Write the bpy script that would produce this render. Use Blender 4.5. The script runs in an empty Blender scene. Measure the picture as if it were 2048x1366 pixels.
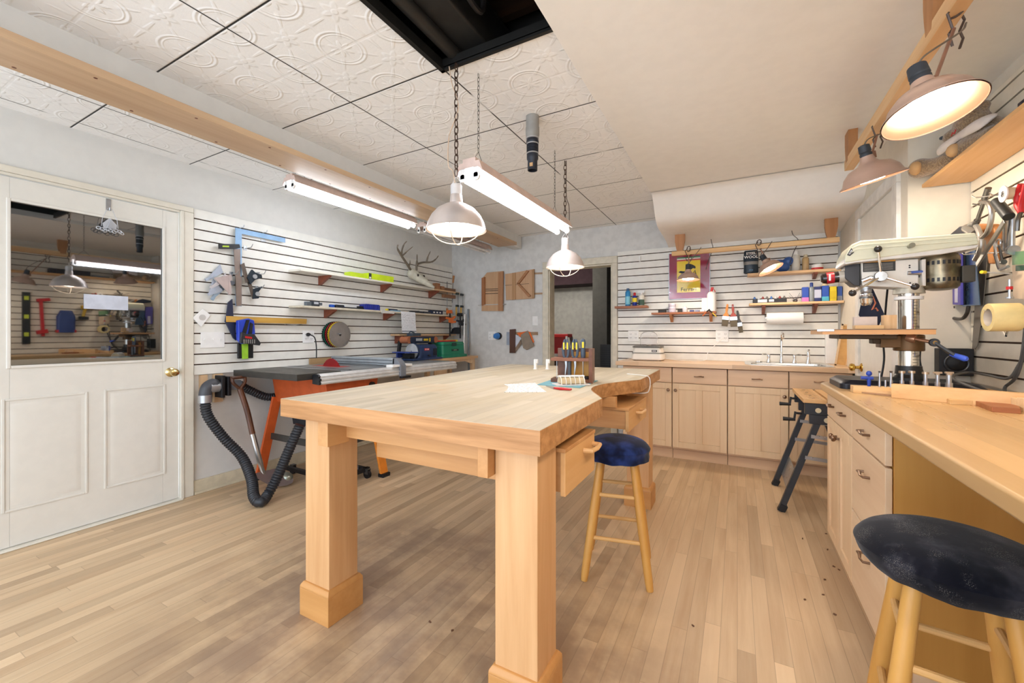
import bpy, bmesh, math, random
from mathutils import Matrix, Vector
C = bpy.context.scene.collection
S = bpy.context.scene
rnd = random.Random(7)
# ---------------------------------------------------------------- camera, world, exposure
CAMZ, FOC, HORIZON, YAW = 1.18, 830.0, 668.0, math.radians(28.5)
cam = bpy.data.cameras.new('camera')
cam.sensor_width = 36; cam.lens = FOC / 2048 * 36
cam.shift_y = -(683 - HORIZON) / 2048; cam.clip_start = 0.02
camo = bpy.data.objects.new('camera', cam); C.objects.link(camo)
camo.location = (0, 0, CAMZ); camo.rotation_euler = (math.pi / 2, 0, YAW)
S.camera = camo
w = bpy.data.worlds.new('world'); S.world = w; w.use_nodes = True
w.node_tree.nodes['Background'].inputs[0].default_value = (0.78, 0.89, 1.04, 1)
w.node_tree.nodes['Background'].inputs[1].default_value = 2.2
S.view_settings.view_transform = 'Standard'; S.view_settings.look = 'None'
S.view_settings.gamma = 1; S.view_settings.exposure = 0.97; S.view_settings.use_curve_mapping = False
TUBE, BULB, BULB2 = 13.8, 13.5, 70.0
def lamp(name, loc, power, col, r=0.05):
    l = bpy.data.lights.new(name, 'POINT'); l.energy = power; l.color = col; l.shadow_soft_size = r
    o = bpy.data.objects.new(name, l); C.objects.link(o); o.location = loc; return o
lamp('hall_fill', (-2.7, 5.9, 2.2), 22, (1, .93, .85))          # unseen fill light added to brighten the next room
# ---------------------------------------------------------------- measuring: points of the room's planes
LX, BY, RX, DX = -3.5, 4.7, 1.063, 0.82
def _ray(px, py):
    u = (px - 1024) / FOC; v = (HORIZON - py) / FOC
    s, c = math.sin(YAW), math.cos(YAW)
    return Vector((-s + c * u, c + s * u, v))
def ZP(px, py, z): d = _ray(px, py); t = (z - CAMZ) / d.z; return Vector((d.x * t, d.y * t, z))
def XP(px, py, x): d = _ray(px, py); t = x / d.x; return Vector((x, d.y * t, CAMZ + d.z * t))
def YP(px, py, y): d = _ray(px, py); t = y / d.y; return Vector((d.x * t, y, CAMZ + d.z * t))
# ---------------------------------------------------------------- node helpers
class N:
    """arithmetic on shader sockets"""
    nt = None
    def __init__(s, sock): s.s = sock
    @staticmethod
    def op(o, *a):
        n = N.nt.nodes.new('ShaderNodeMath'); n.operation = o
        for i, v in enumerate(a):
            if isinstance(v, N): N.nt.links.new(v.s, n.inputs[i])
            else: n.inputs[i].default_value = v
        return N(n.outputs[0])
    def __add__(s, o): return N.op('ADD', s, o)
    def __radd__(s, o): return N.op('ADD', s, o)
    def __sub__(s, o): return N.op('SUBTRACT', s, o)
    def __rsub__(s, o): return N.op('SUBTRACT', o, s)
    def __mul__(s, o): return N.op('MULTIPLY', s, o)
    def __rmul__(s, o): return N.op('MULTIPLY', s, o)
    def __truediv__(s, o): return N.op('DIVIDE', s, o)
    def floor(s): return N.op('FLOOR', s)
    def fract(s): return N.op('FRACT', s)
    def abs(s): return N.op('ABSOLUTE', s)
    def lt(s, o): return N.op('LESS_THAN', s, o)
    def gt(s, o): return N.op('GREATER_THAN', s, o)
    def max(s, o): return N.op('MAXIMUM', s, o)
    def min(s, o): return N.op('MINIMUM', s, o)
    def sqrt(s): return N.op('SQRT', s)
    def sin(s): return N.op('SINE', s)
    def step(s, a, b):                      # smooth 0..1 between a and b
        n = N.nt.nodes.new('ShaderNodeMapRange'); n.interpolation_type = 'SMOOTHSTEP'
        N.nt.links.new(s.s, n.inputs[0]); n.inputs[1].default_value = a; n.inputs[2].default_value = b
        return N(n.outputs[0])
def hx(h):
    h = h.lstrip('#'); v = [int(h[i:i + 2], 16) / 255 for i in (0, 2, 4)]
    return tuple((x / 12.92 if x <= .04045 else ((x + .055) / 1.055) ** 2.4) for x in v) + (1,)
def new(name):
    m = bpy.data.materials.new(name); m.use_nodes = True; N.nt = m.node_tree
    return m, m.node_tree.nodes['Principled BSDF']
def coord(kind='Object'):
    n = N.nt.nodes.new('ShaderNodeTexCoord'); s = N.nt.nodes.new('ShaderNodeSeparateXYZ')
    if kind == 'World': g = N.nt.nodes.new('ShaderNodeNewGeometry'); N.nt.links.new(g.outputs['Position'], s.inputs[0])
    else: N.nt.links.new(n.outputs[kind], s.inputs[0])
    return N(s.outputs[0]), N(s.outputs[1]), N(s.outputs[2])
def vec(x, y, z):
    c = N.nt.nodes.new('ShaderNodeCombineXYZ')
    for i, v in enumerate((x, y, z)):
        if isinstance(v, N): N.nt.links.new(v.s, c.inputs[i])
        else: c.inputs[i].default_value = v
    return c.outputs[0]
def noise(v, scale=1, detail=3, rough=.55):
    n = N.nt.nodes.new('ShaderNodeTexNoise'); n.inputs['Scale'].default_value = scale
    n.inputs['Detail'].default_value = detail; n.inputs['Roughness'].default_value = rough
    N.nt.links.new(v, n.inputs['Vector']); return N(n.outputs[0])
def white(v):
    n = N.nt.nodes.new('ShaderNodeTexWhiteNoise'); n.noise_dimensions = '3D'; N.nt.links.new(v, n.inputs[0]); return N(n.outputs[0])
def mix(f, a, b):
    n = N.nt.nodes.new('ShaderNodeMix'); n.data_type = 'RGBA'
    if isinstance(f, N): N.nt.links.new(f.s, n.inputs[0])
    else: n.inputs[0].default_value = f
    for i, v in ((6, a), (7, b)):
        if isinstance(v, tuple): n.inputs[i].default_value = v
        else: N.nt.links.new(v, n.inputs[i])
    return n.outputs[2]
def bump(bsdf, h, strength=.3, dist=.01):
    n = N.nt.nodes.new('ShaderNodeBump'); n.inputs['Strength'].default_value = strength; n.inputs['Distance'].default_value = dist
    N.nt.links.new(h.s, n.inputs['Height']); N.nt.links.new(n.outputs[0], bsdf.inputs['Normal'])
MC = {}
def mat(col, rough=.5, metal=0.0, em=0.0, trans=0.0, var=0.06, alpha=1.0, ior=1.45, sheen=0, coat=0):
    k = ('m', col, rough, metal, em, trans, var, alpha, sheen, coat)
    if k in MC: return MC[k]
    m, b = new('surface_' + col.strip('#')); c = hx(col)
    b.inputs['Roughness'].default_value = rough; b.inputs['Metallic'].default_value = metal
    b.inputs['Transmission Weight'].default_value = trans; b.inputs['IOR'].default_value = ior
    b.inputs['Alpha'].default_value = alpha; b.inputs['Sheen Weight'].default_value = sheen; b.inputs['Coat Weight'].default_value = coat
    if em: b.inputs['Emission Color'].default_value = c; b.inputs['Emission Strength'].default_value = em
    if var and not trans and not em:
        x, y, z = coord(); n = noise(vec(x, y, z), 14, 4)
        d = tuple(v * (1 - var * 2.2) for v in c[:3]) + (1,)
        N.nt.links.new(mix(n.step(.35, .65), c, d), b.inputs['Base Color'])
        N.nt.links.new((n * .16 + (rough - .08)).s, b.inputs['Roughness'])
    else: b.inputs['Base Color'].default_value = c
    MC[k] = m; return m
def wood(c1, c2, axis='z', scale=1.0, rough=.45, plank=0, length=.9, across='x', seam=0.0, vary=.5, stain_shade=None, streak=.5, coat=0.0):
    """grain along axis; plank>0 glues boards of that width side by side"""
    k = ('w', c1, c2, axis, scale, rough, plank, length, across, seam, vary, stain_shade, streak)
    if k in MC: return MC[k]
    m, b = new('wood_' + c1.strip('#')); xyz = dict(zip('xyz', coord('World' if plank else 'Object')))
    al = xyz[axis]; oth = [q for q in 'xyz' if q != axis]
    p, q = xyz[oth[0]], xyz[oth[1]]
    if plank:
        ac = xyz[across]; i = (ac / plank).floor()
        off = white(vec(i, 3.3, 1.7)); j = (al / length + off * 7).floor()
        r = white(vec(i, j, 5.1)); r2 = white(vec(j, i, 9.7))
        sh = r * 13
    else: r = None; sh = 0
    g = noise(vec(p * 34 * scale + sh, q * 34 * scale, al * 2.2 * scale + sh), 1, 5, .6)
    g2 = noise(vec(p * 7 * scale + sh, q * 7 * scale, al * .9 * scale + sh), 1, 2)
    f = (g * streak + g2 * (1 - streak)).step(.3, .7)
    col = mix(f, hx(c1), hx(c2))
    if plank:
        da = tuple(v * .66 for v in hx(c2)[:3]) + (1,); li = tuple(min(1, v * 1.28) for v in hx(c1)[:3]) + (1,)
        col = mix(r.step(.5, 1) * vary, col, da); col = mix(r2.step(.55, 1) * vary, col, li)
        if seam:
            fr = (ac / plank).fract(); e = fr.min(1 - fr); fl = (al / length + off * 7).fract(); e2 = fl.min(1 - fl)
            ln = (1 - e.step(0, .035)).max(1 - e2.step(0, .0022)) * seam
            col = mix(ln, col, tuple(v * .35 for v in hx(c2)[:3]) + (1,))
    if stain_shade:
        s = noise(vec(xyz['x'], xyz['y'], xyz['z']), stain_shade[1], 5, .62).step(stain_shade[2], stain_shade[3]) * stain_shade[4]
        if len(stain_shade) > 5:                 # floor patch: stains, with the shade under the bench painted in
            cx, cy, rx, ry = stain_shade[5]
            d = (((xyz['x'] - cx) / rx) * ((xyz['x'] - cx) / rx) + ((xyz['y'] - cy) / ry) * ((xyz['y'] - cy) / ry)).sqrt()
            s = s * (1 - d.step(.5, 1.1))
        col = mix(s, col, hx(stain_shade[0]))
    N.nt.links.new(col, b.inputs['Base Color'])
    N.nt.links.new((g * .2 + (rough - .1)).s, b.inputs['Roughness']); b.inputs['Coat Weight'].default_value = coat
    bump(b, g, .12, .002)
    MC[k] = m; return m
# ---------------------------------------------------------------- mesh builder
def frame(o, z, x=(0, 0, 1)):
    z = Vector(z).normalized(); x = Vector(x)
    if abs(z.dot(x.normalized())) > .98: x = Vector((1, 0, 0))
    y = z.cross(x).normalized(); x = y.cross(z)
    M = Matrix((x, y, z)).transposed().to_4x4(); M.translation = Vector(o); return M
class B:
    def __init__(s, M=None): s.b = bmesh.new(); s.M = M or Matrix(); s.mi = 0; s.tag = 0
    def _v(s, p): return s.b.verts.new(s.M @ Vector(p))
    def _f(s, vs):
        try: f = s.b.faces.new(vs); f.material_index = s.mi; f.smooth = True; return f
        except ValueError: return None
    def m(s, i): s.mi = i; return s
    def box(s, a, c, R=None):
        x0, y0, z0 = a; x1, y1, z1 = c; R = R or Matrix()
        v = [s._v(R @ Vector(p)) for p in ((x0,y0,z0),(x1,y0,z0),(x1,y1,z0),(x0,y1,z0),(x0,y0,z1),(x1,y0,z1),(x1,y1,z1),(x0,y1,z1))]
        for f in ((0,3,2,1),(4,5,6,7),(0,1,5,4),(1,2,6,5),(2,3,7,6),(3,0,4,7)): s._f([v[i] for i in f])
        return s
    def bar(s, p, q, wd, th, up=(0, 0, 1)):
        """rectangular bar from p to q"""
        p, q = Vector(p), Vector(q); F = frame(p, q - p, up)
        return s.box((-th / 2, -wd / 2, 0), (th / 2, wd / 2, (q - p).length), F)
    def rings(s, rs, cap=True, close=False):
        rs = [[s._v(p) for p in r] for r in rs]; n = len(rs[0])
        for a, c in zip(rs, rs[1:] + ([rs[0]] if close else [])):
            for i in range(n): s._f([a[i], a[(i + 1) % n], c[(i + 1) % n], c[i]])
        if cap and not close: s._f(rs[0][::-1]); s._f(rs[-1])
        return s
    def cyl(s, p, q, r, r2=None, n=16):
        p, q = Vector(p), Vector(q); r2 = r if r2 is None else r2; F = frame(p, q - p); L = (q - p).length
        return s.rings([[F @ Vector((rr * math.cos(t), rr * math.sin(t), z)) for t in [2 * math.pi * i / n for i in range(n)]] for rr, z in ((r, 0), (r2, L))])
    def lathe(s, prof, F=None, n=28, cap=True, sx=1, sy=1):
        F = F or Matrix()
        return s.rings([[F @ Vector((sx * max(r, 1e-4) * math.cos(2 * math.pi * i / n), sy * max(r, 1e-4) * math.sin(2 * math.pi * i / n), z)) for i in range(n)] for r, z in prof], cap)
    def tube(s, pts, r, n=8, close=False, flat=1.0):
        pts = [Vector(p) for p in pts]; rr = r if isinstance(r, (list, tuple)) else [r] * len(pts)
        rs = []; x = None
        for i, p in enumerate(pts):
            a = pts[i - 1] if (i or close) else p; c = pts[(i + 1) % len(pts)] if (i < len(pts) - 1 or close) else p
            t = (c - a).normalized()
            if x is None: x = Vector((0, 0, 1)) if abs(t.z) < .9 else Vector((1, 0, 0))
            x = (x - t * x.dot(t))
            if x.length < 1e-5: x = t.orthogonal()
            x.normalize(); y = t.cross(x)
            rs.append([p + x * (rr[i] * math.cos(2 * math.pi * k / n)) + y * (rr[i] * flat * math.sin(2 * math.pi * k / n)) for k in range(n)])
        return s.rings(rs, True, close)
    def prism(s, poly, a, c, plane='xy'):
        def P(u, v, t): return {'xy': (u, v, t), 'xz': (u, t, v), 'yz': (t, u, v)}[plane]
        n = len(poly); lo = [s._v(P(u, v, a)) for u, v in poly]; hi = [s._v(P(u, v, c)) for u, v in poly]
        s._f(lo[::-1]); s._f(hi)
        for i in range(n): s._f([lo[i], lo[(i + 1) % n], hi[(i + 1) % n], hi[i]])
        return s
    def ball(s, c, r, n=16, R=None):
        r = (r, r, r) if not isinstance(r, (tuple, list)) else r; R = R or Matrix(); k = n // 2
        T = Matrix.Translation(Vector(c)) @ R
        return s.rings([[T @ Vector((r[0] * math.sin(a) * math.cos(t), r[1] * math.sin(a) * math.sin(t), -r[2] * math.cos(a))) for t in [2 * math.pi * i / n for i in range(n)]] for a in [math.pi * max(.02, min(.98, j / k)) for j in range(k + 1)]])
    def ring(s, F, R, r, n=24, k=8):
        return s.tube([F @ Vector((R * math.cos(2 * math.pi * i / n), R * math.sin(2 * math.pi * i / n), 0)) for i in range(n)], r, k, True)
    def o(s, name, ms, parent=None, bev=0, sub=0, remesh=0, sharp=35):
        bm = s.b; bmesh.ops.recalc_face_normals(bm, faces=bm.faces)
        pl = Vector(parent['_w']) if parent is not None else None
        if parent is None:
            xs = [v.co for v in bm.verts]; lo = [min(p[i] for p in xs) for i in range(3)]; hi = [max(p[i] for p in xs) for i in range(3)]
            org = Vector(((lo[0] + hi[0]) / 2, (lo[1] + hi[1]) / 2, lo[2]))
        else: org = pl
        bmesh.ops.translate(bm, verts=bm.verts, vec=-org)
        me = bpy.data.meshes.new(name); bm.to_mesh(me); bm.free()
        for m in (ms if isinstance(ms, (list, tuple)) else [ms]): me.materials.append(m)
        me.set_sharp_from_angle(angle=math.radians(sharp))
        ob = bpy.data.objects.new(name, me); C.objects.link(ob)
        ob['_w'] = tuple(org)
        if parent is None: ob.location = org
        else: ob.parent = parent
        if remesh:
            r = ob.modifiers.new('remesh', 'REMESH'); r.mode = 'VOXEL'; r.voxel_size = remesh; r.use_smooth_shade = True
            q = ob.modifiers.new('smooth', 'SMOOTH'); q.iterations = 4
        if bev:
            v = ob.modifiers.new('bevel', 'BEVEL'); v.width = bev; v.segments = 2; v.limit_method = 'ANGLE'; v.angle_limit = math.radians(40)
        if bev: ob.modifiers.new('weighted_normal', 'WEIGHTED_NORMAL').keep_sharp = False
        if sub: v = ob.modifiers.new('subdivision', 'SUBSURF'); v.levels = v.render_levels = sub
        return ob
def tag(o, label=None, cat=None, group=None, kind=None):
    if label: o['label'] = label
    if cat: o['category'] = cat
    if group: o['group'] = group
    if kind: o['kind'] = kind
    return o
def struct(o): return tag(o, kind='structure')
def thing(name, label, cat, loc, group=None):
    o = bpy.data.objects.new(name, None); C.objects.link(o); o.location = loc; o.empty_display_size = .05
    o['_w'] = tuple(loc); return tag(o, label, cat, group)
def kids(o): return [c for c in C.objects if c.parent == o]
def dup(o, loc, rz=0, label=None):
    def cp(a, par):
        c = a.copy(); C.objects.link(c); c.parent = par
        for k in kids(a): cp(k, c)
        return c
    c = cp(o, None); c.location = loc; c.rotation_euler = (0, 0, rz)
    if label: c['label'] = label
    return c
def text(s, size, F, m, parent, ext=.0006, name='lettering', sx=1.0, bold=0):
    """flat lettering whose local x runs right and y up in frame F; child of parent"""
    cu = bpy.data.curves.new('t', 'FONT'); cu.body = s; cu.size = size; cu.extrude = ext; cu.align_x = 'CENTER'; cu.align_y = 'CENTER'; cu.offset = bold; cu.resolution_u = 2
    t = bpy.data.objects.new('t', cu); C.objects.link(t); bpy.context.view_layer.update()
    me = bpy.data.meshes.new_from_object(t); bpy.data.objects.remove(t)
    me.transform(Matrix.Translation(-Vector(parent['_w'])) @ F @ Matrix.Diagonal((sx, 1, 1, 1))); me.materials.clear(); me.materials.append(m)
    o = bpy.data.objects.new(name, me); C.objects.link(o); o.parent = parent; o['_w'] = tuple(parent['_w']); return o
def face(o, right, up):
    """frame for text(): origin, reading direction, up direction"""
    r = Vector(right).normalized(); u = Vector(up).normalized(); n = r.cross(u)
    M = Matrix((r, u, n)).transposed().to_4x4(); M.translation = Vector(o); return M
def arc(c, R, a0, a1, n, F=None):
    F = F or Matrix(); return [F @ Vector((c[0] + R * math.cos(math.radians(a0 + (a1 - a0) * i / n)), c[1] + R * math.sin(math.radians(a0 + (a1 - a0) * i / n)), c[2])) for i in range(n + 1)]
def smooth(pts, n=6):
    """Catmull-Rom through pts"""
    P = [Vector(p) for p in pts]; P = [2 * P[0] - P[1]] + P + [2 * P[-1] - P[-2]]; out = []
    for i in range(1, len(P) - 2):
        a, b, c, d = P[i - 1:i + 3]
        for k in range(n):
            t = k / n; out.append(.5 * ((2 * b) + (c - a) * t + (2 * a - 5 * b + 4 * c - d) * t * t + (3 * b - a - 3 * c + d) * t ** 3))
    return out + [P[-2]]
# ---------------------------------------------------------------- shared materials
PAINTW = mat('#DAD8D2', .6, var=.015); TRIM = mat('#DDD6C6', .35, var=.02)
SLAT = mat('#E6E3DA', .35, var=.025); MDF = mat('#46301F', .8)
STEEL = mat('#B9BCC0', .3, .9); CHROME = mat('#E4E6E8', .08, 1, var=0); DSTEEL = mat('#6E6C69', .35, .8); BLACK = mat('#17171A', .45); BLACKM = mat('#26262A', .7)
WHITE = mat('#ECEAE6', .4, var=.02); BRASS = mat('#C9A24E', .18, 1, var=0); RED = mat('#C21F22', .4); ORANGE = mat('#E56A1C', .45); BLUE = mat('#2546A8', .4)
YELLOW = mat('#F0D52A', .45); LIME = mat('#CFEA2E', .5, var=.01); GREEN = mat('#0F6A4E', .45); TEAL = mat('#6FA3AD', .6)
MAPLE = wood('#E4C59C', '#D6B286', 'z'); MAPLEX = wood('#DDB78A', '#CFA578', 'x'); MAPLEY = wood('#DDB78A', '#CFA578', 'y')
BEECH = wood('#D9A468', '#C78F54', 'z', .8); BEECHX = wood('#D6A066', '#C08850', 'x', .8); BEECHY = wood('#D6A066', '#C08850', 'y', .8)
OAKX = wood('#C98F52', '#AF7538', 'x', .7); OAKY = wood('#C98F52', '#AF7538', 'y', .7)
REDW = wood('#8E4A30', '#6F3520', 'y'); PINE = wood('#E5C08C', '#D3A368', 'x'); PINEY = wood('#E0BA88', '#CFA06C', 'y')
WALNUT = wood('#7A4728', '#55301A', 'x'); PLY = wood('#D9BA93', '#C4A078', 'z')
# ================================================================ THE ROOM
FLOORM = wood('#D3B893', '#BE9E79', 'y', 1.0, .42, plank=.0585, length=.95, across='x', seam=.45, vary=.5, stain_shade=('#775F52', 2.6, .34, .62, .62, (-1.25, 1.35, 1.3, 1.0)), streak=.55)  # dark patch mixes real staining with painted shade below the workbench
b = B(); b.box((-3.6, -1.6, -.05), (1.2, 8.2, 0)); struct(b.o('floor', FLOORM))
# ceiling tiles: pressed pattern and grid seams live in the surface
m, bs = new('pressed_ceiling_tile'); x, y, z = coord('World')
cx = ((x + 1.21) / .305).fract() - .5; cy = ((y - .925) / .308).fract() - .5
tx = ((x + 1.21) / .61).fract(); ty = ((y - .925) / .616).fract()
r = (cx * cx + cy * cy).sqrt(); ax, ay = cx.abs(), cy.abs()
dc = ((ax - .5) * (ax - .5) + (ay - .5) * (ay - .5)).sqrt()
ang = N.op('ARCTAN2', cy, cx)
flower = (1 - (r - .13 - (ang * 6).sin() * .035).step(-.03, .03)) * .6 + (1 - (r - .04).step(-.01, .015)) * .5
ringp = 1 - (dc - .33).abs().step(.0, .03); ring2 = 1 - (dc - .28).abs().step(.0, .018)
leaf = (1 - ((ang * 4).sin().abs() - .12).step(0, .25)) * r.step(.2, .28) * (1 - r.step(.42, .5))
petal = (1 - (dc - .12 - (N.op('ARCTAN2', ay - .5, ax - .5) * 8).sin() * .04).step(-.02, .03)) * .7
edge = 1 - ax.step(.47, .49).max(ay.step(.47, .49))
h = flower + ringp * .8 + ring2 * .5 + leaf * .55 + petal + edge * .3 + noise(vec(x, y, 0), 90, 2) * .15
ex = tx.min(1 - tx); ey = ty.min(1 - ty)
nz = noise(vec(x * 3, y * 3, 0), 1, 2)
sx_ = (1 - ex.step(.0035, .0085)) * nz.step(.30, .40); sy_ = (1 - ey.step(.0035, .009)) * nz.step(.28, .36)
side = (1 - ((x + 3.40).abs()).step(.002, .005)) * nz.step(.4, .5)
seam = sx_.max(sy_).max(side)
N.nt.links.new(mix(seam, hx('#F3F1ED'), hx('#1E1B18')), bs.inputs['Base Color']); bs.inputs['Roughness'].default_value = .55
bump(bs, h - seam * 1.5, .38, .008); TILE = m
b = B()
for a, c in (((-3.6, -1.6), (-1.21, 8.2)), ((-1.21, 1.548), (-.64, 4.8)), ((-1.21, -1.6), (-.64, .3))): b.box((a[0], a[1], 2.42), (c[0], c[1], 2.43))
struct(b.o('ceiling', TILE))
b = B()                                             # plenum seen through the missing tile
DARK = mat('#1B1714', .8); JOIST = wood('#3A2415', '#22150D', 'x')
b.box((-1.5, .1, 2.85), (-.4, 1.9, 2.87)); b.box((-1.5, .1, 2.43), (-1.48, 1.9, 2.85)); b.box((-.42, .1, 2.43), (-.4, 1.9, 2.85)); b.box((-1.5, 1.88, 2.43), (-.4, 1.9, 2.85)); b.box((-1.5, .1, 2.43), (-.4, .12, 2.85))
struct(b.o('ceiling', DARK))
b = B(); b.m(0)
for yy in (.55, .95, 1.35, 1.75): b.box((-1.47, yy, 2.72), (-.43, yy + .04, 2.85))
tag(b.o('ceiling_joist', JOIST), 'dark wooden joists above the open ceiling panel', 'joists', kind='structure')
b = B(); b.box((-1.19, .2, 2.50), (-1.0, 1.86, 2.70)); b.cyl((-1.15, .3, 2.50), (-1.15, 1.8, 2.47), .03)
tag(b.o('sheet_metal_duct', mat('#3B3936', .45, .6), bev=.01), 'dark metal duct lying in the open ceiling panel above the hanging chain', 'duct')
b = B(); b.cyl((-.83, .3, 2.60), (-.83, 1.45, 2.58), .035); b.ring(frame((-.83, 1.3, 2.583), (0, 1, 0)), .037, .006); b.cyl((-.83, 1.45, 2.58), (-.78, 1.46, 2.8), .035)
tag(b.o('drain_pipe', mat('#38302C', .5)), 'thick dark pipe in the open ceiling panel', 'pipe')
b = B(); b.tube(smooth([(-.97, .4, 2.66), (-.95, 1.1, 2.6), (-.93, 1.42, 2.50), (-.92, 1.45, 2.62)]), .012)
tag(b.o('water_pipe', mat('#2B2725', .4, .5)), 'thin dark pipe with a hook in the open ceiling panel', 'pipe')
b = B(); b.tube(smooth([(-.72, .7, 2.70), (-.74, 1.2, 2.62), (-.71, 1.4, 2.56), (-.69, 1.52, 2.52)]), .004, 6)
tag(b.o('loose_wire', mat('#8A8175', .6)), 'pale loose wire dangling inside the open ceiling panel', 'wire')
b = B(); b.ball((-.70, 1.0, 2.74), (.05, .16, .05))
tag(b.o('insulation_wad', mat('#7A4A20', .95)), 'brown insulation wad behind the pipes in the open ceiling panel', 'insulation')
b = B(); G = .012                                    # black steel angle round the opening
b.box((-1.222, .3, 2.408), (-1.20, 1.56, 2.424)); b.box((-1.222, 1.545, 2.408), (-.655, 1.562, 2.424)); b.box((-1.21, .3, 2.42), (-1.207, 1.55, 2.46)); b.box((-1.21, 1.545, 2.42), (-.66, 1.549, 2.46))
struct(b.o('trim_4', mat('#2A2927', .4, .5)))
# smooth plaster ceiling on the right with its rounded drop towards the back wall
prof = [(-1.6, 2.385), (3.55, 2.385), (3.66, 2.38), (3.74, 2.355), (3.87, 2.22), (3.95, 2.175), (4.05, 2.158), (4.25, 2.15), (4.45, 2.14), (4.62, 2.115), (4.7, 2.105)]
prof = [(p.x, p.y) for p in smooth([(a, c, 0) for a, c in prof], 3)]
b = B()
n = len(prof)
lo = [b._v((-.645, p[0], p[1])) for p in prof] + [b._v((-.645, 4.7, 2.44)), b._v((-.645, -1.6, 2.44))]
hi = [b._v((1.2, p[0], p[1])) for p in prof] + [b._v((1.2, 4.7, 2.44)), b._v((1.2, -1.6, 2.44))]
b._f(lo[::-1]); b._f(hi)
for i in range(n + 2): b._f([lo[i], lo[(i + 1) % (n + 2)], hi[(i + 1) % (n + 2)], hi[i]])
struct(b.o('ceiling', mat('#EEE9E1', .42, var=.012), bev=.012))
# boxed beam and the board screwed under it
b = B(); b.box((-2.53, -1.6, 2.262), (-2.415, 4.7, 2.42)); struct(b.o('trim_1', PAINTW))
t = thing('beam_board', 'long knotty pine board screwed under the white ceiling beam', 'board', (-2.405, 1.5, 2.228))
b = B(); b.box((-2.53, -1.6, 2.228), (-2.28, 4.32, 2.262)); b.o('board', wood('#CDAF8C', '#B49473', 'y', .5), t, bev=.002)
b = B()
for i in range(26): b.cyl((-2.31 - .19 * (i % 2), -.4 + i * .18, 2.2283), (-2.31 - .19 * (i % 2), -.4 + i * .18, 2.2275), .007, n=8)
tag(b.o('screw_head', mat('#6B3A20', .5), t), kind='stuff')
# slat wall section: boards 76.8 mm apart over brown core
def slats(b, u0, u1, z0, z1, mk, phase, full_from=None):
    z = z0
    gs = [g for g in [phase + .0768 * k for k in range(-40, 40)] if z0 + .01 < g < z1 - .01]
    edges = [z0] + gs + [z1]
    for a, c in zip(edges, edges[1:]):
        b.m(1); mk(u0, u1, a + (.0047 if a > z0 else 0), c - (.0047 if c < z1 else 0), 0)
    b.m(2); mk(u0, u1, z0, z1, 1)
# left wall
b = B(); b.m(0)
b.box((-3.7, -1.6, 0), (-3.52, .53, 2.42)); b.box((-3.7, 1.49, 0), (-3.52, 4.75, 2.42)); b.box((-3.7, .53, 2.06), (-3.52, 1.49, 2.42))
slats(b, 1.561, 4.70, .879, 2.10, lambda u0, u1, a, c, k: b.box((-3.512 if not k else -3.519, u0, a), (-3.5 if not k else -3.511, u1, c)), 2.029 - 25 * .0768)
struct(b.o('wall_left', [PAINTW, SLAT, MDF]))
# back wall with doorway x -2.02..-1.267, z 1.965
b = B(); b.m(0)
b.box((-3.7, 4.715, 0), (-2.035, 4.83, 2.42)); b.box((-1.25, 4.715, 0), (1.2, 4.83, 2.42)); b.box((-2.035, 4.715, 1.985), (-1.25, 4.83, 2.42))
slats(b, -1.19, .80, .10, 2.108, lambda u0, u1, a, c, k: b.box((u0, 4.70 if not k else 4.711, a), (u1, 4.712 if not k else 4.719, c)), 2.058 - 27 * .0768)
struct(b.o('wall_back', [mat('#D3D1CC', .6, var=.045), SLAT, MDF]))
# right side: door wall, return, slat wall
b = B(); b.m(0)
b.box((.82, 3.03, 0), (.9, 3.225, 2.40)); b.box((.82, 4.005, 0), (.9, 4.75, 2.40)); b.box((.82, 3.225, 2.055), (.9, 4.005, 2.40)); b.box((.9, 3.03, 0), (1.2, 3.15, 2.40)); b.box((1.075, -1.6, 0), (1.2, 3.03, 2.40))
slats(b, -1.0, 3.022, .93, 2.318, lambda u0, u1, a, c, k: b.box((1.063 if not k else 1.071, u0, a), (1.072 if not k else 1.0765, u1, c)), 1.064 - 1 * .0768)
struct(b.o('wall_right', [mat('#DCD3C2', .55, var=.02), mat('#E9DFCB', .4, var=.03), MDF]))
# baseboards
b = B(); b.box((-3.52, 1.56, 0), (-3.50, 4.7, .10)); b.box((-3.52, 1.56, 0), (-3.488, 4.7, .018)); struct(b.o('baseboard_left', mat('#DCCFB2', .4), bev=.003))
b = B(); b.box((-3.5, 4.7, 0), (-2.13, 4.716, .10)); struct(b.o('baseboard_back', TRIM, bev=.003))
# ---- door with glass, left
def door_panel(b, y0, y1, z0, z1, X, s=1):
    """raised panel on a face at x=X looking along s"""
    for k, (d0, dx) in enumerate(((0, .004), (.012, -.004), (.05, .004))):
        pass
    w_ = .012
    b.box((X, y0, z0), (X + s * .005, y0 + w_, z1)); b.box((X, y1 - w_, z0), (X + s * .005, y1, z1)); b.box((X, y0 + w_, z0), (X + s * .005, y1 - w_, z0 + w_)); b.box((X, y0 + w_, z1 - w_), (X + s * .005, y1 - w_, z1))
    a = .055; lo = [b._v((X, y0 + .03, z0 + .03)), b._v((X, y1 - .03, z0 + .03)), b._v((X, y1 - .03, z1 - .03)), b._v((X, y0 + .03, z1 - .03))]
    hi = [b._v((X + s * .006, y0 + a, z0 + a)), b._v((X + s * .006, y1 - a, z0 + a)), b._v((X + s * .006, y1 - a, z1 - a)), b._v((X + s * .006, y0 + a, z1 - a))]
    b._f(hi)
    for i in range(4): b._f([lo[i], lo[(i + 1) % 4], hi[(i + 1) % 4], hi[i]])
t = thing('door_1', None, None, (-3.52, 1.02, 0)); struct(t)
DOORW = mat('#DEDAD0', .35, var=.015)
b = B()
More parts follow.
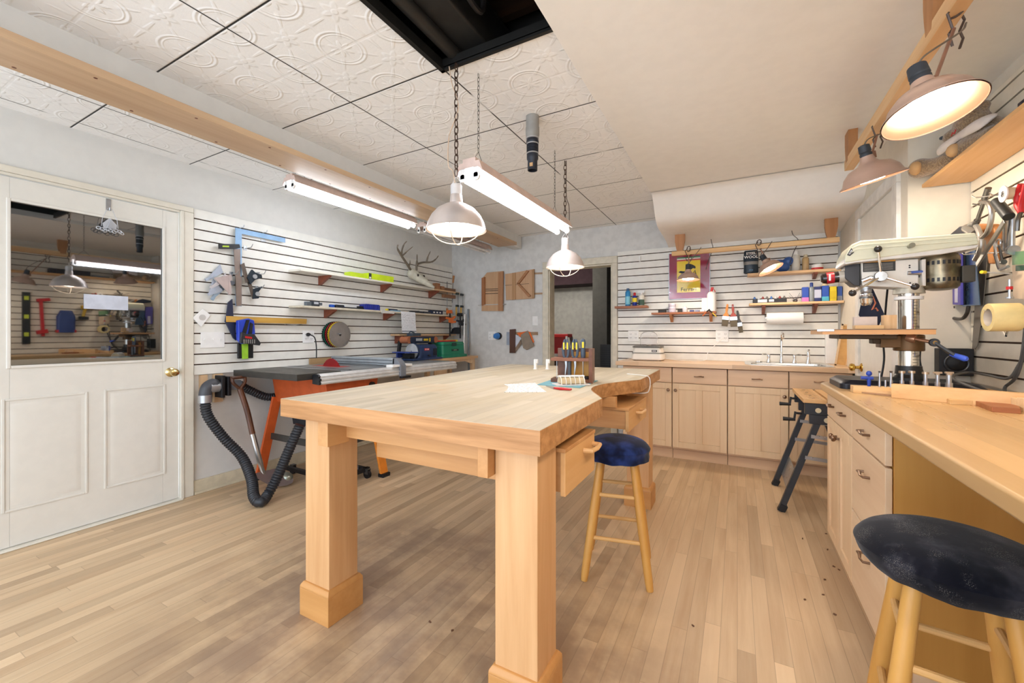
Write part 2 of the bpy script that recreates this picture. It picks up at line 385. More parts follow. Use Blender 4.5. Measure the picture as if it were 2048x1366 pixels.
b.box((-3.545, .555, .012), (-3.503, .685, 2.04)); b.box((-3.545, 1.374, .012), (-3.503, 1.468, 2.04)); b.box((-3.545, .685, 1.912), (-3.503, 1.374, 2.04)); b.box((-3.545, .685, .012), (-3.503, 1.374, 1.004))
door_panel(b, .655, .995, .205, .825, -3.503); door_panel(b, 1.07, 1.39, .205, .83, -3.503)
b.o('door_leaf', DOORW, t, bev=.002)
b = B()
for a, c in (((.672, .99), (.688, 1.926)), ((1.371, .99), (1.387, 1.926)), ((.688, .99), (1.371, 1.006)), ((.688, 1.91), (1.371, 1.926))): b.box((-3.51, a[0], a[1]), (-3.495, c[0], c[1]))
b.o('glazing_bead', DOORW, t, bev=.003)
gm, gb = new('dark_door_glass'); gb.inputs['Base Color'].default_value = (.005, .006, .006, 1); gb.inputs['Roughness'].default_value = .02
gb.inputs['Specular IOR Level'].default_value = 1.0; gb.inputs['IOR'].default_value = 2.0; gb.inputs['Coat Weight'].default_value = .3; gb.inputs['Coat Roughness'].default_value = .02
b = B(); b.box((-3.53, .68, .998), (-3.512, 1.38, 1.918)); b.o('window_pane', gm, t)
k = B(); F = frame((-3.503, 1.42, .912), (1, 0, 0)); k.lathe([(.033, 0), (.033, .004), (.022, .012), (.012, .016), (.011, .034), (.024, .042), (.028, .055), (.024, .068), (.008, .074)], F, 20); k.o('door_knob', mat('#D8C48E', .15, 1, var=0), t)
b = B(); b.box((-3.515, 1.472, 0), (-3.482, 1.495, 2.06)); b.box((-3.52, 1.495, 0), (-3.488, 1.556, 2.062)); b.box((-3.52, .46, 0), (-3.488, .535, 2.062)); b.box((-3.52, .46, 2.062), (-3.488, 1.556, 2.10)); b.box((-3.53, .536, 2.045), (-3.49, 1.471, 2.0615)); b.box((-3.53, .53, 0), (-3.46, 1.48, .008))
struct(b.o('trim_2', TRIM, bev=.004))
b = B(); b.box((-3.5115, .98, 1.335), (-3.510, 1.19, 1.425)); t2 = tag(b.o('paper_label', mat('#C9CEDA', .6)), 'blank whitish paper strip taped to the door glass', 'paper')
t2.location.x = -3.5095
# ---- doorway at the back and the room beyond
b = B()
b.box((-2.115, 4.68, 0), (-2.036, 4.7145, 1.985)); b.box((-1.249, 4.68, 0), (-1.192, 4.7145, 1.985)); b.box((-2.115, 4.68, 1.9855), (-1.192, 4.7145, 2.065))
b.box((-2.0345, 4.69, 0), (-2.02, 4.84, 1.965)); b.box((-1.267, 4.69, 0), (-1.2505, 4.84, 1.965)); b.box((-2.0345, 4.69, 1.966), (-1.2505, 4.84, 1.9845))
struct(b.o('trim_3', mat('#D6CDB8', .4), bev=.004))
b = B(); b.box((-1.268, 4.70, 1.62), (-1.262, 4.73, 1.72)); struct(b.o('trim_5', STEEL))
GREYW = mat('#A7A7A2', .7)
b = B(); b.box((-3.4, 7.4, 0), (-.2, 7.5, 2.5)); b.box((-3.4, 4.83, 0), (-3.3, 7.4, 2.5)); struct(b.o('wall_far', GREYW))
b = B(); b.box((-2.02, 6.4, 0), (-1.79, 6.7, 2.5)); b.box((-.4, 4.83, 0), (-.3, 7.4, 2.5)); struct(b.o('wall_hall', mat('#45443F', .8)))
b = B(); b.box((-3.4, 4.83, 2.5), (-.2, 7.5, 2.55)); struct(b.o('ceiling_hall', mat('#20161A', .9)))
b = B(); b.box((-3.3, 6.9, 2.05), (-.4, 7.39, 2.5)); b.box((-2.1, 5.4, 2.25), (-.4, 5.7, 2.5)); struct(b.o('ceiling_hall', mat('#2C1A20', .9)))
# ---- closed door in the right wall
t = thing('door_3', None, None, (.83, 3.62, 0)); struct(t)
b = B(); b.box((.815, 3.23, .01), (.85, 4.0, 2.045)); b.o('door_leaf', DOORW, t)
b = B()
for y_ in (4.02, 3.955): pass
F = frame((.815, 3.965, .93), (-1, 0, 0)); b.lathe([(.033, 0), (.03, .006), (.012, .014), (.011, .036), (.025, .044), (.029, .058), (.024, .07), (.006, .076)], F, 20); b.o('door_knob', BRASS, t)
b = B(); b.box((.80, 3.14, 0), (.825, 3.225, 2.05)); b.box((.80, 4.005, 0), (.825, 4.09, 2.05)); b.box((.80, 3.14, 2.05), (.825, 4.09, 2.13)); struct(b.o('trim_6', mat('#E2DED6', .35), bev=.004))
# ================================================================ LAMPS
tm, tb = new('fluorescent_tube_glow'); tb.inputs['Base Color'].default_value = (1, 1, 1, 1); tb.inputs['Emission Color'].default_value = (.80, .90, 1.02, 1); tb.inputs['Emission Strength'].default_value = TUBE
bm_, bb = new('warm_bulb_glow'); bb.inputs['Base Color'].default_value = (1, 1, 1, 1); bb.inputs['Emission Color'].default_value = (1, .88, .72, 1); bb.inputs['Emission Strength'].default_value = BULB
bm2_, bb2 = new('clamp_lamp_bulb_glow'); bb2.inputs['Base Color'].default_value = (1, 1, 1, 1); bb2.inputs['Emission Color'].default_value = (1, .87, .72, 1); bb2.inputs['Emission Strength'].default_value = BULB2
ENAMEL = mat('#E9E2DC', .3, var=.01); PINKM = mat('#C9A593', .4)
def links(b, p, q, L=.036, r=.0022, wd=.008):
    p, q = Vector(p), Vector(q); n = max(1, int((q - p).length / (L * .78)))
    for i in range(n):
        c = p + (q - p) * ((i + .5) / n); F = frame(c, q - p, (1, 0, 0) if i % 2 else (0, 1, 0))
        b.tube([F @ Vector((wd * math.cos(t) * 1.0, 0, L / 2 * math.sin(t))) for t in [2 * math.pi * k / 10 for k in range(10)]], r, 5, True)
def tube_light(label, x, y0, y1, z, lit, chains):
    t = thing('fluorescent_light', label, 'ceiling light', (x, (y0 + y1) / 2, z), 'hanging fluorescent shop lights')
    b = B(); b.prism([(x - .055, z + .045), (x + .055, z + .045), (x + .075, z - .005), (x + .07, z - .005), (x + .05, z + .018), (x - .05, z + .018), (x - .07, z - .005), (x - .075, z - .005)], y0, y1, 'xz')
    b.box((x - .035, y0, z + .045), (x + .035, y1, z + .062)); b.o('housing', mat('#D5BBAE', .4), t)
    for s in (-1, 1):
        for yy, d in ((y0, 1), (y1, -1)):
            b = B(); b.box((x + s * .037 - .013, yy, z - .03), (x + s * .037 + .013, yy + d * .012, z + .018)); b.cyl((x + s * .037, yy, z - .024), (x + s * .037, yy + d * .014, z - .024), .019, n=14); b.o('lamp_holder', WHITE, t, bev=.002)
        b = B(); b.cyl((x + s * .037, y0 + .02, z - .022), (x + s * .037, y1 - .02, z - .022), .0155, n=12); b.o('fluorescent_tube', tm if lit else mat('#E8E8E6', .3), t)
    for yy, top in chains:
        b = B(); links(b, (x, yy, top), (x, yy, z + .12), .025, .0012, .005); b.tube([(x, yy - .05, z + .062), (x, yy, z + .12), (x, yy + .05, z + .062)], .0015, 5); b.o('hanging_chain', DSTEEL, t)
    return t
tube_light('lit two-tube fluorescent light hanging over the wooden workbench', -1.083, 1.58, 2.74, 1.925, True, [(1.66, 2.42), (2.6, 2.42)])
tube_light('lit fluorescent light hanging along the slatted left wall behind the beam', -2.70, 1.77, 2.99, 2.215, True, [(1.85, 2.42), (2.9, 2.42)])
tube_light('unlit fluorescent light at the far end above the antlered skull', -2.72, 3.15, 4.37, 2.215, False, [(3.3, 2.42), (4.2, 2.42)])
HOODG = mat('#D3C6BE', .38, .5, var=.02); HOODI = mat('#F2E9DC', .45, var=0)
def pendant(label, x, y, zr, top, rot, glow=None):
    t = thing('pendant_lamp', label, 'lamp', (x, y, zr), 'caged pendant lamps')
    R = .135
    F = Matrix.Translation((x, y, zr))
    pr = [(.137, -.004), (R, 0), (.128, .03), (.112, .062), (.085, .092), (.05, .112), (.03, .120), (.027, .155), (.024, .160)]
    b = B(); b.lathe(pr + [(.022, .158), (.025, .118), (.048, .108), (.083, .088), (.11, .058), (.126, .028), (.132, .0)], F, 40, cap=False); b.m(1)
    b.o('lamp_shade', [HOODG, HOODI], t, sharp=60)
    b = B(); b.lathe([(.025, .155), (.026, .20), (.022, .206), (.012, .21)], F, 20); b.tube([F @ Vector(p) for p in ((-.024, 0, .16), (-.024, 0, .21), (0, 0, .245), (.024, 0, .21), (.024, 0, .16))], .0018, 6); b.o('socket', mat('#D6D0CC', .5), t)
    b = B(); b.lathe([(.015, .10), (.03, .075), (.058, .035), (.06, .022), (.045, .008), (.0, .002)], F, 24); b.o('bulb', bm_, t)
    b = B()
    for a in (0, 90):
        F2 = F @ Matrix.Rotation(math.radians(a + rot), 4, 'Z')
        b.tube([F2 @ Vector((.118 * math.cos(u), 0, .02 - .085 * math.sin(u))) if 0 else F2 @ Vector((.118 * math.cos(u) , 0, .012 - .078 * math.sin(u))) for u in [math.pi * k / 16 for k in range(17)]], .0022, 6)
    b.o('wire_cage', mat('#EDE3D3', .35, .3), t)
    b = B(); links(b, (x, y, top), (x, y, zr + .245), .04, .0026, .0095); b.o('hanging_chain', mat('#4A372C', .45, .5), t)
    c = B(); c.tube(smooth([(x - .04, y + .0, top), (x - .025, y, top - .08), (x + .012, y, top - .2), (x - .04, y, top - .32), (x - .045, y, top - .45), (x - .02, y, zr + .27), (x - .005, y, zr + .2)] if rot else [(x + .01, y, top), (x + .01, y, top - .25), (x + .03, y, top - .33), (x + .03, y, zr + .3), (x + .01, y, zr + .2)]), .0028, 6)
    c.o('power_cord', mat('#CDB39A', .5) if rot else mat('#5A4A40', .5), t)
    return t
pendant('nearer caged pendant lamp hanging from the edge of the open ceiling panel', -1.125, 1.54, 1.655, 2.41, 22)
pendant('farther caged pendant lamp hanging in front of the dark doorway', -1.085, 2.795, 1.66, 2.42, 0)
# ---- wooden rails with clamp lamps
def paddle(b, F, w0=.055, h=.15, th=.02):
    b.prism([(-w0 * .55, 0), (-w0 * .85, h * .35), (-w0, h * .6), (-w0, h), (w0, h), (w0, h * .6), (w0 * .85, h * .35), (w0 * .55, 0)], -th / 2, th / 2, 'xz')
t = thing('lamp_rail', 'horizontal pine rail on two blocks above the sink shelves', 'rail', (.1, 4.33, 1.945))
b = B(); b.box((-.565, 4.31, 1.945), (.745, 4.35, 1.985)); b.o('rail_board', PINE, t, bev=.002)
for xx in (-.49, .69):
    b = B(Matrix.Translation((xx, 4.33, 1.975))); paddle(b, None, .045, .172, .03); b.o('hanger_block', wood('#B9824F', '#9C6737', 'z'), t)
t = thing('lamp_rail', 'pine rail running along the ceiling above the right hand wall shelf', 'rail', (.6, 2.2, 2.17))
b = B(); b.box((.575, .5, 2.175), (.62, 3.20, 2.235)); b.o('rail_board', PINEY, t, bev=.002)
for yy in (1.93, 3.14):
    b = B(Matrix.Translation((.597, yy, 2.21)) @ Matrix.Rotation(math.pi / 2, 4, 'Z')); paddle(b, None, .045, .176, .045); b.o('hanger_block', wood('#B9824F', '#9C6737', 'z'), t)
COPPER = mat('#C8AC9C', .32, .5, var=.02); COPI = mat('#F0D9C6', .4)
def clamp_lamp(label, cp, sc, ax, R, cordto):
    """cp clamp point on the rail, sc socket top, ax unit direction the shade opens to"""
    cp, sc, ax = Vector(cp), Vector(sc), Vector(ax).normalized()
    t = thing('clamp_lamp', label, 'lamp', tuple(sc + ax * .1), 'clip-on reflector lamps on the rails')
    F = frame(sc, ax); k = R / .135
    b = B(); pr = [(.024, .05), (.03, .075), (.045, .09), (.085, .105), (.112, .135), (.124, .168), (.137, .176), (.139, .182)]
    pr = [(r * k if r > .03 else r, .05 + (z - .05) * k) for r, z in pr]
    b.lathe(pr, F, 40, cap=False); b.m(1).lathe([(r - .003, z + .001) for r, z in pr], F, 40, cap=False); b.o('lamp_shade', [COPPER, mat('#5A3C2C', .45, .2, var=0)], t, sharp=70)  # inner copper coloured darker than the outside to offset the bulb's glow
    b = B(); b.lathe([(.012, -.005), (.022, .0), (.024, .03), (.021, .034), (.024, .04), (.023, .055)], F, 20); b.o('socket', mat('#2E333A', .5), t)
    b = B(); zz = .05 + .09 * k; b.lathe([(.014, .07), (.03, .05 + .05 * k), (.062 * k, zz), (.070 * k, zz + .02 * k), (.062 * k, zz + .035 * k), (.03, zz + .04 * k), (0, zz + .041 * k)], F, 28); b.o('bulb', bm2_, t)
    side = (cp - sc); side = (side - ax * side.dot(ax)).normalized() if side.length > .01 else F.col[0].xyz
    j = sc + ax * .05 + side * .045
    b = B(); b.cyl(sc + ax * .05, j, .006, n=8); b.box((-.016, -.012, -.014), (.016, .012, .014), frame(j, side)); b.tube([j, j + (cp - j) * .9], .005, 8); b.o('swivel_arm', mat('#A9806C', .4, .6), t)
    b = B()
    for s in (-1, 1):
        o_ = Vector((s * .012, s * .012, 0))
        b.tube([cp + o_ + Vector((0, 0, -.075)), cp + o_ * 2 + Vector((0, 0, -.04)), cp + o_ + Vector((0, 0, -.02)), cp + o_ * 2.4 + Vector((0, 0, .02)), cp + o_ * .6 + Vector((0, 0, .05))], .0035, 6)
    b.ring(frame(cp + Vector((0, 0, .045)), (1, 1, 0)), .024, .004, 18, 6); b.o('spring_clamp', mat('#5E5048', .45, .5), t)
    b = B(); b.tube(smooth([sc, sc + Vector((.02, .0, .03)), sc + (cp - sc) * .5 + Vector((.05, 0, .02)), Vector(cordto)]), .0028, 6); b.o('power_cord', mat('#6B5F50', .5), t)
clamp_lamp('largest clip-on reflector lamp at the upper right, white glow facing down', (.60, 1.80, 2.15), (.452, 1.60, 1.945), (.16, -.2, -1), .108, (.64, 1.85, 2.17))
clamp_lamp('copper reflector lamp at the far end of the ceiling rail, left of the teddy bear', (.60, 2.62, 2.16), (.525, 2.52, 2.07), (.25, .18, -1), .125, (.63, 2.66, 2.17))
clamp_lamp('unseen fill lamp added on the near end of the ceiling rail, behind the camera', (.60, .75, 2.15), (.48, .70, 1.98), (-.75, .45, -1), .14, (.64, .78, 2.17))  # out-of-view lamp, added to brighten the floor on the right
clamp_lamp('reflector lamp on the back rail in front of the framed horse poster', (-.41, 4.30, 1.95), (-.41, 4.26, 1.84), (0, -.05, -1), .10, (-.30, 4.30, 2.0))
clamp_lamp('reflector lamp on the back rail tilted over the sink shelves', (.17, 4.30, 1.95), (.19, 4.26, 1.87), (.5, -.2, -1), .10, (.27, 4.32, 2.0))
for px_, py_, lb in ((1421, 473, 'round copper cable plate in the ceiling left of its twin over the back rail'), (1583, 456, 'round copper cable plate in the ceiling nearer the right end of the back rail')):
    z = 2.148; p = ZP(px_, py_, z); t = thing('cable_rosette', lb, 'cable plate', (p.x, p.y, z)); b = B(); b.cyl((p.x, p.y, z - .008), (p.x, p.y, z + .004), .038, .044, 20); b.o('plate', mat('#C68A6B', .4), t)
    b = B(); b.tube(smooth([(p.x, p.y, z), (p.x + .01, p.y, z - .06), (p.x + .03, 4.35, 1.99), (p.x - .0, 4.37, 1.9), (p.x - .03, 4.37, 1.80)]), .0028, 6); b.o('cord', mat('#3A332D', .5), t)
# ================================================================ WORKBENCH
ZT = .915
t = thing('workbench', 'large wooden island workbench with curved cut-out in its top', 'workbench', (-1.1, 2.1, 0))
top = [ZP(*p, ZT).xy for p in ((562, 797), (1080, 861), (1203.6, 796.5), (1193, 789), (1186, 784), (1182, 779), (1184, 775), (1190, 772), (1201, 769), (1214, 766.5), (1245, 762.5), (1281, 759), (1291, 754), (1319.5, 738.8), (1019, 728.3))]
top = [tuple(p) for p in top]
cur = smooth([(p[0], p[1], 0) for p in top[2:11]], 3); poly = top[:2] + [(p.x, p.y) for p in cur] + top[11:]
b = B(); b.prism(poly, ZT - .03, ZT); b.o('table_top', wood('#D2C6B0', '#C2B496', 'y', 1, .45, plank=.047, length=.6, across='x', seam=.22, vary=.3, streak=.3, stain_shade=('#D2A96B', 2.2, .52, .75, .45)), t)
def inset(pl, d):
    c = Vector((sum(p[0] for p in pl) / len(pl), sum(p[1] for p in pl) / len(pl))); return [tuple(Vector(p) + (c - Vector(p)).normalized() * d) for p in pl]
out = []
for i, p in enumerate(poly):
    a, c = Vector(poly[i - 1]), Vector(poly[(i + 1) % len(poly)]); q = Vector(p); tt = (c - a).normalized(); nn = Vector((tt.y, -tt.x)); out.append(tuple(q + nn * .002))
b = B(); n = len(out)
ri = [[b._v((p[0], p[1], z)) for p in pl] for pl, z in ((out, ZT - .001), (out, ZT - .072), (inset(out, .04), ZT - .072), (inset(out, .04), ZT - .001))]
for A_, B_ in zip(ri, ri[1:] + ri[:1]):
    for i in range(n): b._f([A_[i], A_[(i + 1) % n], B_[(i + 1) % n], B_[i]])
b.o('edge_band', wood('#CC9660', '#9C6A38', 'x', .9, streak=.8), t)
LEG = wood('#DEB07E', '#C99662', 'z', .6, streak=.6)
for x0, y0 in ((-1.604, 1.125), (-.672, 1.125), (-1.604, 2.90), (-.672, 2.90)):
    b = B(); b.box((x0, y0, .02), (x0 + .148, y0 + .145, ZT - .06)); lg = b.o('leg', LEG, t, bev=.003)
    b = B(); b.box((x0 - .016, y0 - .016, 0), (x0 + .164, y0 + .161, .115))
    P4 = lambda d, z: [(x0 - d, y0 - d, z), (x0 + .148 + d, y0 - d, z), (x0 + .148 + d, y0 + .145 + d, z), (x0 - d, y0 + .145 + d, z)]
    b.rings([P4(.016, .115), P4(.015, .125), P4(.007, .137), P4(.001, .14)]); b.o('leg_base', wood('#D19A5C', '#BF874A', 'x', .6), lg, bev=.002)
b = B(); b.box((-1.46, 1.175, .755), (-.67, 1.20, .835)); b.o('apron', BEECHX, t, bev=.002)
b = B(); b.box((-1.46, 2.98, .755), (-.67, 3.0, .835)); b.box((-1.58, 1.27, .74), (-1.555, 2.9, .835)); b.o('apron', BEECHX, t, bev=.002)
for xa, xc in ((-1.471, -1.412), (-.712, -.674)):
    b = B(); b.box((xa, 1.085, .735), (xc, 1.19, ZT - .072)); b.box((xa, 1.19, .755), (xc, 2.98, ZT - .072)); b.o('cross_bearer', BEECHY, t, bev=.002)
b = B(); b.box((-1.42, 1.14, ZT - .098), (-.83, 1.16, ZT - .072)); pw = b.o('power_strip', mat('#B7A26E', .4, .3), t)
for k in range(4):
    b = B(); x0 = -1.28 + .13 * k
    for dx in (-.008, .004): b.box((x0 + dx, 1.137, ZT - .09), (x0 + dx + .004, 1.141, ZT - .08))
    b.o('socket_slot', BLACK, pw)
def drawer(y0, y1, zt, hz, depth, xf, kn):
    b = B(); b.box((xf - depth, y0 + .008, zt - hz + .01), (xf - .018, y1 - .008, zt - .012)); dr = b.o('drawer_box', BEECHX, t)
    b = B(); b.box((xf - .018, y0, zt - hz), (xf, y1, zt - .014)); b.o('drawer_front', wood('#DFAF75', '#D09C60', 'y', .5), dr, bev=.002)
    b = B(); b.box((xf - depth, y0 - .004, zt - .014), (xf + .002, y1 + .004, zt)); b.o('drawer_lid', BEECHX, dr, bev=.002)
    b = B(); b.tube([(xf, kn - .055, zt - .05), (xf + .03, kn - .052, zt - .05), (xf + .036, kn, zt - .05), (xf + .03, kn + .052, zt - .05), (xf, kn + .055, zt - .05)], .009, 8); b.o('handle', wood('#E3B57C', '#D5A368', 'y'), dr)
drawer(1.29, 1.61, .80, .16, .87, -.50, 1.53)
drawer(2.225, 2.70, .785, .125, .5, -.505, 2.46)
for r_ in ((2.205, 2.24), (1.65, 1.68)): b = B(); b.box((-1.3, r_[0], .787), (-.57, r_[1], ZT - .073)); b.o('drawer_runner', BEECHX, t)
# ---- stools
def stool(label, cx, cy, h, rs, rot, dust):
    t = thing('wooden_stool', label, 'stool', (cx, cy, 0), 'round wooden stools with dark cushions')
    R = Matrix.Translation((cx, cy, 0)) @ Matrix.Rotation(rot, 4, 'Z')
    SW = wood('#D8A457', '#C48C40', 'z', .7)
    b = B(R); b.lathe([(rs - .032, h - .065), (rs - .024, h - .06), (rs - .022, h - .03), (rs - .03, h - .02), (.0, h - .02)], None, 36); b.o('seat', SW, t)
    vm, vb = new('dark_navy_velvet'); x, y, z = coord('World'); q = noise(vec(x, y, z), 9, 3).step(.42, .7)
    cc = mix(q, hx('#0A0B14'), hx('#12151F')) if dust else mix(q, hx('#0E142C'), hx('#26386F'))
    if dust:
        s = noise(vec(x, y, z), 600, 1).step(.57, .66) * noise(vec(x, y, z), 14, 3).step(.48, .62); cc = mix(s * .5, cc, hx('#8A8680')); s2 = noise(vec(x, y, z), 9, 4).step(.48, .8) * .4; cc = mix(s2, cc, hx('#6A6870'))
    N.nt.links.new(cc, vb.inputs['Base Color']); vb.inputs['Roughness'].default_value = .95; vb.inputs['Sheen Weight'].default_value = .12; vb.inputs['Specular IOR Level'].default_value = .1
    b = B(R); n = 48
    def rr(r, z, w, k=9): return [Vector(((r + w * math.sin(k * a * 2 + r * 40)) * math.cos(a), (r + w * math.sin(k * a * 2 + r * 40)) * math.sin(a), z + w * .6 * math.cos(k * a))) for a in [2 * math.pi * i / n for i in range(n)]]
    b.rings([rr(.135, h - .075, .005), rr(.158, h - .07, .004), rr(rs - .006, h - .045, .003), rr(rs, h - .022, .0015), rr(rs + .005, h - .016, .0005), rr(rs - .001, h - .010, .0), rr(rs * .93, h + .008, 0), rr(rs * .75, h + .024, .0), rr(rs * .5, h + .033, .0), rr(rs * .2, h + .036, 0)]); b.o('cushion', vm, t, sub=1)
    tp = [(sx_ * .075, sy_ * .075, h - .05) for sx_, sy_ in ((-1, -1), (1, -1), (1, 1), (-1, 1))]; bt = [(x * .150 / .075, y * .150 / .075, 0) for x, y, _ in tp]
    at = lambda i, z: Vector(bt[i]).lerp(Vector(tp[i]), z / (h - .05))
    for i in range(4):
        b = B(R); b.tube([at(i, 0), at(i, .04), at(i, .3), at(i, h - .05)], [.0155, .0185, .021, .0175], 14); b.o('leg', SW, t)
    for i, zs in ((0, (.20, .40)), (1, (.25, .46)), (2, (.20, .40)), (3, (.25, .46))):
        for z in zs:
            b = B(R); b.cyl(at(i, z), at((i + 1) % 4, z), .0095, n=10); b.o('rung', wood('#DEB173', '#CC9A58', 'x', .7), t)
stool('wooden stool with dark blue cushion tucked beside the island workbench', -.53, 2.09, .63, .155, math.radians(12), False)
stool('dusty dark cushioned wooden stool at the bottom right in front of the side counter', .455, 1.385, .665, .182, math.radians(-8), True)
# ================================================================ THINGS ON THE BENCH
t = thing('tool_rack', 'small dark wooden rack holding pliers and screwdrivers on the workbench', 'tool rack', (-.80, 2.15, ZT))
p0 = ZP(1128, 752, ZT); RF = Matrix.Translation((-.79, 2.17, ZT)) @ Matrix.Rotation(math.radians(12), 4, 'Z')
b = B(RF); b.box((.085, -.05, 0), (.105, .075, .185)); b.box((-.10, .055, 0), (.085, .075, .185)); b.o('back_frame', WALNUT, t, bev=.001)
b = B(RF); b.box((-.02, .045, .01), (.084, .055, .165)); b.o('back_panel', wood('#E0A23E', '#CC8A2A', 'z'), t)
b = B(RF); b.box((-.12, -.05, 0), (.085, .055, .022)); b.o('rack_base', WALNUT, t, bev=.001)
b = B(RF); b.box((-.12, -.05, .118), (.085, .055, .135)); b.o('tool_shelf', wood('#8A5230', '#6B3A1E', 'x'), t, bev=.001)
b = B(RF); b.cyl((-.09, -.03, .02), (-.09, -.03, .12), .0015, n=6); b.o('wire_post', STEEL, t)
def plier(label, x, kind):
    t = thing({'p': 'pliers', 's': 'screwdriver'}[kind], label, {'p': 'pliers', 's': 'screwdriver'}[kind], tuple(RF @ Vector((x, 0, .03))), 'grey and yellow gripped tools in the wooden rack')
    if kind == 's':
        b = B(RF); b.lathe([(.004, .125), (.012, .135), (.014, .16), (.011, .19), (.015, .215), (.011, .235), (.004, .24)], Matrix.Translation((x, 0, 0)), 14); h = b.o('grip', mat('#4A5868', .5), t)
        b = B(RF); b.cyl((x, 0, .03), (x, 0, .127), .003, n=8); b.o('blade', CHROME, t)
        b = B(RF); b.box((x - .005, -.0165, .19), (x + .006, -.011, .222)); b.o('grip_inlay', YELLOW, h)
    else:
        for s in (-1, 1):
            b = B(RF); b.tube([(x + s * .004, 0, .128), (x + s * .013, 0, .15), (x + s * .015, 0, .18), (x + s * .009, 0, .215), (x + s * .005, 0, .236)], [.006, .007, .0085, .0085, .005], 10); h = b.o('grip', mat('#4A5868', .5), t)
            b = B(RF); b.box((x + s * .01 - .004, -.010, .18), (x + s * .01 + .004, -.006, .218)); b.o('grip_inlay', YELLOW, h)
        b = B(RF); b.tube([(x, 0, .13), (x + .002, 0, .09), (x - .003, 0, .04)], [.009, .006, .003], 8, flat=.5); b.o('jaws', STEEL, t)
plier('grey and yellow pliers at the left end of the wooden rack on the workbench', -.045, 'p')
plier('grey and yellow pliers in the middle of the wooden rack on the workbench', .005, 'p')
plier('grey and yellow screwdriver at the right end of the wooden rack on the workbench', .05, 's')
b = B(RF); b.box((-.03, -.03, .023), (-.015, .0, .115)); tag(b.o('sharpening_stone', mat('#4A4E55', .6)), 'dark grey stone block standing inside the wooden tool rack', 'sharpening stone')
b = B(RF); b.box((.02, -.035, .0225), (.08, .03, .033)); tag(b.o('dark_pouch', BLACKM, bev=.004), 'flat black pouch lying on the base of the wooden tool rack', 'pouch')
def flat(name, pts, z0, z1, m, label, cat, pz=ZT, **k):
    b = B(); b.prism([tuple(ZP(*p, pz).xy) for p in pts], z0, z1); return tag(b.o(name, m, **k), label, cat)
flat('cutting_mat', [(1074, 770), (1112, 757), (1196, 762), (1160, 776.5)], ZT + .0005, ZT + .003, TEAL, 'teal cutting mat lying on the workbench beside the white paper', 'cutting mat')
q0 = ZP(1142, 768, ZT + .006)
MF = Matrix.Translation((q0.x, q0.y, ZT + .003)) @ Matrix.Rotation(math.radians(38), 4, 'Z')
t = thing('arched_model', 'small white arched model on a board on the teal mat', 'model', (q0.x, q0.y, ZT + .003))
b = B(MF); b.box((-.09, -.045, 0), (.09, .045, .005)); b.o('model_board', mat('#D9D2CC', .6), t)
b = B(MF)
for i in range(6):
    x = -.06 + i * .0245; b.tube([(x, .036 * math.cos(a), .005 + .04 * math.sin(a)) for a in [math.pi * k / 12 for k in range(13)]], .0028, 6)
b.o('model_ribs', mat('#E9DFCF', .5), t)
b = B(MF); b.rings([[(x, .031 * math.cos(a), .008 + .034 * math.sin(a)) for a in [math.pi * k / 10 for k in range(11)]] + [(x, 0, .01)] for x in (-.062, .064)]); b.o('model_body', mat('#C9B38E', .6), t)
b = B(MF); b.rings([[(x, .038 * math.cos(a), .006 + .043 * math.sin(a)) for a in [math.pi * (.28 + k * .04) for k in range(10)]] + [(x, .034 * math.cos(a), .006 + .039 * math.sin(a)) for a in [math.pi * (.64 - k * .04) for k in range(10)]] for x in (-.066, .068)]); b.o('model_roof', WHITE, t)
pm, pb = new('printed_paper'); x, y, z = coord()
ln = ((y * 1.0 + x * .35) * 60).fract().lt(.22) * noise(vec(x * 60, y * 60, 0), 1, 2).gt(.5)
N.nt.links.new(mix(ln, hx('#F1EEEA'), hx('#26242A')), pb.inputs['Base Color'])
flat('paper_pattern', [(1008, 769), (1070, 766), (1093, 784.5), (1041, 785), (1008, 785), (1015, 779), (1017, 774)], ZT + .0005, ZT + .0016, pm, 'white printed paper sheet with a ragged corner on the workbench', 'paper')
t = thing('red_pliers', 'small red handled pliers lying beside the teal mat', 'pliers', tuple(ZP(1125, 778, ZT)))
h0, h1 = ZP(1108, 776, ZT + .006), ZP(1142, 779, ZT + .006); j = ZP(1092, 772, ZT + .006)
for k in (-1, 1):
    b = B(); o_ = Vector((.0, .008 * k, 0)); b.tube([h0, h0.lerp(h1, .4) + o_ * 1.2, h1 + o_], [.004, .0055, .004], 8); b.o('handle', RED, t)
b = B(); b.tube([h0, j], [.006, .0015], 8, flat=.6); b.o('jaws', STEEL, t)
for px_, lb in ((1071, 'white upright clip near the far edge of the workbench, the left one'), (1095, 'white upright clip near the far edge of the workbench, the right one')):
    p = ZP(px_, 738.5, ZT); t = B(); t.box((p.x - .009, p.y - .012, ZT), (p.x + .009, p.y + .012, ZT + .075)); t.box((p.x + .009, p.y - .009, ZT + .045), (p.x + .019, p.y + .009, ZT + .075)); t.box((p.x - .013, p.y - .016, ZT), (p.x + .013, p.y + .016, ZT + .006)); tag(t.o('bench_clip', WHITE, bev=.002), lb, 'clip')
b = B(); e = Vector((top[12][0], top[12][1], ZT)); b.tube(smooth([e + Vector((-.14, .12, .003)), e + Vector((-.03, .05, .004)), e + Vector((.012, .06, -.01)), e + Vector((.014, .05, -.08)), e + Vector((-.02, .03, -.105)), e + Vector((-.18, -.02, -.1))]), .003, 6); tag(b.o('white_cable', WHITE), 'white cable looped over the far right corner of the workbench', 'cable')
for k, (a_, c_) in enumerate(((1013, 789), (1235, 772))):
    pass
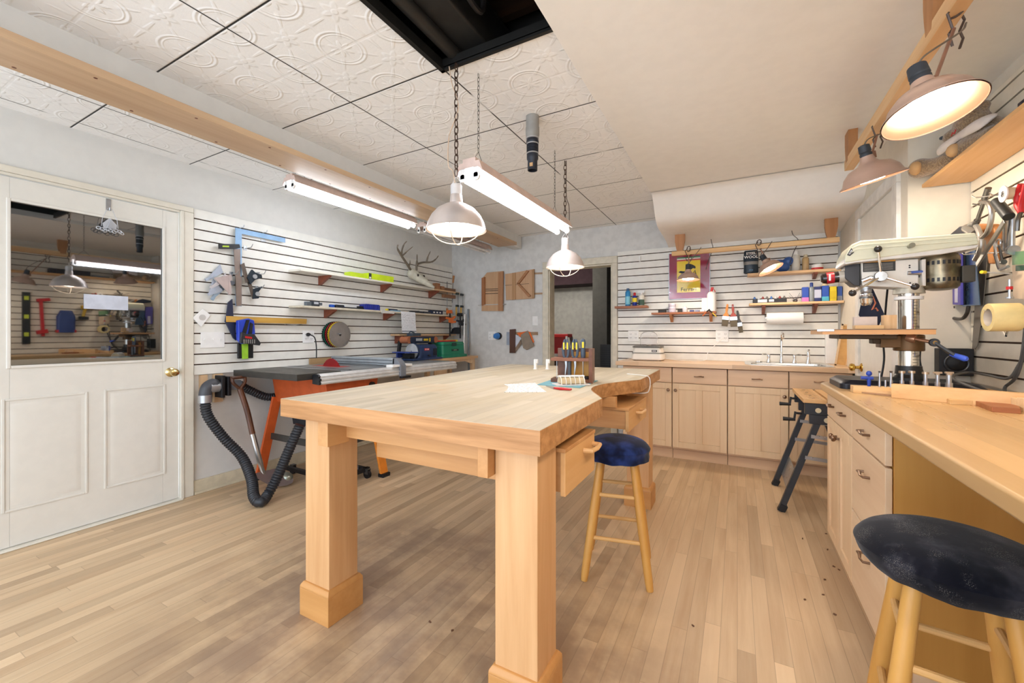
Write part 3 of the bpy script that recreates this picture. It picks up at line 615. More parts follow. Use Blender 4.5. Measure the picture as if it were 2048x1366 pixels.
# ================================================================ CABINETS AND COUNTERS
def pull(b, p, along, out, L=.075):
    p, al, ou = Vector(p), Vector(along), Vector(out)
    b.tube([p - al * L / 2, p - al * L * .5 + ou * .02, p - al * L * .2 + ou * .024, p + al * L * .2 + ou * .018 + Vector((0, 0, .003)), p + al * L * .5 + ou * .02, p + al * L / 2], [.005, .0045, .004, .006, .0045, .005], 8)
KNOB = mat('#8A6E58', .3, .9)
CAB = wood('#E8CBA4', '#DDBA90', 'z', .5, .4); CABX = wood('#E2C09A', '#D3AC88', 'x', .5, .4); CABY = wood('#E6CAA6', '#DAB994', 'y', .5, .4)
def shaker(b, F, w, h, center=True, st=.055, d=.02):
    """door in local x (width) z (height), front towards -y"""
    b.box((0, 0, 0), (st, d, h), F); b.box((w - st, 0, 0), (w, d, h), F); b.box((st, 0, 0), (w - st, d, st), F); b.box((st, 0, h - st), (w - st, d, h), F)
    if center: b.box((w / 2 - st / 2, 0, st), (w / 2 + st / 2, d, h - st), F)
    b.box((st, .008, st), (w - st, .014, h - st), F)
def knob(par, p, d):
    b = B(); b.lathe([(.006, 0), (.005, .012), (.013, .018), (.015, .025), (.011, .031), (0, .033)], frame(p, d), 14); b.o('knob', KNOB, par)
# back row
YF = 4.15
spec = [(-1.0, -.542, 'r', 'leftmost of the maple cabinets under the back counter, partly behind the workbench'), (-.538, -.079, 'l', 'maple cabinet under the back counter left of the sink, knob at its left edge'), (-.075, .377, 'r', 'maple cabinet under the sink with a knob at its right edge'), (.381, .80, 'n', 'maple cabinet behind the folding workbench at the right end of the back counter')]
for x0, x1, kn, lb in spec:
    t = thing('base_cabinet', lb, 'cabinet', ((x0 + x1) / 2, 4.42, 0), 'maple base cabinets of the back row')
    b = B(); b.box((x0, YF + .022, .10), (x1, 4.69, .83 if x1 > 0 else .868)); b.box((x0, YF + .022, .83), (x1, YF + .05, .868)); b.o('carcass', CABX, t)
    b = B(); b.box((x0, 4.225, 0), (x1, 4.66, .10)); b.box((x0 - .0, 4.215, 0), (x1, 4.226, .085)); b.o('toe_kick', CABX, t)
    b = B(); b.box((x0 + .002, YF, .724), (x1 - .002, YF + .02, .864)); d = b.o('drawer', CABX, t, bev=.003)
    if x0 > -.9: b = B(); pull(b, ((x0 + x1) / 2, YF, .79), (1, 0, 0), (0, -1, 0)); b.o('handle', KNOB, d)
    b = B(); shaker(b, Matrix.Translation((x0 + .002, YF, .118)), x1 - x0 - .004, .60); d = b.o('door', CAB, t, bev=.002)
    if kn != 'n': knob(d, ((x1 - .03) if kn == 'r' else (x0 + .03), YF, .655), (0, -1, 0))
ctm = wood('#E2C09A', '#D3AC84', 'x', .6, .35, plank=.06, length=.8, across='y', seam=.15, vary=.25)
b = B()
sx0, sx1, sy0, sy1 = .10, .66, 4.2, 4.62
b.box((-1.06, 4.10, .872), (sx0, 4.70, .91)); b.box((sx1, 4.10, .872), (.815, 4.70, .91)); b.box((sx0, 4.10, .872), (sx1, sy0, .91)); b.box((sx0, sy1, .872), (sx1, 4.70, .91))
tag(b.o('back_worktop', ctm, bev=.0015), 'narrow wooden worktop with a sink along the back wall', 'worktop')
t = thing('sink', 'steel drop-in sink with four chrome tap fittings on the back worktop', 'sink', (.38, 4.42, .872))
b = B(); z = .913
def rr_(x0, x1, y0, y1, r, z, n=5):
    P_ = []
    for cx_, cy_, a0 in ((x1 - r, y1 - r, 0), (x0 + r, y1 - r, 90), (x0 + r, y0 + r, 180), (x1 - r, y0 + r, 270)):
        P_ += [(cx_ + r * math.cos(math.radians(a0 + 90 * i / n)), cy_ + r * math.sin(math.radians(a0 + 90 * i / n)), z) for i in range(n + 1)]
    return P_
b.rings([rr_(.06, .70, 4.16, 4.665, .05, .9105), rr_(.06, .70, 4.16, 4.665, .05, .914), rr_(.075, .685, 4.175, 4.65, .05, .918), rr_(.11, .65, 4.21, 4.54, .05, .912), rr_(.12, .64, 4.22, 4.53, .06, .85)], cap=False); b.rings([rr_(.12, .64, 4.22, 4.53, .06, .85), rr_(.2, .56, 4.28, 4.47, .06, .845)]); b.o('basin', mat('#D5D6D4', .2, .9), t)
b = B(); X_ = .36; Y_ = 4.58
b.lathe([(.02, .915), (.018, .93), (.012, .96), (.013, .975), (.009, .985), (.008, 1.06)], Matrix.Translation((X_, Y_, 0)), 14)
b.tube(smooth([(X_, Y_, 1.05), (X_, Y_, 1.13), (X_ + .004, Y_ - .01, 1.175), (X_ + .006, Y_ - .04, 1.19), (X_ + .006, Y_ - .08, 1.18), (X_ + .006, Y_ - .10, 1.14)]), .009, 10); b.o('spout', CHROME, t)
for dx, s in ((-.10, -1), (.10, 1)):
    b = B(); b.lathe([(.02, .915), (.017, .93), (.011, .95), (.015, .965), (.012, .985), (.005, .992)], Matrix.Translation((X_ + dx, Y_, 0)), 14); b.tube([(X_ + dx, Y_, .985), (X_ + dx + s * .03, Y_ - .01, .995), (X_ + dx + s * .055, Y_ - .015, .99)], .005, 8); b.o('tap_handle', CHROME, t)
b = B(); b.lathe([(.02, .915), (.016, .935), (.01, .96), (.013, .985), (.012, 1.01), (.006, 1.03)], Matrix.Translation((X_ + .205, Y_, 0)), 14); b.tube([(X_ + .205, Y_, 1.02), (X_ + .205, Y_ - .03, 1.035)], .008, 8); b.o('side_spray', CHROME, t)
b = B(); b.cyl((.15, 4.5, .915), (.21, 4.5, .92), .02, .02, 12); 
b = B(); b.cyl((.18, 4.60, .916), (.18, 4.60, .924), .03, .028, 18); b.o('hole_cover', CHROME, t)
# right hand row
XF = .43
t = thing('base_cabinet', 'maple cabinet under the far end of the side counter, twin doors and one drawer', 'cabinet', (.75, 2.53, 0))
b = B(); b.box((XF + .022, 2.255, .10), (1.05, 2.83, .872)); b.o('carcass', CABY, t)
b = B(); b.box((XF + .07, 2.255, 0), (1.05, 2.83, .10)); b.o('toe_kick', CABY, t)
b = B(); b.box((XF, 2.258, .742), (XF + .02, 2.80, .868)); d = b.o('drawer', CABY, t, bev=.003)
for yy in (2.40, 2.66): b = B(); pull(b, (XF, yy, .81), (0, 1, 0), (-1, 0, 0)); b.o('handle', KNOB, d)
for y0, y1, ky in ((2.258, 2.527, 2.50), (2.531, 2.80, 2.558)):
    b = B(); shaker(b, Matrix.Translation((XF, y1, .112)) @ Matrix.Rotation(-math.pi / 2, 4, 'Z'), y1 - y0, .625, False, .05); d = b.o('door', CAB, t, bev=.002); knob(d, (XF, ky, .675), (-1, 0, 0))
t = thing('base_cabinet', 'maple three-drawer cabinet under the side counter behind the dusty stool', 'cabinet', (.75, 2.02, 0))
b = B(); b.box((XF + .022, 1.79, .09), (1.05, 2.25, .872)); b.o('carcass', wood('#C49045', '#AE7A34', 'z', .3, .5), t)
b = B(); b.box((XF + .07, 1.80, 0), (1.05, 2.25, .09)); b.o('toe_kick', CABY, t)
for z0, z1 in ((.742, .868), (.44, .735), (.112, .433)):
    b = B(); b.box((XF, 1.80, z0), (XF + .02, 2.252, z1)); d = b.o('drawer', CABY, t, bev=.003); b = B(); pull(b, (XF, 2.02, (z0 + z1) / 2 + (.0 if z1 > .8 else .06)), (0, 1, 0), (-1, 0, 0), .085); b.o('handle', KNOB, d)
ctr = wood('#CBA674', '#BB9460', 'y', .6, .3, plank=.075, length=1.3, across='x', seam=.2, vary=.35, streak=.3, stain_shade=('#B98A4E', 2.5, .55, .8, .3))
b = B(); b.prism([(.395, -.9), (1.062, -.9), (1.062, 3.025), (.83, 3.025), (.60, 3.0), (.445, 2.86), (.395, 2.76)], .878, .92); tag(b.o('side_worktop', ctr, bev=.008), 'long wooden worktop along the right wall carrying the drill press', 'worktop')
t = thing('support_panel', 'maple support panel far under the near end of the side counter', 'panel', (.75, -.5, 0)); b = B(); b.box((.43, -.6, 0), (1.05, -.56, .878)); b.o('panel', CAB, t)
# things under the side counter, glimpsed between the stool legs
t = thing('low_crate', 'pale wooden slatted crate glimpsed under the side counter between the stool legs', 'crate', (.98, 1.62, 0))
b = B(); b.box((.90, 1.50, .0), (1.05, 1.74, .02)); b.box((.90, 1.50, .0), (.915, 1.74, .12)); b.box((1.035, 1.50, 0), (1.05, 1.74, .12)); b.box((.90, 1.50, .0), (1.05, 1.515, .12)); b.box((.90, 1.725, .0), (1.05, 1.74, .12)); b.o('crate_body', MAPLE, t)
b = B(); b.box((.93, 1.55, .021), (1.02, 1.69, .16)); tag(b.o('crimson_box', mat('#B01838', .5), bev=.003), 'small crimson box standing in the pale crate under the side counter', 'box')
# ---- folding workbench
t = thing('folding_workbench', 'portable folding workbench with dark steel legs beside the back cabinets', 'folding workbench', (.50, 3.55, 0))
DK = mat('#3A3C40', .4, .3)
b = B(); b.box((.375, 3.26, .735), (.50, 3.86, .76)); b.box((.515, 3.26, .735), (.64, 3.86, .76)); vj = b.o('jaw_board', wood('#E0B47C', '#CFA068', 'y', .7), t, bev=.002)
b = B(); rr2 = random.Random(3)
for i in range(9):
    for xx in (.41, .46): b.box((xx, 3.30 + i * .063, .7602), (xx + .022, 3.302 + i * .063, .7606))
    b.box((.41 + (i % 3) * .01, 3.325 + i * .063, .7602), (.465, 3.327 + i * .063, .7606))
for k in range(4): b.cyl((.438, 3.33 + k * .15, .7595), (.438, 3.33 + k * .15, .7607), .009, n=12)
b.o('ruler_marks', BLACK, vj)
for yy in (3.29, 3.83):
    b = B(); b.box((.385, yy - .02, .66), (.66, yy + .02, .733)); b.box((.41, yy - .018, .60), (.63, yy + .018, .66)); b.cyl((.455, yy - .024, .69), (.455, yy - .019, .69), .016, n=14); b.o('jaw_bracket', DK, t, bev=.002)
    for q_ in ((.455, .69), (.50, .63)): b = B(); b.cyl((q_[0], yy - .0245, q_[1]), (q_[0], yy - .021, q_[1]), .016, n=14); b.o('bracket_cap', mat('#D9C9A5', .5), t)
    for s, xf, xt in ((-1, .262, .47), (1, .74, .54)):
        b = B(); b.bar((xf, yy, .03), (xt, yy, .66), .035, .032, (0, 1, 0)); lg = b.o('leg', DK, t)
        b = B(); b.bar((xf - s * -.008, yy, 0), (xf + (-s) * .012, yy, .045), .044, .042, (0, 1, 0)); b.o('rubber_foot', BLACK, lg, bev=.003)
    for z0, z1, m_ in ((.52, .505, 0), (.38, .36, 0)):
        b = B(); b.bar((.30 + (z0 - .03) * .21 / .63 * 0 + .262 * 0 + (z0 / .66) * .15, yy - .02, z0), (.70, yy - .02, z1 - .0), .006, .022); b.o('folding_brace', STEEL, t)
for z in (.12, .17):
    pass
b = B(); b.bar((.285, 3.30, .115), (.285, 3.82, .115), .005, .0, (1, 0, 0)) if 0 else None
b = B(); v = [(.30, 3.31, .10), (.345, 3.31, .24), (.345, 3.81, .24), (.30, 3.81, .10)]; b.rings([[Vector(p) for p in v], [Vector(p) + Vector((.006, 0, 0)) for p in v]]); b.o('step_plate', mat('#B9BBBC', .3, .8), t)
for z, yy in ((.70, 3.72), (.635, 3.45)):
    b = B(); b.cyl((.39, yy, z), (.35, yy, z), .008, n=8); b.bar((.352, yy, z + .01), (.345, yy, z - .05), .014, .012); b.cyl((.352, yy, z - .045), (.28, yy, z - .045), .010, .014, 12); b.o('crank_handle', BLACK, t)
# ================================================================ ON THE BACK COUNTER AND SHELVES
t = thing('dehydrator', 'small white appliance with a clear dome at the left end of the back worktop', 'appliance', (-.79, 4.42, .91))
b = B(); b.rings([rr_(-.95, -.66, 4.33, 4.53, .03, .915), rr_(-.96, -.65, 4.32, 4.54, .03, .925), rr_(-.955, -.655, 4.325, 4.535, .03, .975), rr_(-.95, -.66, 4.33, 4.53, .03, .985)]); b.rings([rr_(-.948, -.662, 4.332, 4.528, .03, .99), rr_(-.94, -.67, 4.34, 4.52, .03, 1.04)]); b.o('housing', mat('#EDE6DA', .4, var=.01), t, bev=.002)
b = B(); b.rings([rr_(-.955, -.655, 4.325, 4.535, .03, .984), rr_(-.955, -.655, 4.325, 4.535, .03, .990)]); b.rings([rr_(-.947, -.663, 4.333, 4.527, .03, 1.04), rr_(-.944, -.666, 4.336, 4.524, .03, 1.058)])
for i in range(26): b.box((-.945 + i * .0108, 4.331, 1.041), (-.942 + i * .0108, 4.336, 1.057))
b.o('vent_band', mat('#77746C', .5), t)
b = B(); b.box((-.755, 4.326, 1.0), (-.705, 4.331, 1.02)); lb_ = b.o('badge', BLACK, t); b = B(); b.box((-.748, 4.3255, 1.006), (-.712, 4.3262, 1.014)); b.o('badge_mark', WHITE, lb_)
for xx in (-.93, -.68):
    b = B(); b.cyl((xx, 4.36, .91), (xx, 4.36, .916), .012, n=10); b.cyl((xx, 4.5, .91), (xx, 4.5, .916), .012, n=10); b.o('foot', BLACK, t)
glm, gl = new('clear_plastic'); gl.inputs['Base Color'].default_value = (.98, .98, 1, 1); gl.inputs['Transmission Weight'].default_value = 1; gl.inputs['Roughness'].default_value = .03; gl.inputs['IOR'].default_value = 1.1; gl.inputs['Specular IOR Level'].default_value = 1.0
b = B(); pr = [(.085, 1.06), (.087, 1.14), (.08, 1.175), (.055, 1.20), (.02, 1.206)]; b.lathe(pr + [(r - .002, z - .002) for r, z in pr[::-1]], Matrix.Translation((-.80, 4.43, 0)), 28, cap=False); b.o('dome', glm, t, sharp=70)
b = B(); b.cyl((-.80, 4.43, 1.058), (-.80, 4.43, 1.07), .03, .018, 16); b.o('dome_hub', mat('#8C8578', .5), t)
b = B(); p = YP(1446, 676, 4.69); b.tube(smooth([(p.x, 4.68, p.z), (p.x - .06, 4.66, 1.08), (p.x - .14, 4.62, .98), (p.x - .16, 4.55, .918), (p.x - .35, 4.5, .914), (-.65, 4.47, .93)]), .003, 6); tag(b.o('white_cord', WHITE), 'white cord running from the wall socket to the domed appliance', 'cord')
def plate(name, c, w, h, nrm, label, cat, outlets=2, kind='o', m=WHITE):
    """wall plate at c; nrm x|y axis facing"""
    n = Vector(nrm); r = Vector((-n.y, n.x, 0)); c = Vector(c); F = face(c, r, (0, 0, 1))
    t = thing(name, label, cat, tuple(c)); b = B(F); b.box((-w / 2, -h / 2, 0), (w / 2, h / 2, .006)); b.o('cover_plate', m, t, bev=.002)
    for i in range(outlets):
        u = (i - (outlets - 1) / 2) * w / outlets
        if kind == 'o':
            for v in (-.02, .02):
                b = B(F); b.box((u - .015, v - .013, .006), (u + .015, v + .013, .008)); k = b.o('receptacle', m, t, bev=.002)
                b = B(F); b.box((u - .008, v - .003, .008), (u - .005, v + .007, .0085)); b.box((u + .005, v - .003, .008), (u + .008, v + .007, .0085)); b.cyl((u, v - .008, .008), (u, v - .008, .0085), .002, n=6); b.o('slot', BLACK, k)
        elif kind == 's':
            b = B(F); b.box((u - .005, -.012, .006), (u + .005, .012, .007)); b.box((u - .004, -.002, .007), (u + .004, .008, .016)); b.o('toggle', m, t)
        else:
            b = B(F); b.box((u - .016, -.032, .006), (u + .016, .032, .009)); b.o('rocker', m, t)
    return t
plate('wall_outlet', (-1.015, 4.70, 1.158), .115, .115, (0, -1, 0), 'double white outlet on the back slats left of the domed appliance', 'outlet')
plate('wall_outlet', (-.135, 4.70, 1.158), .115, .115, (0, -1, 0), 'white outlet on the back slats below the paint brushes', 'outlet')
plate('wall_outlet', (-2.86, 4.715, 1.155), .115, .115, (0, -1, 0), 'white outlet with the blue plug on the plain back wall', 'outlet')
plate('light_switch', (-2.228, 4.715, 1.345), .075, .118, (0, -1, 0), 'white rocker light switch left of the dark doorway', 'light switch', 1, 'r')
plate('light_switch', (-3.5, 1.684, 1.135), .162, .118, (1, 0, 0), 'triple white light switch plate on the slats beside the glazed door', 'light switch', 3, 's')
plate('wall_outlet', (-3.5, 2.483, 1.155), .115, .115, (1, 0, 0), 'white outlet with the black plug above the table saw blade', 'outlet')
# shelf helper
def shelf(label, a, c, m, bm=REDW, br=(), drop=.09, axis='x', side=-1, name='wall_shelf', bx=None):
    """board box a..c and brackets under it at the coordinates in br"""
    t = thing(name, label, 'shelf', ((a[0] + c[0]) / 2, (a[1] + c[1]) / 2, a[2]))
    b = B(); b.box(a, c); b.o('shelf_board', m, t, bev=.002)
    for q in br:
        b = B()
        if axis == 'x':                       # wall behind (+y): bracket triangle in yz
            y1 = c[1]; y0 = a[1] + .015; b.prism([(y1, a[2]), (y0, a[2]), (y0, a[2] - .012), (y1 - .02, a[2] - drop), (y1, a[2] - drop)], q - .013, q + .013, 'yz')
        else:
            x1 = a[0] if side > 0 else c[0]; x0 = (c[0] - .015) if side > 0 else (a[0] + .015); d = 1 if side > 0 else -1
            b.prism([(x1, a[2]), (x0, a[2]), (x0, a[2] - .012), (x1 + d * .02, a[2] - drop), (x1, a[2] - drop)], q - .013, q + .013, 'xz')
        b.o('bracket', bm, t)
    return t
RAWE = wood('#A9683A', '#8A4E28', 'x', .8); PINEL = wood('#E6C193', '#D6AC7C', 'x')
shelf('small raw-edged shelf with the spray cans on the left of the back slats', (-1.195, 4.58, 1.462), (-.85, 4.70, 1.487), RAWE, STEEL, (), .02)
shelf('raw-edged shelf under the framed poster', (-.80, 4.56, 1.385), (-.185, 4.70, 1.405), RAWE, wood('#C8874F', '#B0703C', 'z'), (-.61, -.235), .08)
s3 = shelf('pine shelf over the sink carrying the solvent tins', (.10, 4.54, 1.452), (.815, 4.70, 1.472), PINEL, REDW, (.22, .62), .08)
s4 = shelf('upper pine shelf at the right of the back slats with the steel wool bag', (.085, 4.55, 1.735), (.815, 4.70, 1.758), PINEL, REDW, (.62,), .05)
def can(name, label, cat, x, y, z, r, h, m, capm=None, caph=0, group=None, band=None, neck=None):
    t = thing(name, label, cat, (x, y, z), group); F = Matrix.Translation((x, y, z))
    b = B(); b.lathe([(r * .9, 0), (r, .004), (r, h * .86), (r * .75, h * .95), (r * .4, h)], F, 20); b.o('body', m, t)
    if capm: b = B(); b.lathe([(r * .6, h * .95), (r * .6, h + caph * .8), (r * .45, h + caph)], F, 16); b.o('cap', capm, t)
    if band: b = B(); b.lathe([(r + .0006, h * band[0]), (r + .0006, h * band[1])], F, 20, cap=False); b.o('label_band', band[2], t)
    return t
def tin(name, label, cat, x, y, z, w, d, h, m, band=None, nz=None, group=None, rot=0):
    R = Matrix.Translation((x, y, z)) @ Matrix.Rotation(rot, 4, 'Z'); t = thing(name, label, cat, (x, y, z), group)
    b = B(R); b.box((-w / 2, -d / 2, 0), (w / 2, d / 2, h)); b.o('body', m, t, bev=.002)
    if band: b = B(R); b.box((-w / 2 - .0005, -d / 2 - .0005, h * band[0]), (w / 2 + .0005, d / 2, h * band[1])); b.o('label_panel', band[2], t)
    if nz: b = B(R); b.cyl((0, 0, h), (0, 0, h + nz[0]), nz[1], nz[2], 12); b.o('cap', nz[3], t)
    return t
can('spray_can', 'tall blue spray can on the small left back shelf', 'spray can', -1.06, 4.63, 1.487, .028, .175, mat('#2C8BC4', .3), mat('#3C5E86', .4), .02, band=(.1, .6, mat('#7FC4DA', .4)))
can('spray_can', 'short red-capped tin between the blue can and the white trigger bottle', 'can', -.985, 4.62, 1.487, .024, .115, mat('#1F2F8C', .4), RED, .03, band=(.35, .75, YELLOW))
def trigger(name, label, x, y, z, r, h, m, hm, band=None, s=1):
    t = can(name, label, 'spray bottle', x, y, z, r, h, m, None, 0, band=band); F = Matrix.Translation((x, y, z))
    b = B(F); b.cyl((0, 0, h * .97), (0, 0, h + .02), .012, n=12); b.box((-.03 * s - .012, -.008, h + .02), (.02 * s + .012, .008, h + .042)); b.tube([(-.02 * s, 0, h + .02), (-.03 * s, 0, h + .0), (-.025 * s, 0, h - .02)], .004, 6); b.o('trigger_head', hm, t, bev=.002); return t
trigger('spray_bottle', 'white trigger bottle with a dark label on the small left back shelf', -.915, 4.63, 1.487, .03, .12, mat('#E4E0D4', .4), WHITE, band=(.05, .55, mat('#3F5B4A', .5)))
trigger('spray_bottle', 'tall white spray bottle with a red trigger at the right end of the poster shelf', -.225, 4.60, 1.405, .042, .20, WHITE, mat('#D9312B', .4), s=-1)
t = thing('poster', 'framed poster with a black rearing horse on yellow between dark red borders', 'poster', (-.44, 4.69, 1.545)); 
b = B(); b.box((-.642, 4.682, 1.545), (-.243, 4.699, 2.035)); b.o('poster_frame', mat('#9C9CA0', .3, .7), t)
b = B(); b.box((-.636, 4.680, 1.551), (-.249, 4.683, 2.029)); b.o('red_border', mat('#8E1238', .12, coat=.8, var=0), t)
b = B(); b.box((-.56, 4.6785, 1.615), (-.335, 4.6805, 1.985)); yp = b.o('yellow_print', mat('#E9CB2E', .2, coat=.6, var=0), t)
for z0, z1, c_ in ((1.972, 1.985, '#2E7A4A'), (1.958, 1.972, '#E9E6DC'), (1.944, 1.958, '#C8342C')):
    b = B(); b.box((-.56, 4.678, z0), (-.335, 4.6786, z1)); b.o('stripe', mat(c_, .3), yp)
horse = [(0, 0), (.03, .01), (.035, .06), (.05, .09), (.045, .14), (.02, .17), (.055, .20), (.075, .19), (.085, .20), (.08, .225), (.05, .25), (.02, .265), (.0, .255), (-.01, .22), (-.03, .19), (-.04, .16), (-.09, .17), (-.11, .15), (-.08, .135), (-.05, .13), (-.05, .115), (-.10, .10), (-.12, .075), (-.11, .055), (-.095, .08), (-.05, .09), (-.02, .085), (-.01, .05), (-.015, .01)]
b = B(); b.prism([(-.45 + u * .85, 1.72 + v * .72) for u, v in horse], 4.6775, 4.6785, 'xz'); b.tube([(-.41, 4.678, 1.80), (-.385, 4.678, 1.84), (-.375, 4.678, 1.79), (-.385, 4.678, 1.765)], .005, 6); b.o('horse_emblem', BLACK, yp)
text('Ferrari', .055, face((-.447, 4.6778, 1.645), (1, 0, 0), (0, 0, 1)), BLACK, yp)
b = B(); b.box((-.636, 4.6765, 1.551), (-.249, 4.6768, 2.029)); b.o('glazing', mat('#FFFFFF', .03, trans=1, alpha=.12, var=0), t)
# poster shelf contents
for x, w_, h_, c_, lb in ((-.70, .075, .03, '#2A2624', 'black label box at the left of the poster shelf'), (-.52, .05, .03, '#33302E', 'small dark box behind the tape on the poster shelf')):
    tin('small_box', lb, 'box', x, 4.63, 1.405, w_, .06, h_, mat(c_, .5))
t = thing('tape_stack', 'stack of two pale lilac tape rolls on the poster shelf', 'tape', (-.60, 4.62, 1.405)); 
for k in range(3): b = B(); b.lathe([(.034, 0), (.036, .003), (.036, .027), (.034, .03), (.02, .03), (.02, 0)], Matrix.Translation((-.60, 4.62, 1.405 + k * .031)), 20, cap=False); b.o('tape_roll', mat('#CFC5D2', .5), t)
can('white_jar', 'little white capped jar on the poster shelf', 'jar', -.475, 4.61, 1.405, .025, .05, mat('#DCD8DC', .4), WHITE, .008)
for k, (x, c_) in enumerate(((-.41, '#4C4F7A'), (-.36, '#8E90A8'), (-.31, '#D7D6E0'))):
    tin('small_box', ['dark blue', 'grey', 'off-white'][k] + ' little carton on the right half of the poster shelf', 'box', x, 4.63, 1.405, .04, .06, .022, mat(c_, .5))
tin('paper_pack', 'white paper pack standing behind the big spray bottle', 'paper pack', -.28, 4.66, 1.4055, .08, .03, .14, WHITE)
def spring_clip(lb, x, y, z, c_, s):
    t = thing('spring_clip', lb, 'clamp', (x, y, z))
    for k in (-1, 1): b = B(); b.bar((x, y + k * .006, z), (x - .035 * s, y + k * .016, z - .04), .012, .006); b.o('jaw', mat(c_, .4), t)
    b = B(); b.tube([(x, y, z), (x + .03 * s, y - .01, z + .025)], .006, 8); b.o('grip', BLACK, t)
spring_clip('black and orange spring clip gripping the right end of the poster shelf', -.27, 4.55, 1.40, '#D96A2A', 1)
spring_clip('yellow spring clip hanging at the end of the poster shelf', -.215, 4.55, 1.39, '#E8BE22', -1)
# brushes
def brush(lb, x, y, zt, wd, c_, tilt):
    F = Matrix.Translation((x, y, zt)) @ Matrix.Rotation(tilt, 4, 'Y'); t = thing('paint_brush', lb, 'paint brush', (x, y, zt - .2), 'paint brushes hanging on the back slats')
    b = B(F); b.prism([(-.008, 0), (.008, 0), (.012, -.05), (.009, -.08), (wd / 2, -.12), (-wd / 2, -.12), (-.009, -.08), (-.012, -.05)], -.008, .008, 'xz'); b.o('handle', mat(c_, .35), t, bev=.003)
    b = B(F); b.box((-wd / 2, -.010, -.155), (wd / 2, .010, -.12)); b.o('ferrule', STEEL, t)
    b = B(F); b.rings([[(-wd / 2, -.010, -.155), (wd / 2, -.010, -.155), (wd / 2, .010, -.155), (-wd / 2, .010, -.155)], [(-wd / 2 * .9, -.004, -.22), (wd / 2 * .9, -.004, -.22), (wd / 2 * .9, .004, -.22), (-wd / 2 * .9, .004, -.22)]]); b.o('bristles', mat('#6B6150', .8), t)
brush('orange handled paint brush, leftmost of those on the back slats', -.085, 4.62, 1.475, .06, '#E08A2A', .12)
brush('red-brown handled paint brush in the middle of those on the back slats', -.04, 4.60, 1.47, .065, '#A8402A', -.05)
brush('small metal-banded brush at the right of those on the back slats', .0, 4.64, 1.41, .04, '#4A4038', -.15)
b = B(); b.tube([(-.07, 4.70, 1.45), (-.07, 4.59, 1.45), (-.01, 4.59, 1.45), (-.01, 4.70, 1.45)], .002, 6); tag(b.o('wire_hook', STEEL), 'thin wire hook holding the paint brushes', 'hook')
# sink shelf contents
t = thing('socket_tray', 'black tray of small bottles at the left end of the sink shelf', 'tray', (.27, 4.61, 1.472)); b = B(); b.box((.13, 4.56, 1.472), (.40, 4.66, 1.51)); b.o('tray', mat('#222022', .4), t, bev=.002)
b = B(); b.box((.17, 4.558, 1.478), (.245, 4.5605, 1.505)); b.box((.26, 4.558, 1.482), (.30, 4.5605, 1.503)); b.o('tray_label', WHITE, t)
for k in range(8):
    b = B(); x = .145 + k * .034; b.cyl((x, 4.60, 1.505), (x, 4.60, 1.525), .011, n=10); b.cyl((x, 4.60, 1.525), (x, 4.60, 1.535), .006, n=8); b.o('tray_bottle', [mat('#3F6FB5', .4), mat('#D8D6D4', .4), mat('#9A3A34', .4), mat('#77706A', .4)][k % 4], t)
t = thing('wire_cluster', 'cluster of thin wires and pins standing on the sink shelf', 'wires', (.47, 4.62, 1.472)); b = B()
for k in range(9): a = k * .7; b.tube([(.47, 4.62, 1.49), (.47 + .05 * math.cos(a), 4.62 + .03 * math.sin(a), 1.53 + .03 * math.sin(a * 2.3))], .0015, 5)
b.ball((.47, 4.62, 1.488), (.02, .02, .016), 10); b.o('wires', DSTEEL, t)
tin('solvent_tin', 'blue and white tin with a pink base, leftmost on the sink shelf', 'tin', .545, 4.62, 1.472, .048, .06, .135, mat('#2C50B0', .35), (.0, .3, mat('#D97FC4', .4)))
can('glue_bottle', 'clear glue bottle with a blue cap on the sink shelf', 'bottle', .592, 4.61, 1.472, .022, .14, mat('#8E969A', .3), mat('#24408A', .4), .035)
tin('solvent_tin', 'dark blue tin with a pale label in the middle of the sink shelf', 'tin', .637, 4.63, 1.472, .05, .06, .135, mat('#27346E', .35), (.25, .8, mat('#C9CDE0', .4)))
tin('solvent_tin', 'blue and turquoise tin under the pale cone nozzle on the sink shelf', 'tin', .692, 4.62, 1.472, .05, .06, .14, mat('#2A54B4', .35), (.0, .3, mat('#55B8D0', .4)), (.05, .028, .004, mat('#E5D6AE', .5)))
tin('solvent_tin', 'yellow tin on the sink shelf', 'tin', .747, 4.62, 1.472, .048, .06, .13, mat('#E6CF2C', .35), (.15, .7, mat('#D8BE20', .4)))
tin('solvent_tin', 'blue and grey tin at the right end of the sink shelf', 'tin', .797, 4.64, 1.472, .034, .06, .13, mat('#3557A4', .35), (.0, .35, mat('#8C93A0', .4)))
# upper shelf
sw = thing('steel_wool_bag', 'dark bag of steel wool at the left end of the upper back shelf', 'bag', (.115, 4.60, 1.758)); F = Matrix.Translation((.115, 4.60, 1.758))
b = B(F); b.rings([[(x * w_, y * d_, z) for x, y in [(math.cos(a), math.sin(a)) for a in [2 * math.pi * i / 20 for i in range(20)]]] for z, w_, d_ in ((0, .05, .02), (.01, .062, .035), (.08, .06, .036), (.15, .064, .034), (.185, .06, .02), (.215, .058, .005), (.225, .05, .003))]); b.o('bag_body', mat('#23313C', .35), sw)
b = B(F); b.lathe([(.061, .085), (.061, .115)], Matrix.Diagonal((1, .62, 1, 1)), 20, cap=False); b.o('clear_band', mat('#85817A', .6), sw)
text('STEEL', .032, F @ face((0, -.036, .19), (1, 0, 0), (0, -.3, 1)), WHITE, sw, bold=.0006); text('WOOL', .036, F @ face((0, -.040, .155), (1, 0, 0), (0, -.05, 1)), WHITE, sw, bold=.0006); text('FINE', .018, F @ face((0, -.040, .03), (1, 0, 0), (0, -.05, 1)), mat('#6AA0C4', .4), sw)
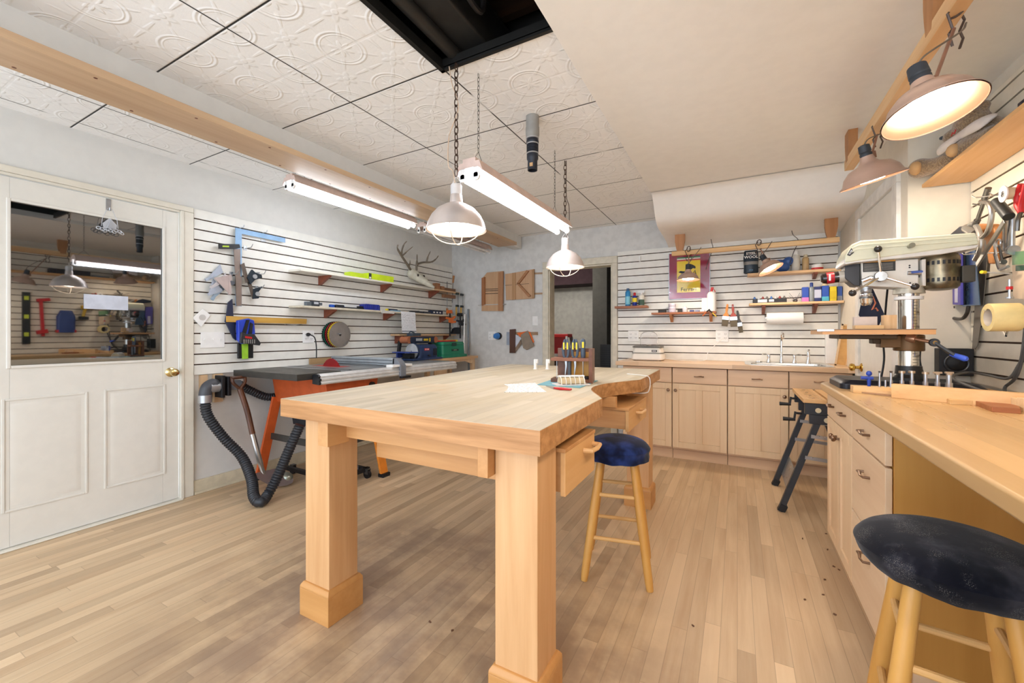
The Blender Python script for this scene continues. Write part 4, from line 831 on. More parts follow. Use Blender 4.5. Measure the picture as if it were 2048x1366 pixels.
b = B(); R_ = Matrix.Rotation(.5, 4, 'Y'); b.ball((.36, 4.62, 1.82), (.075, .04, .055), 16, R_); b.ball((.42, 4.62, 1.86), (.045, .03, .04), 12); tag(b.o('blue_bag', mat('#34599A', .3), remesh=.006), 'crumpled blue bag beside the tilted lamp on the upper back shelf', 'bag')
can('tall_bottle', 'tall white plastic bottle on the upper back shelf', 'bottle', .475, 4.63, 1.758, .034, .16, mat('#D9D4C8', .4), WHITE, .03)
can('tall_bottle', 'slim tan bottle right of the white bottle on the upper back shelf', 'bottle', .55, 4.63, 1.758, .026, .13, mat('#C8A878', .4), mat('#D8C9A8', .4), .02)
can('glue_tub', 'short white tub with a red base on the upper back shelf', 'tub', .635, 4.61, 1.758, .045, .055, WHITE, WHITE, .0, band=(0.02, .35, RED))
t = thing('paper_roll', 'white paper roll hanging on a rod under the sink shelf', 'paper roll', (.39, 4.64, 1.30)); b = B(); b.cyl((.245, 4.635, 1.33), (.53, 4.635, 1.33), .056, n=28); b.o('roll', WHITE, t)
b = B(); b.cyl((.235, 4.635, 1.33), (.54, 4.635, 1.33), .008, n=8); b.tube([(.236, 4.635, 1.33), (.236, 4.69, 1.36), (.236, 4.71, 1.36)], .004, 6); b.tube([(.539, 4.635, 1.33), (.539, 4.69, 1.36), (.539, 4.71, 1.36)], .004, 6); b.o('rod', STEEL, t)
b = B(); b.box((.702, 4.64, .9105), (.785, 4.695, 1.18)); tag(b.o('white_board', WHITE, bev=.004), 'tall plain white board standing at the right end of the back worktop', 'board')
t = thing('cork_frame', 'narrow framed cork board leaning against the door casing', 'cork board', (.80, 4.45, .91)); F = Matrix.Translation((.735, 4.46, .91)) @ Matrix.Rotation(.14, 4, 'Y')
b = B(F); b.box((0, 0, 0), (.012, .02, .36)); b.box((.075, 0, 0), (.087, .02, .36)); b.box((0, 0, 0), (.087, .02, .012)); b.box((0, 0, .348), (.087, .02, .36)); b.o('frame', MAPLE, t)
b = B(F); b.box((.01, .008, .01), (.077, .015, .35)); b.o('cork', mat('#D8A868', .8), t)
b = B(); p = YP(1280, 518, 4.70); b.box((p.x - .008, 4.685, p.z - .03), (p.x + .008, 4.70, p.z + .03)); b.tube([(p.x, 4.69, p.z - .03), (p.x, 4.66, p.z - .03), (p.x, 4.66, p.z)], .003, 6); tag(b.o('slat_hook', WHITE), 'small white hook high on the back slats left of the poster', 'hook')
# ================================================================ LEFT WALL
W = LX + .004                                        # just off the slat faces
def LW(px, py, off=.0): p = XP(px, py, LX + off); return p
def lplate(b, pts, x0, x1): b.prism([(p.y, p.z) for p in [LW(*q, x0) for q in pts]], LX + x0, LX + x1, 'yz')
def hook(lb, p, L=.1, m=STEEL):
    """slat wall peg from wall point p outwards"""
    b = B(); b.tube([(LX, p.y, p.z), (LX + L * .8, p.y, p.z), (LX + L, p.y, p.z + .025)], .003, 6); b.box((LX, p.y - .012, p.z - .015), (LX + .004, p.y + .012, p.z + .02)); return tag(b.o('slat_hook', m), lb, 'hook')
# over-door hanger with glass suncatcher
t = thing('hanging_ornament', 'clear glass ornament on a metal over-door hook on the glazed door', 'ornament', tuple(XP(217, 405, -3.49)))
p = XP(217, 402, -3.50); b = B(); b.box((-3.502, p.y - .012, p.z - .06), (-3.499, p.y + .012, p.z + .012)); b.box((-3.53, p.y - .012, p.z + .010), (-3.499, p.y + .012, p.z + .013)); b.tube([(-3.50, p.y, p.z - .055), (-3.485, p.y, p.z - .06), (-3.48, p.y, p.z - .045)], .003, 6); b.o('door_hook', STEEL, t)
z0 = p.z - .05
b = B(); b.tube([(-3.48, p.y - .01, z0), (-3.48, p.y - .035, z0 - .07), (-3.48, p.y - .04, z0 - .12)], .0015, 5); b.tube([(-3.48, p.y + .01, z0), (-3.48, p.y + .035, z0 - .07), (-3.48, p.y + .04, z0 - .12)], .0015, 5)
for k in range(9): b.ring(frame((-3.47 + .01 * (k % 2), p.y - .055 + .0137 * k, z0 - .135 - .006 * (k % 3)), (1, .2 * (k % 3 - 1), .6)), .011, .0022, 12, 5)
b.prism([(p.y - .03, z0 - .13), (p.y - .034, z0 - .10), (p.y, z0 - .06), (p.y + .034, z0 - .10), (p.y + .03, z0 - .13)], -3.484, -3.478, 'yz')
b.prism([(p.y - .015, z0 - .125), (p.y, z0 - .075), (p.y + .015, z0 - .125)], -3.478, -3.472, 'yz'); b.o('glass_pieces', mat('#E8EBF0', .1, trans=.5, var=0), t)
# carpenter square
b = B(); b.prism([(1.829, 2.017), (2.239, 2.017), (2.239, 1.977), (1.877, 1.977), (1.877, 1.40), (1.831, 1.40)], LX + .03, LX + .033, 'yz'); sq = tag(b.o('framing_square', mat('#8FB0D0', .5, .2)), 'large blue-grey steel framing square at the top left of the slatted wall', 'square')
for px_, lb in ((480, 'clear peg over the corner of the framing square'), (526, 'clear peg holding the long arm of the framing square')):
    p = LW(px_, 462 if px_ < 500 else 471); b = B(); b.tube([(LX, p.y, 2.03), (LX + .05, p.y, 2.03), (LX + .06, p.y, 2.045)], .004, 6); b.box((LX, p.y - .02, 1.955), (LX + .006, p.y + .02, 1.975)); tag(b.o('slat_hook', mat('#D8DADC', .3)), lb, 'hook')
b = B(); lplate(b, [(467, 498), (480, 498), (480, 555), (470, 555)], .034, .040); lplate(b, [(470, 553), (482, 553), (482, 612), (472, 612)], .034, .044); tag(b.o('sliding_bevel', [mat('#8A7B72', .4, .4)]), 'brown-grey steel rule hanging down over the framing square', 'rule')
t = thing('small_level', 'short black torpedo level with a green vial beside the framing square', 'level', tuple(LW(455, 493, .05)))
b = B(); lplate(b, [(436, 488), (476, 489), (478, 496), (466, 498), (436, 498)], .04, .062); b.o('body', BLACK, t, bev=.002)
b = B(); lplate(b, [(445, 491), (458, 491.5), (458, 494.5), (445, 494)], .062, .0635); b.o('vial', mat('#B6D22C', .3), t)
for a_, lb in (((490, 497), 'steel double peg right of the torpedo level'), ((462, 549), 'steel peg behind the white speed squares'), ((516, 549), 'steel peg at the upper combination square'), ((513, 577), 'steel peg at the lower combination square')): hook(lb, LW(*a_), .11)
def tri(lb, a, b_, c, x, m, hole=None):
    t = thing('speed_square', lb, 'square', tuple(LW(*a, x)), 'pale triangular squares hung in a bunch')
    q = B(); lplate(q, [a, b_, c], x, x + .004); q.o('plate', m, t)
    q = B(); p, r = LW(*b_, x), LW(*c, x); q.bar(p, r, .02, .012, (1, 0, 0)); q.o('fence', m, t)
SQM = mat('#AEB6C4', .35, .5); SQW = mat('#C9C4C6', .4, .2)
tri('blue-grey triangular square at the back top of the bunch left of the framing square', (440, 528), (411, 560), (445, 543), .02, SQM)
tri('pale triangular square pointing down at the front of the bunch', (428, 556), (460, 550), (459, 589), .07, mat('#B9A9A4', .4, .3))
tri('grey triangular square at the lower left of the bunch', (426, 556), (416, 589), (444, 580), .045, SQM)
tri('blue-grey triangular square lowest in the bunch', (450, 578), (424, 600), (446, 560), .03, mat('#9BB0C4', .35, .5))
tri('whitish triangular square in the middle left of the bunch', (452, 545), (420, 575), (448, 562), .055, SQW)
b = B(); b.cyl(LW(464, 566), LW(464, 566, .08), .018, n=14); tag(b.o('small_gauge', mat('#4A4C52', .4)), 'small round dark gauge between the speed squares and the steel rule', 'gauge')
def combo(lb, rule, head, x):
    t = thing('combination_square', lb, 'square', tuple(LW(*rule[0], x)))
    b = B(); lplate(b, rule, x, x + .004); b.o('rule', mat('#6E6259', .35, .6), t)
    b = B(); lplate(b, head, x - .005, x + .014); b.o('head', mat('#26303A', .4, .3), t, bev=.002)
    b = B(); c = sum((LW(*q, x) for q in head), Vector()) / len(head); b.cyl(c + Vector((.014, 0, 0)), c + Vector((.02, 0, 0)), .018, n=12); b.o('head_plate', mat('#B4B8BC', .35, .6), t)
combo('combination square with dark head, the upper of two right of the framing square', [(481, 529), (488, 525.5), (498, 563), (491, 566)], [(492, 555), (502, 539), (508, 545), (521, 550), (522, 556), (508, 560), (499, 569)], .05)
combo('combination square with small dark head, the lower of two right of the framing square', [(493, 560), (499, 557), (511, 595), (504, 598)], [(505, 578), (523, 573), (514, 585), (511, 592), (517, 593), (515, 597), (504, 598)], .035)
# white square plate
b = B(); lplate(b, [(384, 636), (405, 618), (421, 630), (402, 654)], .006, .012); t = tag(b.o('white_square_plate', WHITE, bev=.002), 'white square plastic plate with a round hole hung on its corner', 'plate')
b = B(); p = LW(405, 635, .0125); b.cyl(p, p + Vector((.0015, 0, 0)), .022, n=20); b.o('hole', mat('#C6C2BC', .6), t)
# T-square with dark curved head and yellow blade
t = thing('t_square', 'yellow wooden T-square with dark curved head on the slatted wall', 't-square', tuple(LW(460, 640, .02)))
b = B(); lplate(b, [(463, 598), (465, 632), (470, 640), (469, 660), (471, 681), (465, 676), (455, 655), (449, 643), (452, 628), (455, 605)], .02, .034); b.o('head', mat('#232A44', .4), t)
b = B(); lplate(b, [(452, 632), (613, 638), (612, 648), (452, 644)], .034, .040); b.o('blade', wood('#D0A44E', '#B98A36', 'y', .8), t)
# blue and black saddle guide
t = thing('router_guide', 'blue and black plastic tool holder hanging in front of the T-square', 'tool holder', tuple(LW(490, 660, .08)))
b = B(); lplate(b, [(471, 641), (492, 637), (503, 641), (505, 664), (504, 686), (480, 688), (472, 680)], .05, .09); b.o('blue_shell', mat('#2440B8', .35), t, bev=.006)
for q in ([(478, 684), (492, 640), (498, 640), (486, 686)], [(496, 668), (500, 645), (505, 648), (502, 672)]): b = B(); lplate(b, q, .09, .10); b.o('strap', BLACK, t)
b = B(); lplate(b, [(480, 664), (490, 668), (506, 668), (519, 686), (517, 691), (478, 686)], .09, .112); b.o('clip_body', mat('#2A2A2E', .4), t, bev=.004)
b = B(); lplate(b, [(490, 672), (504, 674), (504, 678), (490, 676)], .112, .114); b.o('red_label', RED, t)
for k in range(6): b = B(); lplate(b, [(487 + k * 4.2, 679), (488.6 + k * 4.2, 679), (488.6 + k * 4.2, 687), (487 + k * 4.2, 687)], .112, .115); b.o('bit', STEEL, t)
t = thing('layout_block', 'black and lime green straightedge block hanging below the blue tool holder', 'straightedge', tuple(LW(488, 705, .03)))
b = B(); lplate(b, [(474, 685), (504, 685), (504, 716), (474, 717)], .02, .04); b.o('block', BLACK, t, bev=.003)
b = B(); lplate(b, [(483, 685), (496, 685), (496, 717.5), (484, 718)], .04, .043); b.o('lime_strip', mat('#A8DC3C', .4), t)
b = B(); b.tube([LW(570, 649), LW(572, 648, .05), LW(590, 650, .06), LW(604, 648, .02)], .003, 6); tag(b.o('slat_hook', STEEL), 'wire hook under the tip of the yellow T-square blade', 'hook')
# plug cord
t = thing('plug_cord', 'black cord with a plug running from the left wall outlet down behind the saw', 'cord', tuple(LW(616, 668, .02)))
b = B(); p = Vector((LX + .008, 2.47, 1.175)); b.lathe([(.016, 0), (.018, .012), (.012, .03), (.005, .04)], frame(p, (1, 0, 0)), 14); b.o('plug', BLACK, t)
b = B(); b.tube(smooth([p + Vector((.035, 0, 0)), p + Vector((.06, .03, -.03)), p + Vector((.05, .055, -.12)), p + Vector((.045, .06, -.27)), (-3.42, 2.535, .80)]), .005, 8); b.o('cable', BLACK, t)
# saw blades
def blade(lb, y, z, x, R, m, teeth, group='saw blades stacked on one peg'):
    t = thing('saw_blade', lb, 'saw blade', (LX + x, y, z - R), group); n = teeth
    b = B(); b.prism([(y + (R * (1 if i % 2 else .94)) * math.cos(2 * math.pi * (i + (.35 if i % 2 else 0)) / (2 * n)), z + (R * (1 if i % 2 else .94)) * math.sin(2 * math.pi * (i + (.35 if i % 2 else 0)) / (2 * n))) for i in range(2 * n)], LX + x, LX + x + .003, 'yz'); b.o('plate', m, t, sharp=20)
    b = B(); b.cyl((LX + x + .003, y, z), (LX + x + .0035, y, z), .013, n=14); b.o('arbor_hole', BLACK, t)
for k, (c_, nm) in enumerate((('#1E2422', 'rearmost black'), ('#1F6A50', 'dark green'), ('#1A1A1C', 'second black'), ('#B8252A', 'red'), ('#2A2628', 'thin black'), ('#D9B72A', 'yellow'))):
    blade(nm + ' saw blade in the stack hanging above the table saw', 2.74 + k * .0035, 1.175, .012 + k * .012, .128, mat(c_, .4), 36)
blade('polished steel saw blade at the front of the stack above the table saw', 2.762, 1.173, .088, .127, mat('#A9A9AC', .25, .95), 60)
b = B(); b.cyl((LX, 2.752, 1.178), (LX + .12, 2.752, 1.182), .005, n=8); tag(b.o('slat_hook', STEEL), 'steel peg carrying the stack of saw blades', 'hook')
# shelves
WSH = mat('#E2DCCD', .5, var=.02)
PYL = wood('#D8B48A', '#C49C70', 'y')
shelf('long upper wall shelf carrying the yellow-green box', (LX, 2.29, 1.730), (-3.33, 4.10, 1.748), WSH, REDW, (2.60, 3.38), .085, 'y', 1)
shelf('pine extension of the upper left wall shelf under the antlered skull', (LX, 4.105, 1.730), (-3.33, 4.64, 1.748), PYL, REDW, (4.2,), .085, 'y', 1)
shelf('long middle wall shelf crowded with blue clamps and cases', (LX, 2.29, 1.412), (-3.33, 4.66, 1.430), mat('#D6CBB4', .5), REDW, (2.66, 3.42, 4.42), .08, 'y', 1)
shelf('short lowest wall shelf behind the belt sander', (LX, 3.52, 1.160), (-3.36, 4.6, 1.178), PYL, REDW, (3.60, 4.45), .09, 'y', 1)
def LS(px, py, off): return XP(px, py, LX + off)
t = thing('shim_box', 'bright yellow-green carton on the upper left wall shelf', 'box', (-3.42, 3.15, 1.748))
b = B(); b.box((-3.47, 2.86, 1.748), (-3.38, 3.07, 1.80)); b.o('carton', mat('#C8E02E', .5), t)
b = B(); b.box((-3.47, 3.072, 1.748), (-3.36, 3.43, 1.815)); b.o('carton_front', mat('#D2EA28', .5), t)
b = B(); b.box((-3.3600, 3.075, 1.752), (-3.3585, 3.11, 1.812)); b.o('picture_label', mat('#3A3C38', .5), t)
b = B(); b.box((-3.3584, 3.08, 1.757), (-3.3578, 3.105, 1.775)); b.o('label_text_patch', WHITE, t)
# gauge
t = thing('digital_gauge', 'small digital gauge with a grey display at the left end of the middle shelf', 'gauge', (-3.40, 2.47, 1.43))
b = B(); b.box((-3.42, 2.44, 1.432), (-3.375, 2.51, 1.48)); b.o('body', mat('#2B3038', .4), t, bev=.003)
b = B(); b.box((-3.375, 2.452, 1.452), (-3.373, 2.498, 1.473)); b.o('display', mat('#B9BDC2', .3), t)
b = B(); b.box((-3.43, 2.39, 1.432), (-3.39, 2.44, 1.472)); b.box((-3.43, 2.51, 1.445), (-3.39, 2.55, 1.47)); b.o('side_body', mat('#6F777E', .4, .5), t, bev=.002)
def clampbar(lb, y0, y1, z, x, c_, hc):
    t = thing('bar_clamp', lb, 'clamp', (x, (y0 + y1) / 2, z))
    b = B(); b.box((x - .008, y0, z), (x + .008, y1, z + .012)); b.o('bar', mat(c_, .4, .2), t)
    b = B(); b.box((x - .014, y0, z), (x + .014, y0 + .09, z + .028)); b.o('jaw', mat(hc, .4), t, bev=.004)
clampbar('light blue bar clamp lying at the left of the middle shelf', 2.62, 3.10, 1.431, -3.38, '#5B8FD6', '#2A5AC0')
clampbar('black bar clamp lying in front on the left half of the middle shelf', 2.66, 3.0, 1.431, -3.35, '#1E2228', '#22262C')
clampbar('blue bar clamp lying behind on the left half of the middle shelf', 2.74, 3.2, 1.431, -3.44, '#3E7BD0', '#3468C8')
t = thing('folding_rule_bundle', 'chunky dark blue ribbed tool on the middle left shelf', 'clamp', (-3.41, 3.17, 1.43))
b = B(); b.box((-3.45, 3.03, 1.431), (-3.37, 3.24, 1.485))
for k in range(7): b.box((-3.455, 3.05 + k * .027, 1.4312), (-3.365, 3.065 + k * .027, 1.492))
b.o('body', mat('#202F8E', .4), t, bev=.003)
b = B(); b.box((-3.43, 2.98, 1.44), (-3.39, 3.03, 1.465)); b.o('screw_end', BLACK, t)
t = thing('long_screwdriver', 'long screwdriver with a yellow-tipped black grip on the middle shelf', 'screwdriver', (-3.38, 3.45, 1.431))
b = B(); b.cyl((-3.38, 3.36, 1.445), (-3.38, 3.50, 1.445), .0145, n=12); b.o('grip', mat('#1D2440', .4), t)
b = B(); b.cyl((-3.38, 3.335, 1.445), (-3.38, 3.362, 1.445), .013, n=12); b.o('yellow_end', YELLOW, t)
b = B(); b.cyl((-3.38, 3.50, 1.445), (-3.42, 3.92, 1.458), .005, n=8); b.o('shaft', DSTEEL, t)
for y0, y1, x0, h, c_, lb in ((3.38, 3.52, -3.345, .012, '#8FC4E4', 'light blue packet at the shelf edge over the hanging paper'), (3.55, 3.66, -3.36, .014, '#D8C9B8', 'pale flat packet in the middle of the crowded shelf'), (3.74, 3.92, -3.36, .022, '#23262E', 'flat black case on the right half of the middle shelf'), (3.94, 4.07, -3.36, .024, '#3A3C42', 'dark grey case right of the flat black case'), (4.08, 4.30, -3.355, .045, '#1D2A44', 'dark blue case with white lettering marks on the middle shelf')):
    t = thing('tool_case' if h > .02 else 'packet', lb, 'case' if h > .02 else 'packet', (x0 - .03, (y0 + y1) / 2, 1.431)); b = B(); b.box((x0 - .06, y0, 1.431), (x0, y1, 1.431 + h)); b.o('shell', mat(c_, .4), t, bev=.002)
    if h > .04:
        for k in range(3): b = B(); b.box((x0, y0 + .03 + k * .06, 1.445), (x0 + .001, y0 + .06 + k * .06, 1.462)); b.o('print_mark', WHITE, t)
t = thing('white_latch', 'white metal strip hooked over the edge of the middle shelf', 'bracket', (-3.328, 3.34, 1.40)); b = B(); b.box((-3.33, 3.22, 1.402), (-3.322, 3.40, 1.434)); b.cyl((-3.322, 3.27, 1.418), (-3.32, 3.27, 1.418), .004, n=8); b.o('strip', mat('#CFCBC2', .4), t)
# paper hanging
pp, pb2 = new('typed_sheet'); x, y, z = coord(); ln = (z * 78).fract().lt(.35) * noise(vec(y * 130, z * 78, 0), 1, 1).gt(.47) * z.gt(.03) * (1 - z.gt(.22)); ft = z.lt(.024) * z.gt(.010)
N.nt.links.new(mix(ln * .7 + ft * .75, hx('#ECEDF0'), hx('#3A3C44')), pb2.inputs['Base Color'])
b = B(); y0, y1 = 3.50, 3.735; sec = [(-3.34, 1.433), (-3.327, 1.434), (-3.318, 1.425), (-3.315, 1.40), (-3.312, 1.30), (-3.300, 1.195)]
rs = [[(x, yy, z) for x, z in sec] + [(x + .0008, yy, z + .0008) for x, z in sec[::-1]] for yy in (y0, (y0 + y1) / 2, y1)]; b.rings(rs); tag(b.o('typed_sheet', pp), 'white typed sheet curling down from the middle shelf', 'paper')
# deer skull and antlers
t = thing('deer_skull', 'antlered deer skull mounted high on the slatted left wall', 'skull', (-3.40, 3.86, 1.85))
BONE = mat('#C9C2AE', .6, var=.1); ANT = mat('#7D6F5E', .6, var=.15)
b = B(); b.ball((-3.42, 3.80, 1.90), (.06, .065, .065), 18); b.ball((-3.36, 3.84, 1.86), (.05, .05, .05), 14); b.tube([(-3.40, 3.82, 1.885), (-3.33, 3.86, 1.83), (-3.25, 3.91, 1.77), (-3.20, 3.94, 1.735)], [.06, .048, .03, .014], 12); b.ball((-3.36, 3.80, 1.875), .028, 10); b.ball((-3.37, 3.90, 1.885), .028, 10); b.tube([(-3.36, 3.85, 1.83), (-3.27, 3.89, 1.775)], [.03, .012], 8)
b.o('skull', BONE, t, remesh=.006)
for y_ in (3.80, 3.905): b = B(); b.ball((-3.335, y_ - .0, 1.878), (.016, .012, .016), 10); b.o('eye_socket', mat('#3A3028', .8), t)
def A(px, py, off): return XP(px, py, LX + off)
b = B(); b.tube(smooth([A(822, 541, .09), A(812, 525, .10), A(802, 510, .12), A(795, 497, .14), A(796, 489, .15)], 5), [.014] * 5 + [.013] * 5 + [.012] * 5 + [.008] * 5 + [.003], 8)
b.tube(smooth([A(803, 512, .12), A(804, 500, .15), A(808, 489, .18), A(814, 482, .2)], 4), [.011] * 4 + [.009] * 4 + [.006] * 4 + [.002], 8)
b.tube(smooth([A(803, 513, .12), A(814, 503, .16), A(826, 493, .2)], 4), [.009] * 4 + [.005] * 4 + [.002], 8); b.tube([A(818, 534, .10), A(820, 526, .14), A(820, 520, .15)], [.011, .007, .002], 8)
b.o('antler', ANT, t)
b = B(); b.tube(smooth([A(833, 541, .12), A(834, 530, .13), A(845, 525, .15), A(862, 524, .2), A(872, 518, .24), A(877, 511, .26)], 5), [.014] * 5 + [.013] * 5 + [.012] * 5 + [.010] * 5 + [.006] * 5 + [.002], 8)
b.tube(smooth([A(833, 533, .13), A(834, 520, .14), A(834, 508, .15)], 4), [.013] * 4 + [.008] * 4 + [.002], 8)
b.tube(smooth([A(853, 524, .18), A(856, 513, .2), A(861, 502, .22)], 4), [.010] * 4 + [.006] * 4 + [.002], 8)
b.tube(smooth([A(864, 524, .2), A(868, 522, .2)], 3), [.008] * 3 + [.002], 8); b.o('antler', ANT, t)
# blocks and hand screw on the upper shelf end
for px_, w_, h_, lb in ((4.17, .07, .08, 'brown wooden block on the upper shelf just right of the skull'), (4.27, .06, .05, 'smaller brown wooden block right of the first on the upper shelf')):
    b = B(); b.box((-3.42, px_, 1.748), (-3.35, px_ + w_, 1.748 + h_)); tag(b.o('wood_block', wood('#A87650', '#8A5A38', 'y', 1.4), bev=.002), lb, 'block')
t = thing('hand_screw', 'wooden hand-screw clamp gripping the far end of the upper shelf', 'clamp', (-3.36, 4.40, 1.60))
JW = wood('#8A5F3E', '#6E482C', 'y', 1.2)
b = B(); b.box((-3.385, 4.33, 1.75), (-3.34, 4.56, 1.785)); b.o('jaw', JW, t, bev=.004)
b = B(); b.box((-3.385, 4.31, 1.655), (-3.34, 4.56, 1.70)); b.o('jaw', JW, t, bev=.004)
b = B(); b.cyl((-3.362, 4.40, 1.48), (-3.362, 4.40, 1.87), .005, n=8); b.cyl((-3.362, 4.51, 1.60), (-3.362, 4.53, 1.90), .005, n=8); b.o('screw', DSTEEL, t)
for a_, c_ in (((-3.362, 4.40, 1.43), (-3.362, 4.40, 1.52)), ((-3.362, 4.53, 1.87), (-3.362, 4.545, 1.965))): b = B(); b.cyl(a_, c_, .012, .015, 12); b.o('handle', wood('#B57A48', '#96602F', 'z'), t)
# bar clamps in the corner
def vclamp(lb, y, x, z0, z1, hz, hc, bc, gr='#C79A3E', w=.05):
    t = thing('bar_clamp', lb, 'clamp', (x, y, z0), 'bar clamps hanging in the far left corner')
    b = B(); b.box((x - .006, y - .003, z0), (x + .006, y + .003, z1)); b.o('bar', mat(bc, .3, .7), t)
    for z in hz: b = B(); b.box((x - .01, y - w, z), (x + .01, y + .012, z + .03)); b.o('jaw', mat(hc, .4), t, bev=.005)
    b = B(); b.cyl((x, y - w + .01, hz[-1] - .11), (x, y - w + .01, hz[-1] - .0), .013, .011, 10); b.o('grip', mat(gr, .5), t)
vclamp('steel bar clamp with dark jaws, left of two leaning upright at the corner', 4.60, -3.33, 1.16, 1.72, (1.71, 1.545), '#24312C', '#A8A8A6')
vclamp('steel bar clamp with dark jaws, right of two leaning upright at the corner', 4.665, -3.30, 1.16, 1.72, (1.70, 1.54), '#1E2426', '#B8B8B4')
def oclamp(lb, y, x, z, c_, hc):
    t = thing('trigger_clamp', lb, 'clamp', (x, y, z - .3), 'trigger clamps hanging off the middle shelf')
    b = B(); b.box((x - .006, y - .009, z - .28), (x + .006, y + .009, z + .06)); b.o('bar', BLACK, t)
    b = B(); b.prism([(y - .07, z + .03), (y - .05, z + .06), (y + .03, z + .065), (y + .045, z + .02), (y + .0, z + .02), (y - .05, z + .015)], x - .013, x + .013, 'yz'); b.o('fixed_jaw', mat(c_, .45), t, bev=.004)
    b = B(); b.prism([(y - .02, z - .10), (y + .03, z - .11), (y + .12, z - .10), (y + .12, z - .075), (y + .05, z - .07), (y + .11, z - .03), (y + .10, z - .01), (y + .02, z - .04), (y - .08, z - .03), (y - .08, z - .055), (y - .02, z - .06)], x - .012, x + .012, 'yz'); b.o('trigger_body', mat(hc, .45), t, bev=.004)
oclamp('orange and black trigger clamp hanging off the middle shelf near the corner', 4.38, -3.30, 1.43, '#E2702A', '#E2702A')
oclamp('black trigger clamp hanging beside the orange one near the corner', 4.58, -3.28, 1.40, '#202024', '#26262A')
t = thing('black_clamp_head', 'black squat clamp head resting low in the far left corner', 'clamp', (-3.33, 4.56, 1.18)); b = B(); b.prism([(4.46, 1.18), (4.50, 1.25), (4.55, 1.27), (4.64, 1.27), (4.66, 1.18)], -3.36, -3.32, 'yz'); b.o('head', mat('#1C2028', .5), t, bev=.004)
b = B(); b.cyl((-3.25, 4.62, .95), (-3.27, 4.67, 1.45), .011, n=10); tag(b.o('white_pipe', WHITE), 'thin white pipe standing in the far left corner', 'pipe')
b = B(); b.cyl((-3.16, 4.62, .02), (-3.22, 4.68, 1.52), .012, n=10); tag(b.o('grey_pole', mat('#6F7478', .4, .4)), 'tall grey pole leaning in the far left corner', 'pole')
b = B(); b.box((-3.47, 3.98, .91), (-3.455, 4.66, 1.165)); pbd, pbb = new('ribbed_board'); x, y, z = coord(); bump(pbb, (z * 90).fract().abs(), .6, .004); pbb.inputs['Base Color'].default_value = hx('#C9C2B8'); tag(b.o('ribbed_board', pbd), 'pale finely ribbed board leaning behind the green case', 'board')
# ================================================================ TABLE SAW AND NEIGHBOURS
ZS = .90
t = thing('table_saw', 'table saw with dark top, red blade guard plate and orange leg stand', 'table saw', (-3.0, 2.5, 0))
STOP = mat('#4A4743', .42, .5); SLIT = mat('#8E9194', .35, .5)
b = B(); b.box((-3.44, 1.80, ZS - .045), (-2.66, 2.16, ZS)); b.o('left_wing', STOP, t, bev=.002)
b = B(); b.box((-3.44, 2.163, ZS - .045), (-2.66, 2.80, ZS)); b.o('saw_top', SLIT, t, bev=.002)
b = B(); b.box((-3.44, 2.24, ZS - .004), (-2.66, 2.262, ZS + .0006)); b.box((-3.44, 2.60, ZS - .004), (-2.66, 2.622, ZS + .0006)); b.o('miter_slot', BLACKM, t)
b = B(); b.box((-3.30, 2.38, ZS - .002), (-2.92, 2.47, ZS + .001)); b.o('throat_plate', mat('#B9382E', .4), t)
b = B(); n = 40; b.prism([(-3.10 + (.125 if i % 2 else .117) * math.cos(math.pi * i / n), ZS - .055 + (.125 if i % 2 else .117) * math.sin(math.pi * i / n)) for i in range(n + 1)], 2.418, 2.422, 'xz'); b.o('saw_blade', mat('#A01F22', .35, .3), t, sharp=20)
b = B(); b.box((-3.44, 2.803, ZS - .045), (-2.66, 3.52, ZS - .002)); b.o('right_wing', mat('#A9A9A6', .35, .6), t, bev=.002)
ALU = mat('#D8D7D4', .4, .35)
b = B()
F = None
prof_ = [(-2.655, ZS - .075), (-2.655, ZS - .012), (-2.63, ZS - .004), (-2.60, ZS - .006), (-2.585, ZS - .02), (-2.59, ZS - .032), (-2.575, ZS - .038), (-2.575, ZS - .05), (-2.585, ZS - .055), (-2.578, ZS - .07), (-2.585, ZS - .08)]
b.prism(prof_, 1.93, 3.54, 'xz'); b.o('front_rail', ALU, t)
b = B(); b.prism([(p[0] * 1.0 + .001 * (p[0] > -2.62), p[1]) for p in prof_], 1.915, 1.93, 'xz'); b.o('rail_end_cap', BLACK, t)
b = B(); b.box((-3.50, 1.95, ZS - .07), (-3.445, 3.52, ZS - .01)); b.o('rear_rail', ALU, t)
b = B(); b.box((-3.46, 2.70, ZS + .003), (-2.64, 2.765, ZS + .066)); b.o('rip_fence', mat('#A9B0B4', .45, .2), t, bev=.002)
b = B()
for z in (.018, .045): b.box((-3.45, 2.697, ZS + z), (-2.66, 2.7005, ZS + z + .004))
b.o('fence_groove', BLACKM, t)
b = B(); b.prism([(-2.66, ZS), (-2.66, ZS + .068), (-2.62, ZS + .066), (-2.585, ZS + .04), (-2.56, ZS + .0), (-2.56, ZS - .09), (-2.585, ZS - .09), (-2.585, ZS - .01)], 2.70, 2.765, 'xz'); fh = b.o('fence_head', mat('#75787E', .4), t, bev=.003)
b = B(); b.box((-2.655, 2.62, ZS - .006), (-2.575, 2.86, ZS + .014)); b.o('fence_crossbar', WHITE, fh, bev=.003)
b = B(); b.box((-2.57, 2.69, ZS - .105), (-2.535, 2.80, ZS - .085)); b.o('lock_lever', BLACK, fh, bev=.003)
b = B(); b.box((-3.46, 2.46, ZS), (-3.44, 2.68, ZS + .055)); b.o('rear_block', wood('#A98A62', '#8A6C48', 'y', 1.5), t)
SO = mat('#D9622A', .5, var=.05)
b = B(); b.prism([(2.05, ZS - .045), (2.58, ZS - .045), (2.54, .62), (2.09, .62)], -3.36, -2.70, 'yz'); b.o('saw_body', mat('#C05526', .5, var=.06), t, bev=.004)
